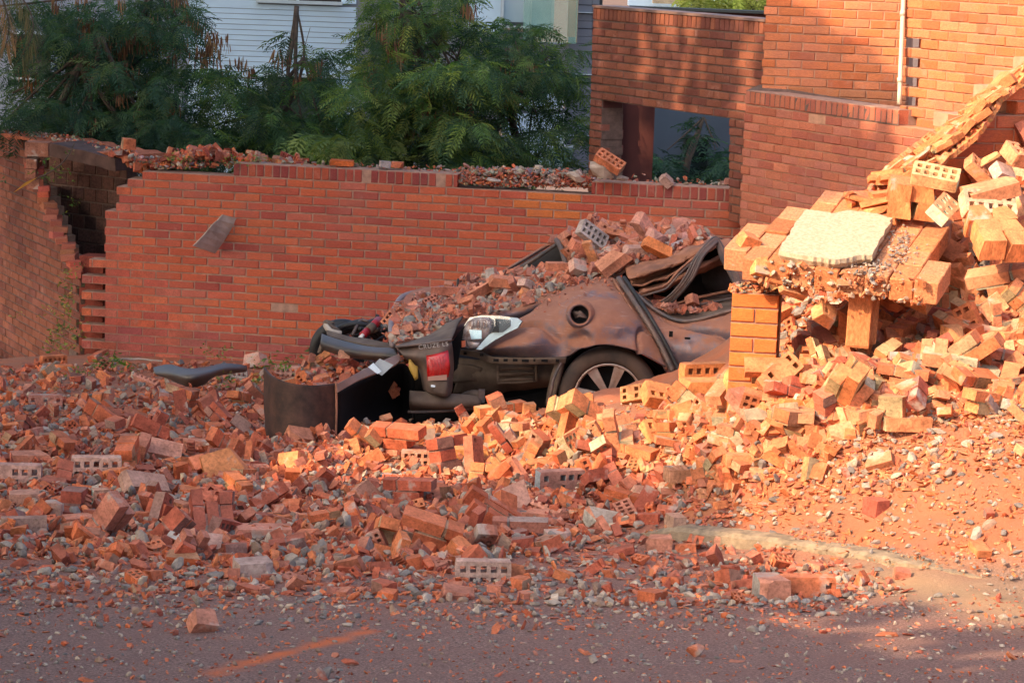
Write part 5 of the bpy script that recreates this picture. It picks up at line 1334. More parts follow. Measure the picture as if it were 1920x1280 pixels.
# the yard seen through the opening of the annex
ob = empty('blue_grey_house', P(1300, 345, 31), 'dark blue-grey house wall with a window seen through the brick opening', 'building')
plate(1125, 60, 1460, 420, 31.6, .3, 'wall', M['darkblue'], ob)
plate(1280, 256, 1329, 350, 31.55, .06, 'window', M['room'], ob); plate(1284, 260, 1325, 346, 31.52, .04, 'pane', M['dark_glass'], ob)
# far roofs and shrub at the top
rf = empty('far_house', P(1330, 20, 40), 'pale far rooftop above the annex parapet', 'building')
plate(1180, -60, 1360, 14, 41, .5, 'wall', M['cladding'], rf); plate(1225, -10, 1300, 8, 40.5, .3, 'roof', M['slab'], rf)
plate(1352, -60, 1378, 12, 40.2, .1, 'white_post', M['frame'], rf)

# ------------------------------------------------------------------ trees
def frond_arrays(k, L=.24, pairs=8, pl=.085, w=.011, droop=.35):
    r = random.Random(k); V = []; Fs = []
    def tri(a, b, c): n = len(V); V.extend([a, b, c]); Fs.append((n, n + 1, n + 2))
    def q(a, b, c, d): n = len(V); V.extend([a, b, c, d]); Fs.append((n, n + 1, n + 2)); Fs.append((n, n + 2, n + 3))
    def mid(t): return Vector((L * t, 0, -droop * L * t * t))
    for i in range(3): a, b = mid(i / 3), mid((i + 1) / 3); q(a + Vector((0, -.0015, 0)), a + Vector((0, .0015, 0)), b + Vector((0, .001, 0)), b + Vector((0, -.001, 0)))
    for i in range(pairs):
        t = .18 + .82 * i / (pairs - 1); m = mid(t); sc_l = pl * (1 - .5 * abs(t - .5)) * r.uniform(.8, 1.15)
        for s in (-1, 1):
            d = Vector((.45 + .4 * t, s, r.uniform(-.45, .05))).normalized(); wv = d.cross(Vector((0, 0, 1))).normalized() * w * r.uniform(.7, 1.2)
            p1 = m + d * sc_l * .5; p2 = m + d * sc_l + Vector((0, 0, -sc_l * .22))
            q(m, p1 - wv, p2, p1 + wv)
    return np.array(V, np.float32), np.array(Fs, np.int32)
FR = [frond_arrays(k, .22 + .03 * (k % 3), 7 + k % 3, .075 + .01 * (k % 2), .0075) for k in range(6)]
FB = [frond_arrays(20 + k, .20, 6, .085, .013) for k in range(3)]
def grow(blobs, cols, seed, arch=FR, size=1.0):
    r = random.Random(seed); V = []; Fc = []; Cc = []; n = 0
    for (px, py, d, rx, ry, cnt) in blobs:
        # sub-clumps give light and dark masses with gaps between
        subs = [(r.gauss(0, .5), r.gauss(0, .5), r.gauss(0, .6), r.uniform(.7, 1.25)) for _ in range(max(3, cnt // 34))]
        for _ in range(int(cnt * .66)):
            s = r.choice(subs); a = r.gauss(0, .15); b = r.gauss(0, .15); c = r.gauss(0, .2)
            x, y, z = s[0] + a, s[1] + b, s[2] + c
            if x * x + y * y > 1.25: continue
            p = P(px + x * rx, py + y * ry, d + z * 1.1)
            out = Vector((a + x * .25, c + z * .2 - .1, -b - y * .15 + .25)); yaw = math.atan2(out.y, out.x) + r.gauss(0, .7)
            e = Euler((r.gauss(0, .35), r.gauss(.25, .4), yaw)); Rm = np.array(e.to_matrix(), np.float32) * size * r.uniform(.75, 1.25)
            v, f = r.choice(arch); V.append(v @ Rm.T + np.array(p, np.float32)); Fc.append(f + n); n += len(v)
            cc = np.array(r.choice(cols)) * s[3] * r.uniform(.75, 1.25); Cc.append(np.tile(cc, (len(f), 1)))
    return np.concatenate(V), np.concatenate(Fc), np.concatenate(Cc)
def pods(spots, seed, dens=12):
    r = random.Random(seed); g = MB()
    for (px, py, d, s) in spots:
        for _ in range(int(dens * s * 1.6)):
            p = P(px + r.gauss(0, 7 * s), py + r.gauss(0, 6 * s), d + r.gauss(0, .08)); l = r.uniform(.09, .18); w = r.uniform(.006, .010); a = r.uniform(0, 3.1)
            x = Vector((math.cos(a), math.sin(a), 0)) * w; dn = Vector((r.gauss(0, .15), r.gauss(0, .15), -1)).normalized() * l
            c = r.choice([(.17, .075, .045), (.24, .11, .06), (.12, .055, .04), (.34, .19, .11), (.20, .09, .05)])
            g.add([p, p + x + dn * .3, p + x * .8 + dn * .85, p + dn, p - x * .8 + dn * .85, p - x + dn * .3], [(0, 1, 2, 3, 4, 5)], c)
    return g
def tree(label, base, limbs, blobs, cols, podspots, seed, group=None, name='tree', arch=FR, size=1.0):
    t = empty(name, P(*base), label, name if name != 'sapling' else 'tree', group, 'thing'); rl = random.Random(seed * 3)
    if not isinstance(limbs[0], list): limbs = [limbs]
    c = crv(limbs[0], 5); n = len(c); obj('trunk', tube_mesh('trunk', c, [(.03 if 'shrubby' in label else .062) * (1 - i / n) ** .9 + .004 for i in range(n)], M['bark'], 8), t)
    for l in limbs[1:]:
        c = crv(l, 4); n = len(c); obj('branch', tube_mesh('branch', c, [.026 - .018 * i / n for i in range(n)], M['bark'], 6), t)
    for (bx, by, bd, brx, bry, bc) in blobs:
        for _ in range(1 + bc // 220):
            tx, ty = bx + rl.uniform(-.6, .6) * brx, by + rl.uniform(-.6, .3) * bry; j = limbs[0][rl.randrange(1, len(limbs[0]))]
            c = crv([j, ((j[0] + tx) / 2 + rl.uniform(-10, 10), (j[1] + ty) / 2 + rl.uniform(-5, 12), (j[2] + bd) / 2), (tx, ty, bd)], 4); m_ = len(c)
            obj('branch', tube_mesh('branch', c, [(.005 + .00003 * bc) * (1 - .7 * i / m_) for i in range(m_)], M['bark'], 5), t)
    V, Fc, Cc = grow(blobs, cols, seed, arch, size); obj('crown', mesh('crown', V, Fc, M['leaf'], Cc), t)
    if podspots: g = pods(podspots, seed); g.build('seed_pods', M['leaf'], t)['kind'] = 'stuff'
    return t
DK = [(.036, .088, .05), (.05, .108, .058), (.028, .066, .045), (.065, .125, .055), (.045, .10, .07), (.10, .145, .065)]
MD = [(.09, .17, .05), (.13, .21, .055), (.06, .13, .055), (.18, .25, .06), (.08, .15, .07), (.22, .27, .07)]
GT = 'feathery trees behind the boundary wall'
r9 = random.Random(5)
tree('dark feathery tree with brown pods filling the upper left corner', (120, 420, 28.5), [(120, 430, 28.5), (150, 300, 28.5), (210, 160, 28.4), (260, 60, 28.3), (300, -40, 28.2)],
     [(60, 60, 28.5, 130, 90, 650), (210, 60, 28.2, 120, 80, 800), (330, 40, 28, 80, 70, 520), (90, 190, 28.2, 130, 80, 700), (240, 190, 28, 120, 90, 800), (360, 130, 28, 50, 60, 220)], DK,
     [(r9.uniform(150, 400), r9.gauss(70, 45), 27.6, r9.uniform(.7, 1.5)) for _ in range(34)] + [(r9.uniform(20, 300), r9.gauss(150, 40), 27.8, 1) for _ in range(12)], 41, GT)
tree('dark feathery tree low behind the left end of the wall', (230, 420, 27.5), [(60, 420, 27.5), (90, 260, 27.4), (150, 120, 27.3), (190, 70, 27.2)],
     [(40, 250, 27.6, 110, 70, 620), (170, 255, 27.4, 120, 60, 760), (300, 250, 27.3, 110, 70, 800), (250, 170, 27.6, 90, 60, 300)], DK,
     [(r9.uniform(20, 330), r9.gauss(230, 30), 27, r9.uniform(.6, 1.1)) for _ in range(10)], 42, GT)
tree('feathery shrubby tree in front of the white building', (500, 420, 27.2), [(480, 430, 27.2), (500, 300, 27.2), (540, 200, 27.2), (570, 110, 27.1), (556, 12, 27.1)],
     [(450, 240, 27.2, 80, 80, 640), (540, 250, 27, 90, 70, 760), (420, 160, 27.3, 45, 55, 150), (560, 160, 27.3, 60, 50, 150), (480, 170, 27.3, 60, 45, 170), (570, 80, 27.3, 34, 60, 42), (600, 130, 27.2, 60, 45, 70), (620, 200, 27.2, 50, 40, 80), (640, 290, 27, 60, 50, 380), (380, 270, 27, 60, 60, 420)], DK + MD[:3],
     [(415, 75, 27, 1.1), (452, 110, 27, .9), (530, 105, 27, 1.2), (520, 95, 27, .8), (470, 130, 27, 1.3), (590, 120, 27, 1.1), (520, 225, 26.8, 1.3), (540, 240, 26.8, 1), (600, 250, 26.8, 1), (395, 60, 27.1, .8), (420, 130, 27, 1), (560, 150, 27, 1)], 43, GT)
tree('brighter green tree hung with brown pods at the centre', (740, 430, 26.6), [(735, 430, 26.6), (760, 320, 26.6), (800, 210, 26.5), (790, 110, 26.4), (760, 20, 26.4), (750, -60, 26.4)],
     [(760, 20, 26.6, 80, 60, 420), (850, 20, 26.6, 60, 45, 260), (740, 110, 26.4, 75, 70, 560), (830, 110, 26.4, 80, 60, 520), (700, 190, 26.4, 60, 70, 420), (790, 200, 26.2, 90, 70, 720), (880, 170, 26.4, 70, 60, 420), (730, 280, 26.3, 100, 50, 620), (850, 270, 26.3, 100, 50, 620)], MD + MD + DK[:3],
     [(725, 60, 26, 1.4), (735, 80, 26, 1.2), (750, 100, 26, 1.1), (700, 130, 26, 1.2), (790, 150, 25.9, 1.2), (730, 160, 25.9, 1), (800, 200, 25.9, 1.2), (830, 225, 25.9, 1.4), (770, 245, 25.9, .8), (880, 190, 26, 1.1), (690, 160, 26, 1.2), (880, 10, 26, 1), (740, 190, 25.9, 1), (860, 210, 26, 1.2)], 44, GT)
tree('loose feathery tree before the grey building, drooping to the right', (980, 440, 26.9), [(960, 430, 26.9), (985, 320, 26.9), (960, 220, 26.9), (990, 130, 26.9), (950, 90, 26.9)],
     [(950, 80, 27, 80, 45, 420), (1040, 120, 26.9, 60, 45, 340), (940, 140, 26.8, 70, 45, 360), (1075, 160, 26.8, 26, 40, 130), (930, 200, 26.8, 60, 50, 240), (1010, 190, 26.9, 60, 60, 150), (940, 290, 26.7, 90, 45, 620), (1010, 270, 26.8, 55, 50, 260), (1055, 240, 26.8, 40, 40, 90), (870, 310, 26.6, 90, 25, 300)], MD[:3] + DK,
     [(970, 115, 26.5, 1.3), (1000, 120, 26.5, 1.3), (945, 180, 26.5, 1.1), (935, 130, 26.5, 1), (1010, 130, 26.5, 1.1), (965, 170, 26.5, .9)], 45, GT)
tree('low bright fern-leaved sapling just behind the wall top', (620, 380, 25.6), [(625, 380, 25.6), (622, 320, 25.6), (615, 275, 25.5)], [(610, 275, 25.6, 60, 26, 190), (660, 300, 25.6, 50, 18, 90)], [(.12, .19, .045), (.17, .22, .06), (.10, .16, .05)], [], 46, GT, 'sapling', FB, 1.1)
tree('shadowy shrub beyond the opening of the brick annex', (1260, 420, 29.8), [(1270, 420, 29.8), (1290, 300, 29.8), (1320, 220, 29.8)],
     [(1250, 310, 29.8, 45, 50, 300), (1345, 300, 29.8, 34, 50, 240), (1320, 235, 29.8, 40, 22, 60), (1300, 335, 29.6, 70, 20, 160)], [(.03, .08, .05), (.05, .12, .06), (.02, .05, .04)], [], 47, None, 'shrub', FB, 1.1)
tree('yellow-green sunlit bush above the annex roof', (1410, 60, 39), [(1410, 90, 39), (1415, 30, 39)], [(1400, 0, 39, 50, 18, 260), (1310, 0, 39, 40, 12, 90)], [(.25, .30, .05), (.32, .34, .08)], [], 48, None, 'bush', FB, 1.6)
# palm frond hanging into the corner
pm = empty('palm_tree', P(-60, 420, 26.2), 'brown and green palm frond drooping in the top left corner', 'tree')
obj('trunk', tube_mesh('trunk', crv([(-110, 460, 26.2), (-100, 200, 26.2), (-90, -60, 26.2)], 5), .14, M['bark'], 10), pm)
for (pts, n, l, c0) in (([(-90, -60, 26), (0, -40, 25.6), (50, 10, 25.4), (62, 60, 25.3), (40, 105, 25.3)], 60, .30, [(.10, .10, .045), (.07, .08, .04), (.16, .12, .06)]), ([(-90, -60, 26), (-10, -20, 25.7), (16, 40, 25.6), (10, 90, 25.6)], 44, .28, [(.30, .17, .09), (.22, .12, .06)])):
    c = crv(pts, 14); fr_ = obj('frond', tube_mesh('frond', c, [.012 - .009 * i / len(c) for i in range(len(c))], M['bark'], 6), pm); g = MB()
    for i in range(8, len(c) - 1):
        t = (c[i + 1] - c[i]).normalized()
        for s in (-1, 1):
            for q in range(2):
                side = t.cross(Vector((0, 1, 0))).normalized() * s; d = (side * .5 + t * .5 + Vector((0, R_.gauss(0, .3), -.9))).normalized()
                ll = l * R_.uniform(.7, 1.1) * (1 - .4 * abs(i / len(c) - .5)); w = t * .006; p = c[i]
                g.add([p - w, p + d * ll * .5 - w * 1.3, p + d * ll, p + d * ll * .5 + w * 1.3], [(0, 1, 2, 3)], R_.choice(c0))
    o = mesh('leaflets', g.v, g.f, M['leaf'], g.c); oo = bpy.data.objects.new('leaflets', o); COL.objects.link(oo); oo.parent = fr_; oo.location = -Vector(pm.location) * 0 

# ------------------------------------------------------------------ the crushed car
def cr1(p0, p1, p2, p3, t): return .5 * ((2 * p1) + (p2 - p0) * t + (2 * p0 - 5 * p1 + 4 * p2 - p3) * t * t + (3 * p1 - p0 - 3 * p2 + p3) * t ** 3)
def crow(q, k):
    out = []
    for i in range(len(q) - 1):
        p0, p1, p2, p3 = q[max(i - 1, 0)], q[i], q[i + 1], q[min(i + 2, len(q) - 1)]
        for j in range(k): out.append(cr1(p0, p1, p2, p3, j / k))
    out.append(q[-1].copy()); return out
def patch(name, rows, mat, parent, k=10, dent=.0, crease=.0, th=.008, drop=None, seed=0, smooth=True, sc_n=5.0, keep=False):
    """curved sheet through a net of (px, py, depth) points, dented, with thickness"""
    R1 = [crow([P(*p) for p in r], k) for r in rows]
    nx = len(R1[0]); cols_ = [crow([R1[j][i] for j in range(len(R1))], k) for i in range(nx)]
    ny = len(cols_[0]); G = [[cols_[i][j] for i in range(nx)] for j in range(ny)]
    if dent or crease:
        H = []
        for j in range(ny):
            for i in range(nx):
                p = G[j][i]; a = float(fbm(p.x * sc_n + 9, p.z * sc_n + p.y * 3, 3, seed)) - .5; b = abs(float(fbm(p.x * sc_n * .8 + p.y * 4, p.z * sc_n * .8, 2, seed + 7)) - .5)
                H.append(a * dent * 2 - (max(0, .055 - b) / .055) * crease)
        G2 = [[None] * nx for _ in range(ny)]
        for j in range(ny):
            for i in range(nx):
                du = G[j][min(i + 1, nx - 1)] - G[j][max(i - 1, 0)]; dv = G[min(j + 1, ny - 1)][i] - G[max(j - 1, 0)][i]; n = du.cross(dv)
                if n.length < 1e-9: n = Vector((0, -1, 0))
                n.normalize()
                if n.dot(cF) > 0: n = -n
                G2[j][i] = G[j][i] + n * H[j * nx + i]
        G = G2
    fs = []
    for j in range(ny - 1):
        for i in range(nx - 1):
            q = (j * nx + i, j * nx + i + 1, (j + 1) * nx + i + 1, (j + 1) * nx + i)
            if drop:
                c = (G[j][i] + G[j + 1][i + 1]) / 2; px, py, _ = pix(c)
                if drop(px, py): continue
            fs.append(q)
    o = obj(name, mesh(name, [p for r in G for p in r], fs, mat, None, smooth), parent)
    m = o.modifiers.new('thick', 'SOLIDIFY'); m.thickness = th; m.offset = 0
    if keep: return o, G
    return o
def bar(name, pts, r, mat, parent, k=6, seg=8, flat=None): return obj(name, tube_mesh(name, crv(pts, k), r, mat, seg, flat), parent)
car = empty('crushed_car', P(1100, 800, 17.2), 'crushed brown hatchback half buried in fallen bricks', 'car')
MP = M['paint']
# rear side panel with the filler opening
pan_, GP = patch('side_panel', [
    [(884, 652, 17.05), (930, 625, 16.9), (984, 592, 16.85), (1040, 556, 16.95), (1092, 534, 17.0), (1136, 520, 17.05), (1162, 528, 17.0), (1186, 560, 16.8)],
    [(885, 655, 17.0), (932, 640, 16.75), (990, 620, 16.62), (1044, 592, 16.68), (1096, 570, 16.66), (1142, 560, 16.68), (1178, 575, 16.7), (1206, 600, 16.68)],
    [(886, 657, 16.97), (930, 652, 16.66), (990, 645, 16.5), (1050, 630, 16.58), (1100, 608, 16.44), (1150, 600, 16.46), (1196, 615, 16.5), (1232, 645, 16.52)],
    [(887, 659, 17.0), (925, 664, 16.78), (985, 668, 16.6), (1058, 669, 16.55), (1092, 653, 16.42), (1142, 646, 16.40), (1198, 660, 16.42), (1264, 696, 16.48)]],
    MP, car, k=16, dent=.03, crease=.045, th=.012, seed=3, sc_n=4.2, drop=lambda x, y: (x - 1087) ** 2 + (y - 590) ** 2 < 19 ** 2, keep=True)
def nearest(G, px, py):
    best = None
    for r in G:
        for p in r:
            x, y, d = pix(p); e = (x - px) ** 2 + (y - py) ** 2
            if best is None or e < best[0]: best = (e, d)
    return best[1]
fd = nearest(GP, 1087, 565)
def ring_mesh(name, c, ax, ay, an, profs, mat, seg=36):
    vs = []; fs = []; m = len(profs)
    for s in range(seg):
        w = 2 * math.pi * s / seg
        for r, z in profs: vs.append(c + (ax * math.cos(w) + ay * math.sin(w)) * r + an * z)
    for s in range(seg):
        for j in range(m - 1): fs.append((s * m + j, s * m + j + 1, ((s + 1) % seg) * m + j + 1, ((s + 1) % seg) * m + j))
    return mesh(name, vs, fs, mat, None, True)
nf_ = Vector((-.12, -1, .12)).normalized(); ax_ = nf_.cross(Vector((0, 0, 1))).normalized(); ay_ = nf_.cross(ax_).normalized()
cfil = P(1087, 590, min(nearest(GP, 1087 + 22 * math.cos(q_ * .7), 590 + 22 * math.sin(q_ * .7)) for q_ in range(9)) - .012)
fr0 = obj('filler_rim', ring_mesh('filler_rim', cfil, ax_, ay_, nf_, [(.058, .0), (.066, .012), (.076, .006), (.095, -.05)], MP), car)
obj('filler_cup', ring_mesh('filler_cup', cfil, ax_, ay_, nf_, [(.066, .006), (.060, -.05), (.045, -.075), (.001, -.08)], M['black']), fr0)
for i in range(5): obj('fuel_hose', tube_mesh('fuel_hose', [cfil + ax_ * (-.045 + .012 * i) + ay_ * R_.uniform(-.01, .03) - nf_ * .02, cfil + ay_ * R_.uniform(-.02, .03) - nf_ * .012, cfil + ax_ * (.03 + .006 * i) + ay_ * (.02 - .01 * i) - nf_ * .04], .009, M['seal'], 6), fr0)
# lower edge flange with slots
fl_ = patch('slotted_flange', [[(866, 655, 16.95), (905, 660, 16.8), (925, 669, 16.7), (990, 671, 16.55), (1062, 670, 16.5)], [(864, 664, 16.97), (900, 672, 16.82), (924, 680, 16.72), (990, 682, 16.57), (1060, 680, 16.52)]], M['grime'], car, k=4, th=.02)
for (x, w, y) in ((872, 6, 662), (886, 8, 663), (903, 7, 665), (930, 10, 675), (948, 8, 675), (966, 9, 675), (985, 13, 676), (1002, 4, 675), (1021, 12, 676), (1045, 6, 676)):
    d = 16.93 if x < 895 else 16.72 if x < 925 else 16.52; g = MB(); g.box(P(x, y, d - .03), (w / 2 / 288, 0, 0), (0, .012, 0), (0, 0, .0075)); g.build('slot', M['void'], fl_)
# inner body below the panel
lp = patch('inner_panel', [[(858, 670, 17.2), (920, 676, 17.0), (990, 682, 16.9), (1040, 682, 16.85)], [(862, 700, 17.15), (920, 704, 16.95), (990, 708, 16.85), (1036, 708, 16.82)], [(850, 735, 17.2), (920, 738, 17.1), (990, 728, 17.0), (1030, 722, 16.95)]], M['grime'], car, k=8, dent=.02, th=.02, seed=9, sc_n=6)
for y in (690, 700, 711): bar('rib', [(936, y + 2, 16.84), (970, y, 16.8), (1002, y - 1, 16.8)], .013, M['grime'], lp, 3, 6)
bar('rib', [(934, 686, 16.84), (934, 718, 16.84)], .01, M['grime'], lp, 3, 6); bar('rib', [(1005, 684, 16.78), (1006, 714, 16.8)], .01, M['grime'], lp, 3, 6)
bar('rib', [(934, 718, 16.84), (970, 717, 16.8), (1006, 714, 16.8)], .009, M['grime'], lp, 3, 6)
patch('mud_flap', [[(1046, 674, 16.6), (1060, 672, 16.55)], [(1034, 710, 16.6), (1050, 712, 16.55)], [(1024, 756, 16.62), (1038, 758, 16.6)]], M['grime'], car, k=5, th=.02, dent=.01)
bar('strap', [(1052, 680, 16.5), (1038, 710, 16.5), (1033, 735, 16.5), (1026, 760, 16.55)], .011, M['seal'], car, 5, 6)
patch('corner_shell', [[(845, 690, 17.3), (870, 682, 17.1), (905, 690, 17.0)], [(838, 720, 17.3), (868, 716, 17.1), (900, 712, 17.05)]], M['grime'], car, k=5, th=.02, dent=.02)
bar('tow_bracket', [(872, 742, 16.7), (890, 738, 16.65), (905, 742, 16.65)], .045, M['grime'], car, 4, 8, (1, .6))
g = MB(); g.box(P(903, 742, 16.58), (.02, 0, 0), (0, .03, 0), (0, 0, .04)); g.build('bracket_plate', M['seal'], car)
patch('bumper_beam', [[(768, 736, 16.5), (830, 740, 16.5), (900, 746, 16.6)], [(768, 752, 16.45), (830, 757, 16.45), (900, 757, 16.55)], [(770, 766, 16.6), (830, 768, 16.6), (900, 764, 16.7)]], M['grime'], car, k=6, th=.03, dent=.01)
bar('lower_lip', [(765, 772, 16.5), (830, 770, 16.5), (905, 762, 16.6)], .02, M['seal'], car, 5, 8, (1, .5))
patch('underside_dark', [[(780, 760, 16.9), (960, 745, 17.0), (1060, 720, 17.0)], [(780, 800, 16.9), (960, 800, 17.0), (1060, 800, 17.0)]], M['void'], car, k=3, th=.02)  # near-black sheet painting the darkness under the car
ub_ = MB(); ub_.box(P(960, 735, 18.1), (.72, 0, 0), (0, .85, 0), (0, 0, .22)); ub_.build('underbody', M['void'], car)  # dark box put in for the darkness below the body
# lamp
def poly_plate(name, outline, d, th, mat, parent, bulge=0.0, n=5, col=None):
    """plate with the outline of photo points, domed by bulge, th metres thick"""
    cx = sum(p[0] for p in outline) / len(outline); cy = sum(p[1] for p in outline) / len(outline); dd = (lambda x, y: d(x, y)) if callable(d) else (lambda x, y: d)
    vs = []; fs = []; m = len(outline)
    for k in range(n, 0, -1):
        f = k / n
        for (x, y) in outline:
            X, Y = cx + (x - cx) * f, cy + (y - cy) * f; vs.append(P(X, Y, dd(X, Y) - bulge * (1 - f * f)))
    vs.append(P(cx, cy, dd(cx, cy) - bulge))
    for k in range(n - 1):
        for i in range(m): fs.append((k * m + i, k * m + (i + 1) % m, (k + 1) * m + (i + 1) % m, (k + 1) * m + i))
    for i in range(m): fs.append(((n - 1) * m + i, (n - 1) * m + (i + 1) % m, n * m))
    o = obj(name, mesh(name, vs, fs, mat, [col] * len(fs) if col else None, bulge != 0), parent); s = o.modifiers.new('thick', 'SOLIDIFY'); s.thickness = th; s.offset = 0; return o
LD = lambda x, y: 16.70 - (x - 866) * .0012
lamp = poly_plate('tail_lamp', [(864, 652), (866, 630), (872, 610), (882, 595), (905, 591), (940, 592), (970, 596), (979, 602), (972, 614), (950, 625), (925, 640), (903, 655), (885, 657)], lambda x, y: LD(x, y) + .03, .03, M['chrome'], car, 0, 3)
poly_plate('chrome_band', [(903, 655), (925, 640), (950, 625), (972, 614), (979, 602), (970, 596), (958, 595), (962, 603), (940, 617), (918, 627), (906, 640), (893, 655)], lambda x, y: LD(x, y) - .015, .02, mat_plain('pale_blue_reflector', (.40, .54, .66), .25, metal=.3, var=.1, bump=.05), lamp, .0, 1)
poly_plate('reflector_bowl', [(868, 636), (870, 618), (877, 603), (890, 596), (912, 595), (922, 601), (922, 616), (912, 632), (900, 641), (880, 640)], lambda x, y: LD(x, y) - .01, .01, M['lens'], lamp, .02, 5)
poly_plate('dark_recess', [(929, 597), (957, 600), (957, 611), (942, 623), (923, 623), (929, 610)], lambda x, y: LD(x, y) - .03, .012, mat_plain('slate_lamp_part', (.06, .085, .10), .4, bump=.05), lamp, 0, 2)
poly_plate('dark_recess', [(929, 597), (935, 604), (935, 623), (923, 623), (929, 610)], lambda x, y: LD(x, y) - .045, .008, M['void'], lamp, 0, 1)
poly_plate('blue_reflection_band', [(880, 618), (903, 619), (903, 635), (884, 636)], lambda x, y: LD(x, y) - .04, .006, mat_plain('blue_reflection_paint', (.45, .68, .85), .2, metal=.3, bump=.02), lamp, 0, 1)  # pale blue patch painting a reflection inside the lamp
for k in range(6):
    x = 884 + k * 5.5; poly_plate('facet', [(x, 600), (x + 4, 599), (x + 4, 616 - k % 2 * 3), (x, 617 - k % 3 * 2)], lambda x_, y_: LD(x_, y_) - .038, .006, M['lens'], lamp, .006, 2)
poly_plate('orange_reflector', [(866, 639), (873, 638), (873, 650), (866, 651)], lambda x, y: LD(x, y) - .02, .01, mat_plain('orange_reflector', (.7, .15, .05), .3, bump=.02), lamp, 0, 1)
poly_plate('lower_bowl', [(876, 640), (900, 642), (897, 650), (880, 653)], lambda x, y: LD(x, y) - .02, .01, M['lens'], lamp, .02, 4)
poly_plate('clear_cover', [(866, 652), (867, 630), (873, 610), (883, 596), (905, 592), (940, 593), (970, 597), (978, 602), (971, 613), (950, 624), (925, 639), (903, 654)], lambda x, y: LD(x, y) - .06, .004, M['lamp_glass'], lamp, .02, 5)
# tailgate corner with its red lamp
tg = patch('tailgate_shell', [[(745, 652, 16.55), (790, 645, 16.5), (830, 640, 16.45), (846, 640, 16.45)], [(757, 668, 16.5), (795, 666, 16.44), (830, 655, 16.42), (848, 652, 16.45)], [(785, 690, 16.6), (800, 690, 16.45), (835, 690, 16.42), (850, 690, 16.5)], [(795, 730, 16.6), (806, 736, 16.46), (836, 744, 16.42), (846, 732, 16.5)]], mat_plain('tailgate_shell_paint', (.075, .055, .048), .5, spec=.4, col2=(.16, .10, .075), scale=7, bump=.12), car, k=7, th=.012, dent=.006)
bar('gate_lip', [(742, 650, 16.5), (790, 645, 16.45), (830, 639, 16.38), (847, 637, 16.38)], .012, M['seal'], tg, 6, 8, (1, .7))
patch('gate_top', [[(745, 652, 16.52), (790, 646, 16.46), (846, 639, 16.42)], [(750, 645, 16.9), (800, 630, 16.9), (868, 592, 16.95)]], M['grime'], car, k=6, th=.01, dent=.02)
rl_ = poly_plate('red_lamp', [(800, 667), (816, 665), (840, 657), (843, 690), (840, 706), (802, 712)], 16.40, .02, M['red_lens'], tg, .02, 4)
poly_plate('lamp_corner', [(802, 706), (838, 702), (838, 712), (802, 714)], 16.37, .01, mat_plain('pinkish_reflector', (.42, .22, .16), .4, bump=.05), rl_, 0, 1)
for i in range(5): bar('lens_ridge', [(806 + i * 6, 672 - i, 16.37), (812 + i * 5, 688, 16.365), (806 + i * 7, 702, 16.37)], .003, M['red_lens'], rl_, 3, 5)
poly_plate('lamp_foot', [(802, 715), (838, 713), (839, 738), (832, 742), (808, 734)], 16.385, .015, M['grime'], tg, .005, 2)
poly_plate('glint_plate', [(808, 721), (816, 722), (816, 726), (808, 725)], 16.37, .004, M['chrome'], tg, 0, 1)  # small chrome plate put in as a highlight
poly_plate('gap_shade_plate', [(848, 640), (862, 622), (876, 604), (867, 632), (862, 660), (858, 690), (848, 700)], 16.7, .012, M['void'], car, 0, 2)  # near-black plate painting the dark gap between tailgate and lamp
poly_plate('yellow_plate', [(766, 668), (777, 684), (783, 687), (784, 709), (778, 713), (767, 690)], 16.5, .008, M['plate'], tg, .01, 3)
# lettering on the lip
def lettering(txt, px, py, d, size, rot, parent, mat, yaw=0):
    cu_ = bpy.data.curves.new('badge_lettering', 'FONT'); cu_.body = txt; cu_.size = size; cu_.extrude = .0018; cu_.space_character = 1.12; cu_.materials.append(mat)
    o = bpy.data.objects.new('badge_lettering', cu_); COL.objects.link(o); o.parent = parent
    base = Vector(parent.location); pp = parent.parent
    while pp is not None: base += Vector(pp.location); pp = pp.parent
    dg = bpy.context.evaluated_depsgraph_get(); me = bpy.data.meshes.new_from_object(o.evaluated_get(dg)); bpy.data.objects.remove(o)
    o = bpy.data.objects.new('badge_lettering', me); COL.objects.link(o); o.parent = parent
    o.location = P(px, py, d) - base; o.rotation_euler = Euler((rad(82), rad(-rot * -1), rad(yaw))); return o
lettering('CRUZE LS', 785, 655, 16.34, .040, -9.5, tg, mat_plain('dull_badge_chrome', (.45, .40, .37), .5, metal=.2, var=.3, bump=.05))
# boot deck and rear glass frame carrying the debris
dk, GD_ = patch('boot_deck', [
    [(735, 585, 18.0), (762, 553, 18.2), (850, 538, 18.4), (920, 522, 18.4), (980, 514, 18.3), (1056, 506, 18.2)],
    [(735, 615, 17.5), (780, 592, 17.6), (860, 572, 17.7), (930, 545, 17.8), (1000, 530, 17.8), (1080, 505, 17.8)],
    [(742, 648, 16.9), (800, 636, 16.95), (868, 598, 17.0), (960, 580, 17.05), (1050, 545, 17.1), (1150, 515, 17.2)],
    [(748, 664, 16.9), (804, 655, 16.95), (872, 630, 17.05), (962, 612, 17.15), (1052, 582, 17.2), (1152, 545, 17.25)]], MP, car, k=9, dent=.03, th=.02, seed=5, keep=True)
bar('glass_rim', [(736, 648, 16.95), (733, 610, 17.4), (740, 578, 17.9), (764, 552, 18.2), (850, 537, 18.4)], .02, mat_plain('dusty_mauve_rim', (.26, .20, .20), .6, var=.2, bump=.1), car, 7, 8)
patch('rear_glass_edge', [[(738, 590, 17.8), (765, 556, 18.15), (850, 541, 18.35)], [(745, 610, 17.6), (775, 582, 17.9), (850, 562, 18.1)]], M['grime'], car, k=6, th=.006)
bar('mast', [(859, 541, 18.1), (859, 522, 18.1)], .009, M['black'], car, 2, 6)
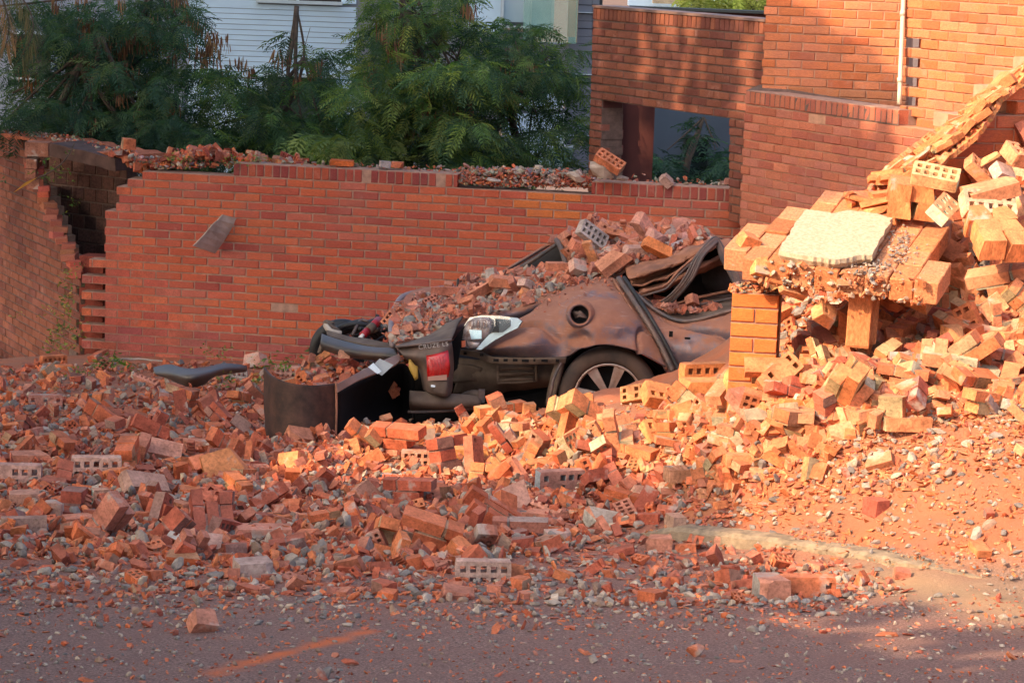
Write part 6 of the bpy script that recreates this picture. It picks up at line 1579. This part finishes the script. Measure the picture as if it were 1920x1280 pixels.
bar('far_pillar', [(940, 512, 18.6), (990, 482, 18.5), (1043, 450, 18.4)], .028, MP, car, 6, 8, (1, .5))
bar('far_pillar', [(946, 517, 18.5), (996, 490, 18.4), (1045, 457, 18.3)], .014, M['seal'], car, 6, 8)
bar('far_pillar', [(1043, 450, 18.3), (1052, 465, 18.2), (1062, 500, 18.1)], .02, M['seal'], car, 6, 8)
bar('far_pillar', [(1050, 449, 18.3), (1064, 468, 18.2), (1070, 500, 18.1)], .016, M['tan'], car, 6, 8)
bar('far_pillar', [(1058, 447, 18.4), (1070, 462, 18.2), (1080, 500, 18.1)], .012, M['seal'], car, 6, 8)
poly_plate('far_window', [(946, 516), (968, 500), (1000, 481), (1042, 456), (1056, 470), (1066, 512), (1020, 522), (960, 524)], 18.62, .01, M['seat'], car, 0, 2)
bar('roof_strip', [(1027, 441, 18.5), (1060, 443, 18.5), (1090, 441, 18.5)], .009, M['tan'], car, 5, 6)
# roof
rf_, GR_ = patch('roof', [
    [(1042, 447, 18.6), (1090, 433, 18.6), (1150, 426, 18.6), (1210, 421, 18.6), (1290, 430, 18.6), (1350, 448, 18.5), (1400, 478, 18.4)],
    [(1062, 470, 18.1), (1110, 455, 18.0), (1165, 448, 18.0), (1225, 444, 18.0), (1300, 444, 18.0), (1352, 462, 17.9), (1400, 490, 17.9)],
    [(1085, 500, 17.6), (1130, 492, 17.5), (1180, 482, 17.4), (1235, 475, 17.4), (1285, 460, 17.4), (1345, 455, 17.2), (1395, 490, 17.2)],
    [(1120, 530, 17.25), (1150, 520, 17.15), (1195, 502, 17.1), (1245, 488, 17.05), (1295, 468, 17.0), (1341, 448, 16.95), (1392, 500, 16.9)]], MP, car, k=9, dent=.035, crease=.03, th=.015, seed=15, keep=True)
patch('roof_far_rail', [[(1090, 430, 18.65), (1200, 420, 18.65), (1300, 428, 18.65), (1400, 470, 18.5)], [(1090, 436, 18.6), (1200, 427, 18.6), (1300, 437, 18.6), (1400, 484, 18.45)]], M['tan'], car, k=7, th=.03, dent=.012)
# folded near rail: layered ribbons
patch('folded_rail', [
    [(1174, 503, 17.15), (1215, 490, 17.1), (1262, 474, 17.05), (1300, 458, 17.0), (1338, 444, 16.95)],
    [(1174, 512, 16.95), (1216, 499, 16.88), (1262, 486, 16.86), (1302, 466, 16.84), (1339, 449, 16.82)],
    [(1180, 524, 16.85), (1220, 512, 16.80), (1266, 497, 16.80), (1306, 476, 16.80), (1340, 455, 16.80)],
    [(1182, 528, 17.0), (1222, 517, 16.98), (1268, 500, 16.96), (1308, 480, 16.92), (1341, 458, 16.9)],
    [(1184, 536, 16.88), (1226, 524, 16.84), (1270, 506, 16.84), (1310, 486, 16.84), (1341, 462, 16.84)]], M['tan'], car, k=8, th=.012, dent=.03, crease=.02, seed=33, sc_n=7)
patch('folded_rail', [
    [(1196, 542, 16.95), (1240, 530, 16.9), (1290, 506, 16.9), (1345, 480, 16.95), (1392, 462, 17.2)],
    [(1204, 548, 16.85), (1246, 538, 16.85), (1294, 512, 16.85), (1347, 487, 16.95), (1394, 470, 17.2)],
    [(1210, 551, 17.0), (1250, 544, 17.0), (1298, 520, 17.0), (1350, 497, 17.1), (1396, 484, 17.3)]], M['tan'], car, k=7, th=.012, dent=.025, crease=.02, seed=35, sc_n=7)
for i, (o_, m) in enumerate([(2, 'tan'), (9, 'seal')]):
    bar('pillar_strip', [(1198, 548 + o_, 16.8), (1225, 540 + o_, 16.75), (1250, 531 + o_, 16.75), (1272, 506 + o_, 16.75), (1305, 478 + o_ * .7, 16.8), (1338, 449 + o_ * .4, 16.8)], .013, M[m], car, 6, 8, (1, .6))
for i, o_ in enumerate((0, 7, 13, 19)):
    bar('door_seal', [(1240 + o_, 566, 16.7), (1262 + o_ * .8, 548, 16.65), (1284 + o_ * .8, 520, 16.6), (1304 + o_ * .7, 482, 16.6), (1326 + o_ * .5, 456 + o_ * .3, 16.65), (1342 + o_ * .2, 446 + o_ * .5, 16.7), (1358 - o_ * .3, 468 + o_ * .7, 16.7), (1376 - o_ * .4, 502 + o_ * .5, 16.7), (1394 - o_ * .5, 545, 16.7)], .014 if i % 2 else .011, M['seal'], car, 7, 8, (1, .7))
patch('door_top', [[(1344, 446, 16.85), (1372, 452, 16.9), (1402, 474, 16.9)], [(1366, 478, 16.8), (1388, 486, 16.8), (1410, 505, 16.8)], [(1390, 530, 16.75), (1402, 540, 16.75), (1415, 545, 16.75)]], MP, car, k=7, th=.012, dent=.02, crease=.02)
# door
patch('door', [
    [(1196, 556, 16.72), (1226, 582, 16.68), (1264, 602, 16.64), (1300, 604, 16.6), (1345, 592, 16.55), (1385, 578, 16.5), (1450, 570, 16.5)],
    [(1206, 580, 16.6), (1236, 604, 16.56), (1270, 622, 16.52), (1305, 626, 16.48), (1348, 618, 16.43), (1388, 606, 16.4), (1450, 600, 16.4)],
    [(1226, 620, 16.52), (1256, 648, 16.48), (1288, 664, 16.44), (1320, 668, 16.4), (1355, 664, 16.38), (1395, 660, 16.35), (1450, 660, 16.35)],
    [(1262, 694, 16.5), (1285, 715, 16.5), (1310, 730, 16.5), (1335, 740, 16.5), (1365, 745, 16.5), (1400, 745, 16.5), (1450, 745, 16.5)]],
    MP, car, k=11, dent=.04, crease=.06, th=.012, seed=24, sc_n=3.4)
bar('door_edge', [(1160, 522, 16.9), (1178, 548, 16.75), (1205, 590, 16.55), (1235, 640, 16.48), (1262, 696, 16.45)], .020, M['seal'], car, 7, 8)
bar('door_edge', [(1170, 520, 16.85), (1192, 552, 16.68), (1218, 592, 16.5), (1246, 640, 16.44), (1276, 700, 16.42)], .013, M['black'], car, 7, 8)
bar('door_edge', [(1150, 524, 16.95), (1163, 545, 16.8), (1190, 590, 16.6), (1220, 640, 16.5), (1250, 692, 16.48)], .010, M['tan'], car, 7, 8)
bar('sill_rim', [(1196, 553, 16.7), (1226, 579, 16.66), (1264, 599, 16.62), (1300, 601, 16.58), (1345, 589, 16.53), (1372, 582, 16.5), (1450, 568, 16.5)], .013, M['seal'], car, 8, 8)
bar('sill_rim', [(1180, 540, 16.8), (1210, 560, 16.9), (1240, 575, 16.95), (1300, 560, 17.0), (1340, 551, 17.0), (1375, 545, 17.0), (1440, 540, 17.0)], .017, M['tan'], car, 8, 8, (1, .6))
bar('sill_rim', [(1300, 572, 16.9), (1340, 566, 16.9), (1375, 558, 16.9), (1440, 552, 16.9)], .013, M['seal'], car, 6, 8, (1, .6))
patch('sill_tray', [[(1196, 556, 16.74), (1264, 602, 16.66), (1345, 592, 16.57), (1450, 572, 16.5)], [(1200, 545, 17.1), (1260, 570, 17.1), (1345, 556, 17.1), (1450, 545, 17.1)]], M['grime'], car, k=6, th=.01, dent=.01)
g = MB(); g.box(P(1258, 626, 16.42), (.012, 0, 0), (0, .01, 0), (0, 0, .018)); g.box(P(1289, 634, 16.4), (.018, 0, 0), (0, .01, 0), (0, 0, .006)); g.build('door_holes', M['void'], car)
# cabin
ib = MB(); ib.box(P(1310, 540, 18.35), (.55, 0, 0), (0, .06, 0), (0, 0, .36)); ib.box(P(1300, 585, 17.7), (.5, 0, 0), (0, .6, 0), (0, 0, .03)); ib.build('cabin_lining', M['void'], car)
def blob(name, px, py, d, dims, mat, parent, e=(0, 0, 0)):
    bm = bmesh.new(); bmesh.ops.create_icosphere(bm, subdivisions=3, radius=1); Rm = Euler(tuple(rad(a) for a in e)).to_matrix(); c = P(px, py, d)
    for v in bm.verts:
        k = 1 / max(abs(v.co.x) ** 3 + abs(v.co.y) ** 3 + abs(v.co.z) ** 3, .01) ** (1 / 3) * .5 + .5
        v.co = c + Rm @ Vector((v.co.x * dims[0] * k, v.co.y * dims[1] * k, v.co.z * dims[2] * k))
    V = [v.co.copy() for v in bm.verts]; bm.verts.index_update(); Fc = [[v.index for v in f.verts] for f in bm.faces]; bm.free()
    return obj(name, mesh(name, V, Fc, mat, None, True), parent)
blob('seat', 1362, 520, 17.6, (.17, .12, .14), M['seat'], car, (0, 10, 0)); blob('seat', 1300, 535, 17.8, (.15, .1, .10), M['seat'], car, (0, 20, 0)); blob('headrest', 1330, 500, 17.9, (.07, .05, .05), M['seat'], car)
# wheel
wc = P(1141, 742, 16.62); wax = Vector((.06, 1, -.03)).normalized(); wx = wax.cross(Vector((0, 0, 1))).normalized(); wz = wx.cross(wax).normalized()
wh = empty('wheel', wc); wh.parent = car; wh.location = wc - car.location
def loc_obj(name, me, wheel):
    o = bpy.data.objects.new(name, me); COL.objects.link(o); o.parent = wheel; o.location = -wc; return o
loc_obj('tyre', ring_mesh('tyre', wc, wx, wz, -wax, [(.222, .05), (.228, .092), (.245, .104), (.285, .105), (.31, .09), (.322, .06), (.325, 0), (.322, -.06), (.30, -.1), (.225, -.09)], M['rubber'], 56), wh)
loc_obj('rim', ring_mesh('rim', wc, wx, wz, -wax, [(.224, .09), (.215, .095), (.208, .075), (.20, .0), (.20, -.08)], M['alloy'], 56), wh)
for k in range(7):
    a = 2 * math.pi * k / 7 + .35; g = []
    for s in (-.09, .09):
        u = wx * math.cos(a + s) + wz * math.sin(a + s); u0 = wx * math.cos(a + s * .5) + wz * math.sin(a + s * .5)
        g.append((wc + u0 * .045 - wax * .055, wc + u * .208 - wax * .075))
    t_ = wx * -math.sin(a) + wz * math.cos(a); mb = MB()
    for p, q in g:
        mb.add([p - t_ * .016, p + t_ * .016, q + t_ * .017, q - t_ * .017, p - t_ * .016 + wax * .03, p + t_ * .016 + wax * .03, q + t_ * .017 + wax * .03, q - t_ * .017 + wax * .03], [(0, 1, 2, 3), (4, 7, 6, 5), (0, 4, 5, 1), (1, 5, 6, 2), (2, 6, 7, 3), (3, 7, 4, 0)])
    loc_obj('spoke', mesh('spoke', mb.v, mb.f, M['alloy']), wh)
loc_obj('hub', ring_mesh('hub', wc, wx, wz, -wax, [(.001, .07), (.03, .07), (.05, .05), (.05, .0)], M['alloy'], 20), wh)
loc_obj('brake', ring_mesh('brake', wc, wx, wz, -wax, [(.001, .0), (.198, .0)], M['void'], 30), wh)
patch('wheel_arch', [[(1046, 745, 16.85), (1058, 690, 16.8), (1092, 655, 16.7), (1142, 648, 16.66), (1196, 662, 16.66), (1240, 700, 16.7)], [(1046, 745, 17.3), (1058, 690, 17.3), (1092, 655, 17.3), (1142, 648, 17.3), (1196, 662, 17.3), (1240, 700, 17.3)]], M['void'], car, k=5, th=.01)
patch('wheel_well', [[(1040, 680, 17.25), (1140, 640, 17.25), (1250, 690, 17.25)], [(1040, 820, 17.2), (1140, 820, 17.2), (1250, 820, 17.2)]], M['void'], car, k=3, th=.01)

# debris lying on the car
cd = Heap()
def litter(G, n, kinds, smin, smax, umin=0, umax=1, vmin=0, vmax=1, lift=.5, reg=None):
    ny, nx = len(G), len(G[0])
    for _ in range(n):
        j = int((vmin + (vmax - vmin) * R_.random()) * (ny - 1)); i = int((umin + (umax - umin) * R_.random()) * (nx - 1)); p = G[j][i].copy()
        if reg:
            q = pix(p)
            if not in_poly(q[0], q[1], reg): continue
        L = R_.choice(kinds); me = R_.choice(L); s = R_.uniform(smin, smax); e = reul(.35); h = me['half']; Rm = e.to_matrix(); up = sum(abs(Rm[2][k]) * h[k] for k in range(3)) * s
        p += Vector((R_.gauss(0, .03), R_.gauss(0, .03), up * lift + .01)); c = R_.choice(CEM if L is A_LUMP else [(.50, .17, .10), (.44, .16, .11), (.52, .22, .15), (.46, .13, .08), (.40, .17, .13), (.56, .20, .11)])
        cd.put(me, p, e, s, c, 1 if L is A_LUMP else 0)
DR = [(730, 655), (738, 592), (768, 563), (850, 547), (905, 520), (950, 516), (1052, 508), (1072, 470), (1160, 520), (960, 590), (870, 605)]
litter(GD_, 330, [A_SOLID, A_SPLIT, A_CHIP, A_CHIP, A_BROKEN], .35, .75, .03, 1, 0, .7, .4, DR)
litter(GD_, 1300, [A_CHIP, A_CHIP, A_LUMP], .35, 1.0, .02, 1, 0, .7, .4, DR)
litter(GD_, 900, [A_CHIP, A_CHIP, A_LUMP], .15, .4, .02, 1, 0, .7, .5, DR)
RR = [(1040, 440), (1180, 415), (1300, 430), (1330, 450), (1250, 482), (1180, 505), (1120, 530), (1060, 510)]
litter(GR_, 190, [A_BROKEN, A_SOLID, A_SPLIT], .45, .85, 0, .75, .1, 1, .7, RR)
litter(GR_, 420, [A_CHIP, A_LUMP, A_CHIP], .3, .9, 0, .8, 0, 1, .5, RR)
tray = [[P(1225 + 130 * i / 12, 590 - abs(i - 6) * 1.2 - 3 * j, 16.75 + .06 * j) for i in range(13)] for j in range(6)]
litter(tray, 46, [A_SOLID, A_BROKEN, A_CHIP], .3, .5, 0, 1, 0, 1, .4); litter(tray, 160, [A_CHIP], .3, .8, 0, 1)
litter(GP, 60, [A_CHIP], .25, .6, .35, .8, 0, .22, .3); litter(GP, 40, [A_CHIP], .15, .4, .1, .8, 0, .35, .2)
cd.build('car_debris', [M['rubble'], M['lump']], 'loose brick fragments heaped on the crushed car boot and roof', 'rubble')
GC = 'bricks lying on the crushed car'
for (px, py, d, me, e, s, c, lb) in [
    (1110, 440, 17.6, A_WHOLE[0], (70, 34, 24), .95, (.42, .36, .33), 'grey cement-coated hollow brick on the car roof edge, holes showing'),
    (1210, 430, 17.5, A_SOLID[3], (66, 50, 30), .95, (.54, .24, .17), 'brick tipped steeply at the top of the pile on the car roof'),
    (1232, 466, 17.1, A_SOLID[0], (-20, 25, 8), 1.0, (.62, .20, .07), 'vivid orange flat brick sliding down the car roof'),
    (1198, 470, 17.2, A_SOLID[3], (8, 0, 10), .85, (.48, .28, .22), 'greyish pink brick lying level in the middle of the car roof'),
    (1150, 490, 17.1, A_SOLID[0], (20, -38, 10), 1.1, (.58, .24, .14), 'long orange brick leaning left on the car roof'),
    (1112, 480, 17.3, A_SPLIT[0], (60, 60, 40), 1.0, (.60, .24, .11), 'grooved orange brick upright on the car roof pile'),
    (1085, 462, 17.5, A_SOLID[1], (10, 20, 20), 1.0, (.56, .19, .11), 'squarish red brick half on the left of the car roof pile'),
    (1232, 444, 17.3, A_SOLID[2], (20, 20, 50), .95, (.52, .27, .22), 'dusky pink brick corner behind the orange flat brick on the roof'),
    (1280, 445, 17.4, A_BROKEN[3], (40, 10, 20), 1.05, (.54, .26, .21), 'broken pink hollow brick at the right of the car roof pile'),
    (1160, 440, 17.8, A_SPLIT[1], (60, 10, 10), 1.1, (.52, .19, .10), 'dark-grooved split brick at the back of the car roof pile'),
    (1305, 468, 17.05, A_SOLID[3], (0, -28, 5), 1.0, (.48, .21, .15), 'dusty brick lying along the crumpled roof rail'),
    (948, 528, 17.5, A_SOLID[3], (6, 4, 6), .92, (.60, .22, .12), 'large orange-topped brick on the car boot'),
    (912, 536, 17.6, A_SPLIT[0], (30, -30, 10), 1.2, (.54, .22, .14), 'slanting grooved brick left of the large one on the boot'),
    (1048, 500, 17.4, A_SOLID[0], (0, 0, 10), .85, (.56, .20, .11), 'small red brick block below the rear pillar'),
    (1083, 500, 17.2, A_SOLID[1], (50, 20, 30), .9, (.60, .34, .26), 'pale pink brick cube at the foot of the roof pile'),
    (835, 545, 18.0, A_SPLIT[0], (5, 0, 10), .85, (.54, .19, .12), 'ribbed red brick at the far rim of the boot'),
    (862, 547, 18.0, A_CHIP[3], (60, 0, 0), 1.0, (.66, .20, .05), 'bright orange chip next to the ribbed brick on the boot'),
    (768, 578, 17.7, A_SOLID[7], (40, -35, 0), .75, (.64, .24, .15), 'flat salmon-coloured brick slice on the boot corner'),
    (797, 632, 16.95, A_SPLIT[2], (70, 0, 0), .85, (.60, .25, .15), 'fluted brick fragment just above the badge lettering'),
    (772, 600, 17.4, A_LUMP_B[1], (40, 0, 20), .6, (.75, .8, .82), 'blue-grey stone flake on the boot left side'),
    (990, 555, 17.2, A_SOLID[2], (30, 20, 20), .8, (.60, .23, .10), 'orange brick chunk above the side panel'),
    (985, 533, 17.35, A_SOLID[1], (-10, 25, 40), .75, (.52, .34, .28), 'pale dusty brick half in the middle of the boot rubble'),
    (1255, 574, 16.8, A_SOLID[2], (50, 40, 20), .75, (.58, .27, .20), 'pink brick corner in the door sill, leftmost there'),
    (1297, 562, 16.85, A_SOLID[4], (60, 20, 50), .85, (.58, .24, .15), 'brick shard standing tallest in the door sill')]:
    o = perch(px, py, d, me, e, s, c, 'loose_brick', 'brick', lb, GC)

# ------------------------------------------------------------------ torn bumper pieces
tb = empty('torn_bumper', P(630, 800, 15.9), 'torn brown bumper panel standing upright in the rubble', 'bumper')
patch('curved_panel', [
    [(496, 688, 15.75), (512, 706, 15.55), (545, 718, 15.45), (590, 722, 15.45), (630, 718, 15.55)],
    [(496, 745, 15.75), (512, 765, 15.55), (545, 775, 15.45), (590, 778, 15.45), (630, 775, 15.55)],
    [(498, 815, 15.75), (512, 825, 15.55), (545, 830, 15.45), (590, 832, 15.45), (629, 830, 15.55)]], M['brown_panel'], tb, k=8, th=.010, dent=.006)
patch('top_sheet', [[(631, 720, 15.55), (665, 702, 15.85), (700, 684, 16.15), (740, 668, 16.45), (748, 664, 16.5)], [(632, 736, 15.52), (668, 716, 15.8), (705, 700, 16.05), (742, 684, 16.3), (750, 672, 16.45)]], mat_plain('dusty_brown_sheet', (.27, .14, .09), .55, spec=.5, col2=(.17, .09, .06), scale=5, bump=.1), tb, k=8, th=.012, dent=.005)
poly_plate('painted_reflection', [(694, 690), (712, 672), (738, 684), (716, 704)], 16.0, .008, mat_plain('reflection_grey', (.35, .36, .37), .3, metal=.8, bump=.03), tb, 0, 2)  # grey metallic plate standing in for a shiny reflection on the sheet
poly_plate('painted_blue_glint', [(690, 688), (700, 680), (716, 696), (708, 701)], 15.95, .006, mat_plain('glint_pale_blue', (.62, .74, .84), .3, metal=.2, bump=.02), tb, 0, 1)  # pale blue plate painting the brightest part of that reflection
patch('inner_wall', [[(632, 736, 15.6), (668, 716, 16.2), (742, 684, 16.9), (765, 690, 17.0), (775, 720, 17.0)], [(632, 785, 15.6), (668, 775, 16.4), (742, 765, 17.1), (765, 765, 17.1), (775, 765, 17.0)], [(632, 835, 15.6), (668, 830, 16.0), (742, 825, 16.6), (765, 820, 16.7), (775, 820, 16.7)]], M['void'], tb, k=5, th=.02)
obj('edge_strip', tube_mesh('edge_strip', crv([(630, 717, 15.53), (631, 775, 15.53), (629, 830, 15.53)], 5), .007, M['tan'], 6), tb)
tr_ = empty('black_trim_strip', P(370, 715, 20.5), 'black curved plastic trim strip lying near the wall foot', 'car part')
patch('strip', [[(288, 690, 20.4), (318, 684, 20.3), (352, 692, 20.1), (385, 690, 20.2), (420, 682, 20.4), (462, 686, 20.6)], [(292, 700, 20.3), (322, 702, 20.1), (355, 708, 19.9), (390, 700, 20.0), (425, 692, 20.3), (462, 692, 20.6)], [(312, 706, 20.3), (335, 718, 20.2), (352, 724, 20.1), (380, 720, 20.1), (405, 704, 20.3), (460, 696, 20.6)]], mat_plain('blue_black_plastic', (.045, .05, .058), .42, spec=.6, col2=(.09, .07, .06), scale=4, bump=.05), tr_, k=7, th=.015, dent=.004)

# ------------------------------------------------------------------ wrecked motorcycle between car and wall
mc = empty('wrecked_motorcycle', P(660, 700, 18.5), 'crumpled black motorcycle wreck against the wall left of the car', 'motorcycle')
wc2 = P(655, 668, 18.6)
def ring_part(name, c, r, t, tilt, mat, a0=0, a1=360, seg=40, parent=mc):
    Rm = Euler(tuple(rad(x) for x in tilt)).to_matrix(); pts = [c + Rm @ Vector((math.cos(rad(a0 + (a1 - a0) * i / seg)) * r, 0, math.sin(rad(a0 + (a1 - a0) * i / seg)) * r)) for i in range(seg + 1)]
    return obj(name, tube_mesh(name, pts, t, mat, 10), parent)
ring_part('tyre', P(640, 655, 18.7), .19, .045, (10, 4, 10), M['black'])
ring_part('rim', P(640, 655, 18.68), .14, .012, (10, 4, 10), M['seal'])
ring_part('fender', P(668, 650, 18.4), .17, .035, (25, 0, 5), M['black'], 20, 165)
ring_part('fender', P(668, 648, 18.35), .20, .02, (30, 0, 5), M['black'], 30, 150)
ring_part('tyre', P(712, 635, 18.6), .13, .035, (20, 0, -20), M['black'])
patch('fairing', [[(604, 628, 18.0), (640, 640, 17.8), (690, 652, 17.6), (742, 655, 17.4)], [(603, 642, 17.9), (640, 655, 17.7), (690, 664, 17.5), (748, 668, 17.3)], [(606, 654, 17.95), (640, 664, 17.8), (690, 672, 17.6), (745, 672, 17.4)]], mat_plain('grey_blue_plastic', (.045, .047, .053), .4, spec=.5, col2=(.085, .06, .05), scale=5, bump=.06), mc, k=7, th=.02, dent=.004)
patch('seat_cover', [[(612, 622, 18.1), (650, 632, 17.95), (700, 640, 17.8), (742, 650, 17.6)], [(614, 632, 18.0), (655, 643, 17.8), (700, 652, 17.65), (742, 657, 17.5)]], M['grime'], mc, k=6, th=.02, dent=.008)
bar('spike', [(607, 640, 17.95), (602, 652, 17.95), (599, 662, 17.95)], .016, M['grime'], mc, 3, 6)
bar('bracket', [(611, 610, 18.2), (620, 621, 18.1), (640, 626, 18.1)], .022, M['wood'], mc, 4, 7)
bar('fork_tube', [(710, 600, 18.2), (699, 612, 18.1)], .030, M['red_paint'], mc, 2, 10); bar('fork_tube', [(689, 620, 18.05), (680, 629, 18.0)], .028, M['red_paint'], mc, 2, 10)
bar('fork_clamp', [(699, 612, 18.1), (690, 620, 18.05)], .034, M['grime'], mc, 2, 10); bar('fork_tip', [(681, 628, 18.0), (675, 634, 17.98)], .016, M['white_plastic'], mc, 2, 8)
for i in range(30):
    a = (R_.uniform(620, 735), R_.uniform(600, 640), R_.uniform(18.2, 18.8)); bar('bent_rod', [a, (a[0] + R_.uniform(-18, 18), a[1] + R_.uniform(-8, 16), a[2]), (a[0] + R_.uniform(-32, 32), a[1] + R_.uniform(0, 26), a[2] - .1)], R_.uniform(.008, .018), M[R_.choice(['black', 'black', 'seal', 'grime'])], mc, 4, 6)
for (a, b) in (((645, 612), (700, 606)), ((640, 690), (720, 672)), ((655, 700), (735, 700))): bar('frame_tube', [(a[0], a[1], 18.5), ((a[0] + b[0]) / 2, (a[1] + b[1]) / 2 - 6, 18.4), (b[0], b[1], 18.3)], .02, M['black'], mc, 4, 8)
bar('handlebar', [(708, 590, 18.4), (706, 602, 18.4), (716, 610, 18.3)], .014, M['black'], mc, 4, 8); blob('engine', 690, 690, 18.4, (.16, .12, .08), M['void'], mc)
bar('exhaust', [(686, 674, 17.9), (705, 682, 17.8), (722, 680, 17.7)], .012, M['seal'], mc, 4, 8)
mh = Heap()
for _ in range(300):
    px, py = R_.uniform(560, 760), R_.uniform(672, 735); L = R_.choice([A_SOLID, A_BROKEN, A_CHIP, A_CHIP, A_LUMP, A_CHIP])
    p = P(px, py, 17.6 - (py - 700) * .02 + R_.uniform(-.2, .2)); mh.put(R_.choice(L), p, reul(.4), R_.uniform(.3, .8), tuple(x * R_.uniform(.85, 1.1) for x in R_.choice(CEM if L is A_LUMP else CLAY)), 1 if L is A_LUMP else 0)
mh.build('wreck_debris', [M['rubble'], M['lump']], 'brick rubble heaped between the motorcycle wreck and the torn bumper', 'rubble')
perch(645, 663, 17.7, A_SOLID[4], (0, 0, 5), .8, (.60, .30, .19), 'loose_brick', 'brick', 'pale brick stub lodged under the black motorcycle fairing', GC)

# ------------------------------------------------------------------ unseen tree, added and shaped to shade the road, wall and car;
# crown edge and gaps are cut to fit the sunlit areas (outline in metres, across the direction of the sun)
def shade_caster_tree():
    ea = Vector((0, 0, 1)).cross(S_DIR).normalized(); eb = S_DIR.cross(ea)
    k = lambda pts: [(-29 + x / 50, -3 + (900 - y) / 50) for x, y in pts]
    crown_outline = k([(-320, 620), (-340, 200), (-250, -60), (200, -80), (480, -60), (568, 60), (562, 240), (590, 280), (602, 312), (642, 334), (700, 347), (724, 372), (738, 405), (768, 445), (835, 434), (882, 440), (905, 432), (970, 496), (965, 538), (945, 530), (903, 482),
                       (885, 490), (885, 535), (925, 566), (915, 577), (880, 588), (850, 603), (812, 606), (822, 630), (850, 655), (868, 668), (892, 664), (910, 634), (962, 615), (1000, 622), (1030, 648), (1120, 652), (1195, 574), (1300, 600), (1300, 880), (1000, 860), (130, 700)])
    dapple = [(k([(470, 322), (630, 322), (630, 372), (470, 380)]), .27), (k([(370, 330), (465, 330), (450, 395), (390, 395)]), .2), (k([(560, 322), (630, 322), (630, 350), (560, 350)]), .2),
              (k([(860, 640), (905, 640), (900, 680), (850, 680)]), .18), (k([(1030, 645), (1160, 645), (1160, 668), (1030, 668)]), .30), (k([(690, 345), (760, 380), (760, 410), (690, 380)]), .3)]
    D = .1; rs = np.random.RandomState(4)
    X, Y = np.meshgrid(np.arange(-36, -2.5, D), np.arange(-3, 17, D)); wob = (fbm(X * 2.5, Y * 2.5, 3, 61) - .5) * .22; wob2 = (fbm(X * 2.5, Y * 2.5, 3, 71) - .5) * .22
    g = np_in_poly(X + wob, Y + wob2, crown_outline)
    gap = fbm(X * 7.5, Y * 2.4, 3, 81); 
    for p, f in dapple:
        inside = np_in_poly(X, Y, p); th = np.quantile(gap[inside], 1 - f) if inside.any() else 1; g &= ~(inside & (gap > th))
    yy, xx = np.nonzero(g); n = len(yy); E = np.array([ea, eb, S_DIR]); V = []; cols = []
    for q in range(2):
        a = X[yy, xx] + rs.normal(0, .012, n); b = Y[yy, xx] + rs.normal(0, .012, n); t = 1.6 + rs.uniform(-.5, .7, n)
        c = np.stack([a, b, t], -1) @ E; ang = rs.uniform(0, 3.14, n); s = rs.uniform(.066, .085, n)
        u = (np.cos(ang)[:, None] * E[0] + np.sin(ang)[:, None] * E[1]) * s[:, None] + E[2] * (rs.normal(0, .02, n))[:, None]
        w = (-np.sin(ang)[:, None] * E[0] + np.cos(ang)[:, None] * E[1]) * s[:, None] + E[2] * (rs.normal(0, .02, n))[:, None]
        V.append(np.stack([c - u * 1.2, c - w, c + u * 1.2, c + w] if q else [c - u, c - w * 1.2, c + u, c + w * 1.2], 1).reshape(-1, 3)); cols.append(np.array(MD + DK)[rs.randint(0, 12, n)])
    V = np.concatenate(V); F_ = np.arange(len(V)).reshape(-1, 4)
    t = empty('shade_caster_tree', (-6.2, 2.0, plane_z(-6.2, 2.0)), 'unseen leafy tree added beside the viewpoint, shaped to shade road, wall and car', 'tree', None, 'thing')
    obj('crown', mesh('crown', V, F_, M['leaf'], np.concatenate(cols)), t)
    for tx, ty, top in ((-6.2, 2.0, 3.0), (-11.5, 9.0, 6.5)):
        p0 = Vector((tx, ty, plane_z(tx, ty) - .1)); obj('trunk', tube_mesh('trunk', [p0, p0 + Vector((.1, 0, top * .5)), p0 + Vector((0, .1, top))], [.22, .17, .12], M['bark'], 10), t)
shade_caster_tree()

# ------------------------------------------------------------------ names for the loose pieces: each label singles out one
def ordinal(i, n):
    w = ['first', 'second', 'third', 'fourth', 'fifth', 'sixth', 'seventh', 'eighth', 'ninth', 'tenth']
    return w[i] if i < len(w) else None
from collections import defaultdict
bylab = defaultdict(list)
for p in pieces: bylab[p[3] + ' ' + (p[4])].append(p)
for lab, ps in bylab.items():
    ps.sort(key=lambda p: p[1])
    for i, p in enumerate(ps):
        o, px, py, desc, place, cat, grp = p
        l = lab
        if len(ps) == 2: l = lab + (', left one' if i == 0 else ', right one')
        elif len(ps) > 2: l = lab + (', leftmost' if i == 0 else ', rightmost' if i == len(ps) - 1 else ', %s from left' % (ordinal(i, len(ps)) or 'farther'))
        if len(l.split()) > 16:
            for a, b in (('lying flat', 'flat'), ('whole ', ''), (' the ', ' '), ('lying ', ''), (' showing', ''), ('of mortared bricks', 'of bricks'), (' from left', ''), ('small ', '')):
                if len(l.split()) > 16: l = l.replace(a, b)
        if len(l.split()) > 16: l = l.replace('pale orange', 'orange').replace('deep red', 'red').replace('bright orange', 'orange').replace('brick red', 'red').replace(', leftmost', ' leftmost').replace('on the sunlit ridge before the door', 'on the ridge before the door').replace('on sunlit ridge before door', 'on ridge before door')
        tag(o, l, cat, grp, 'thing')
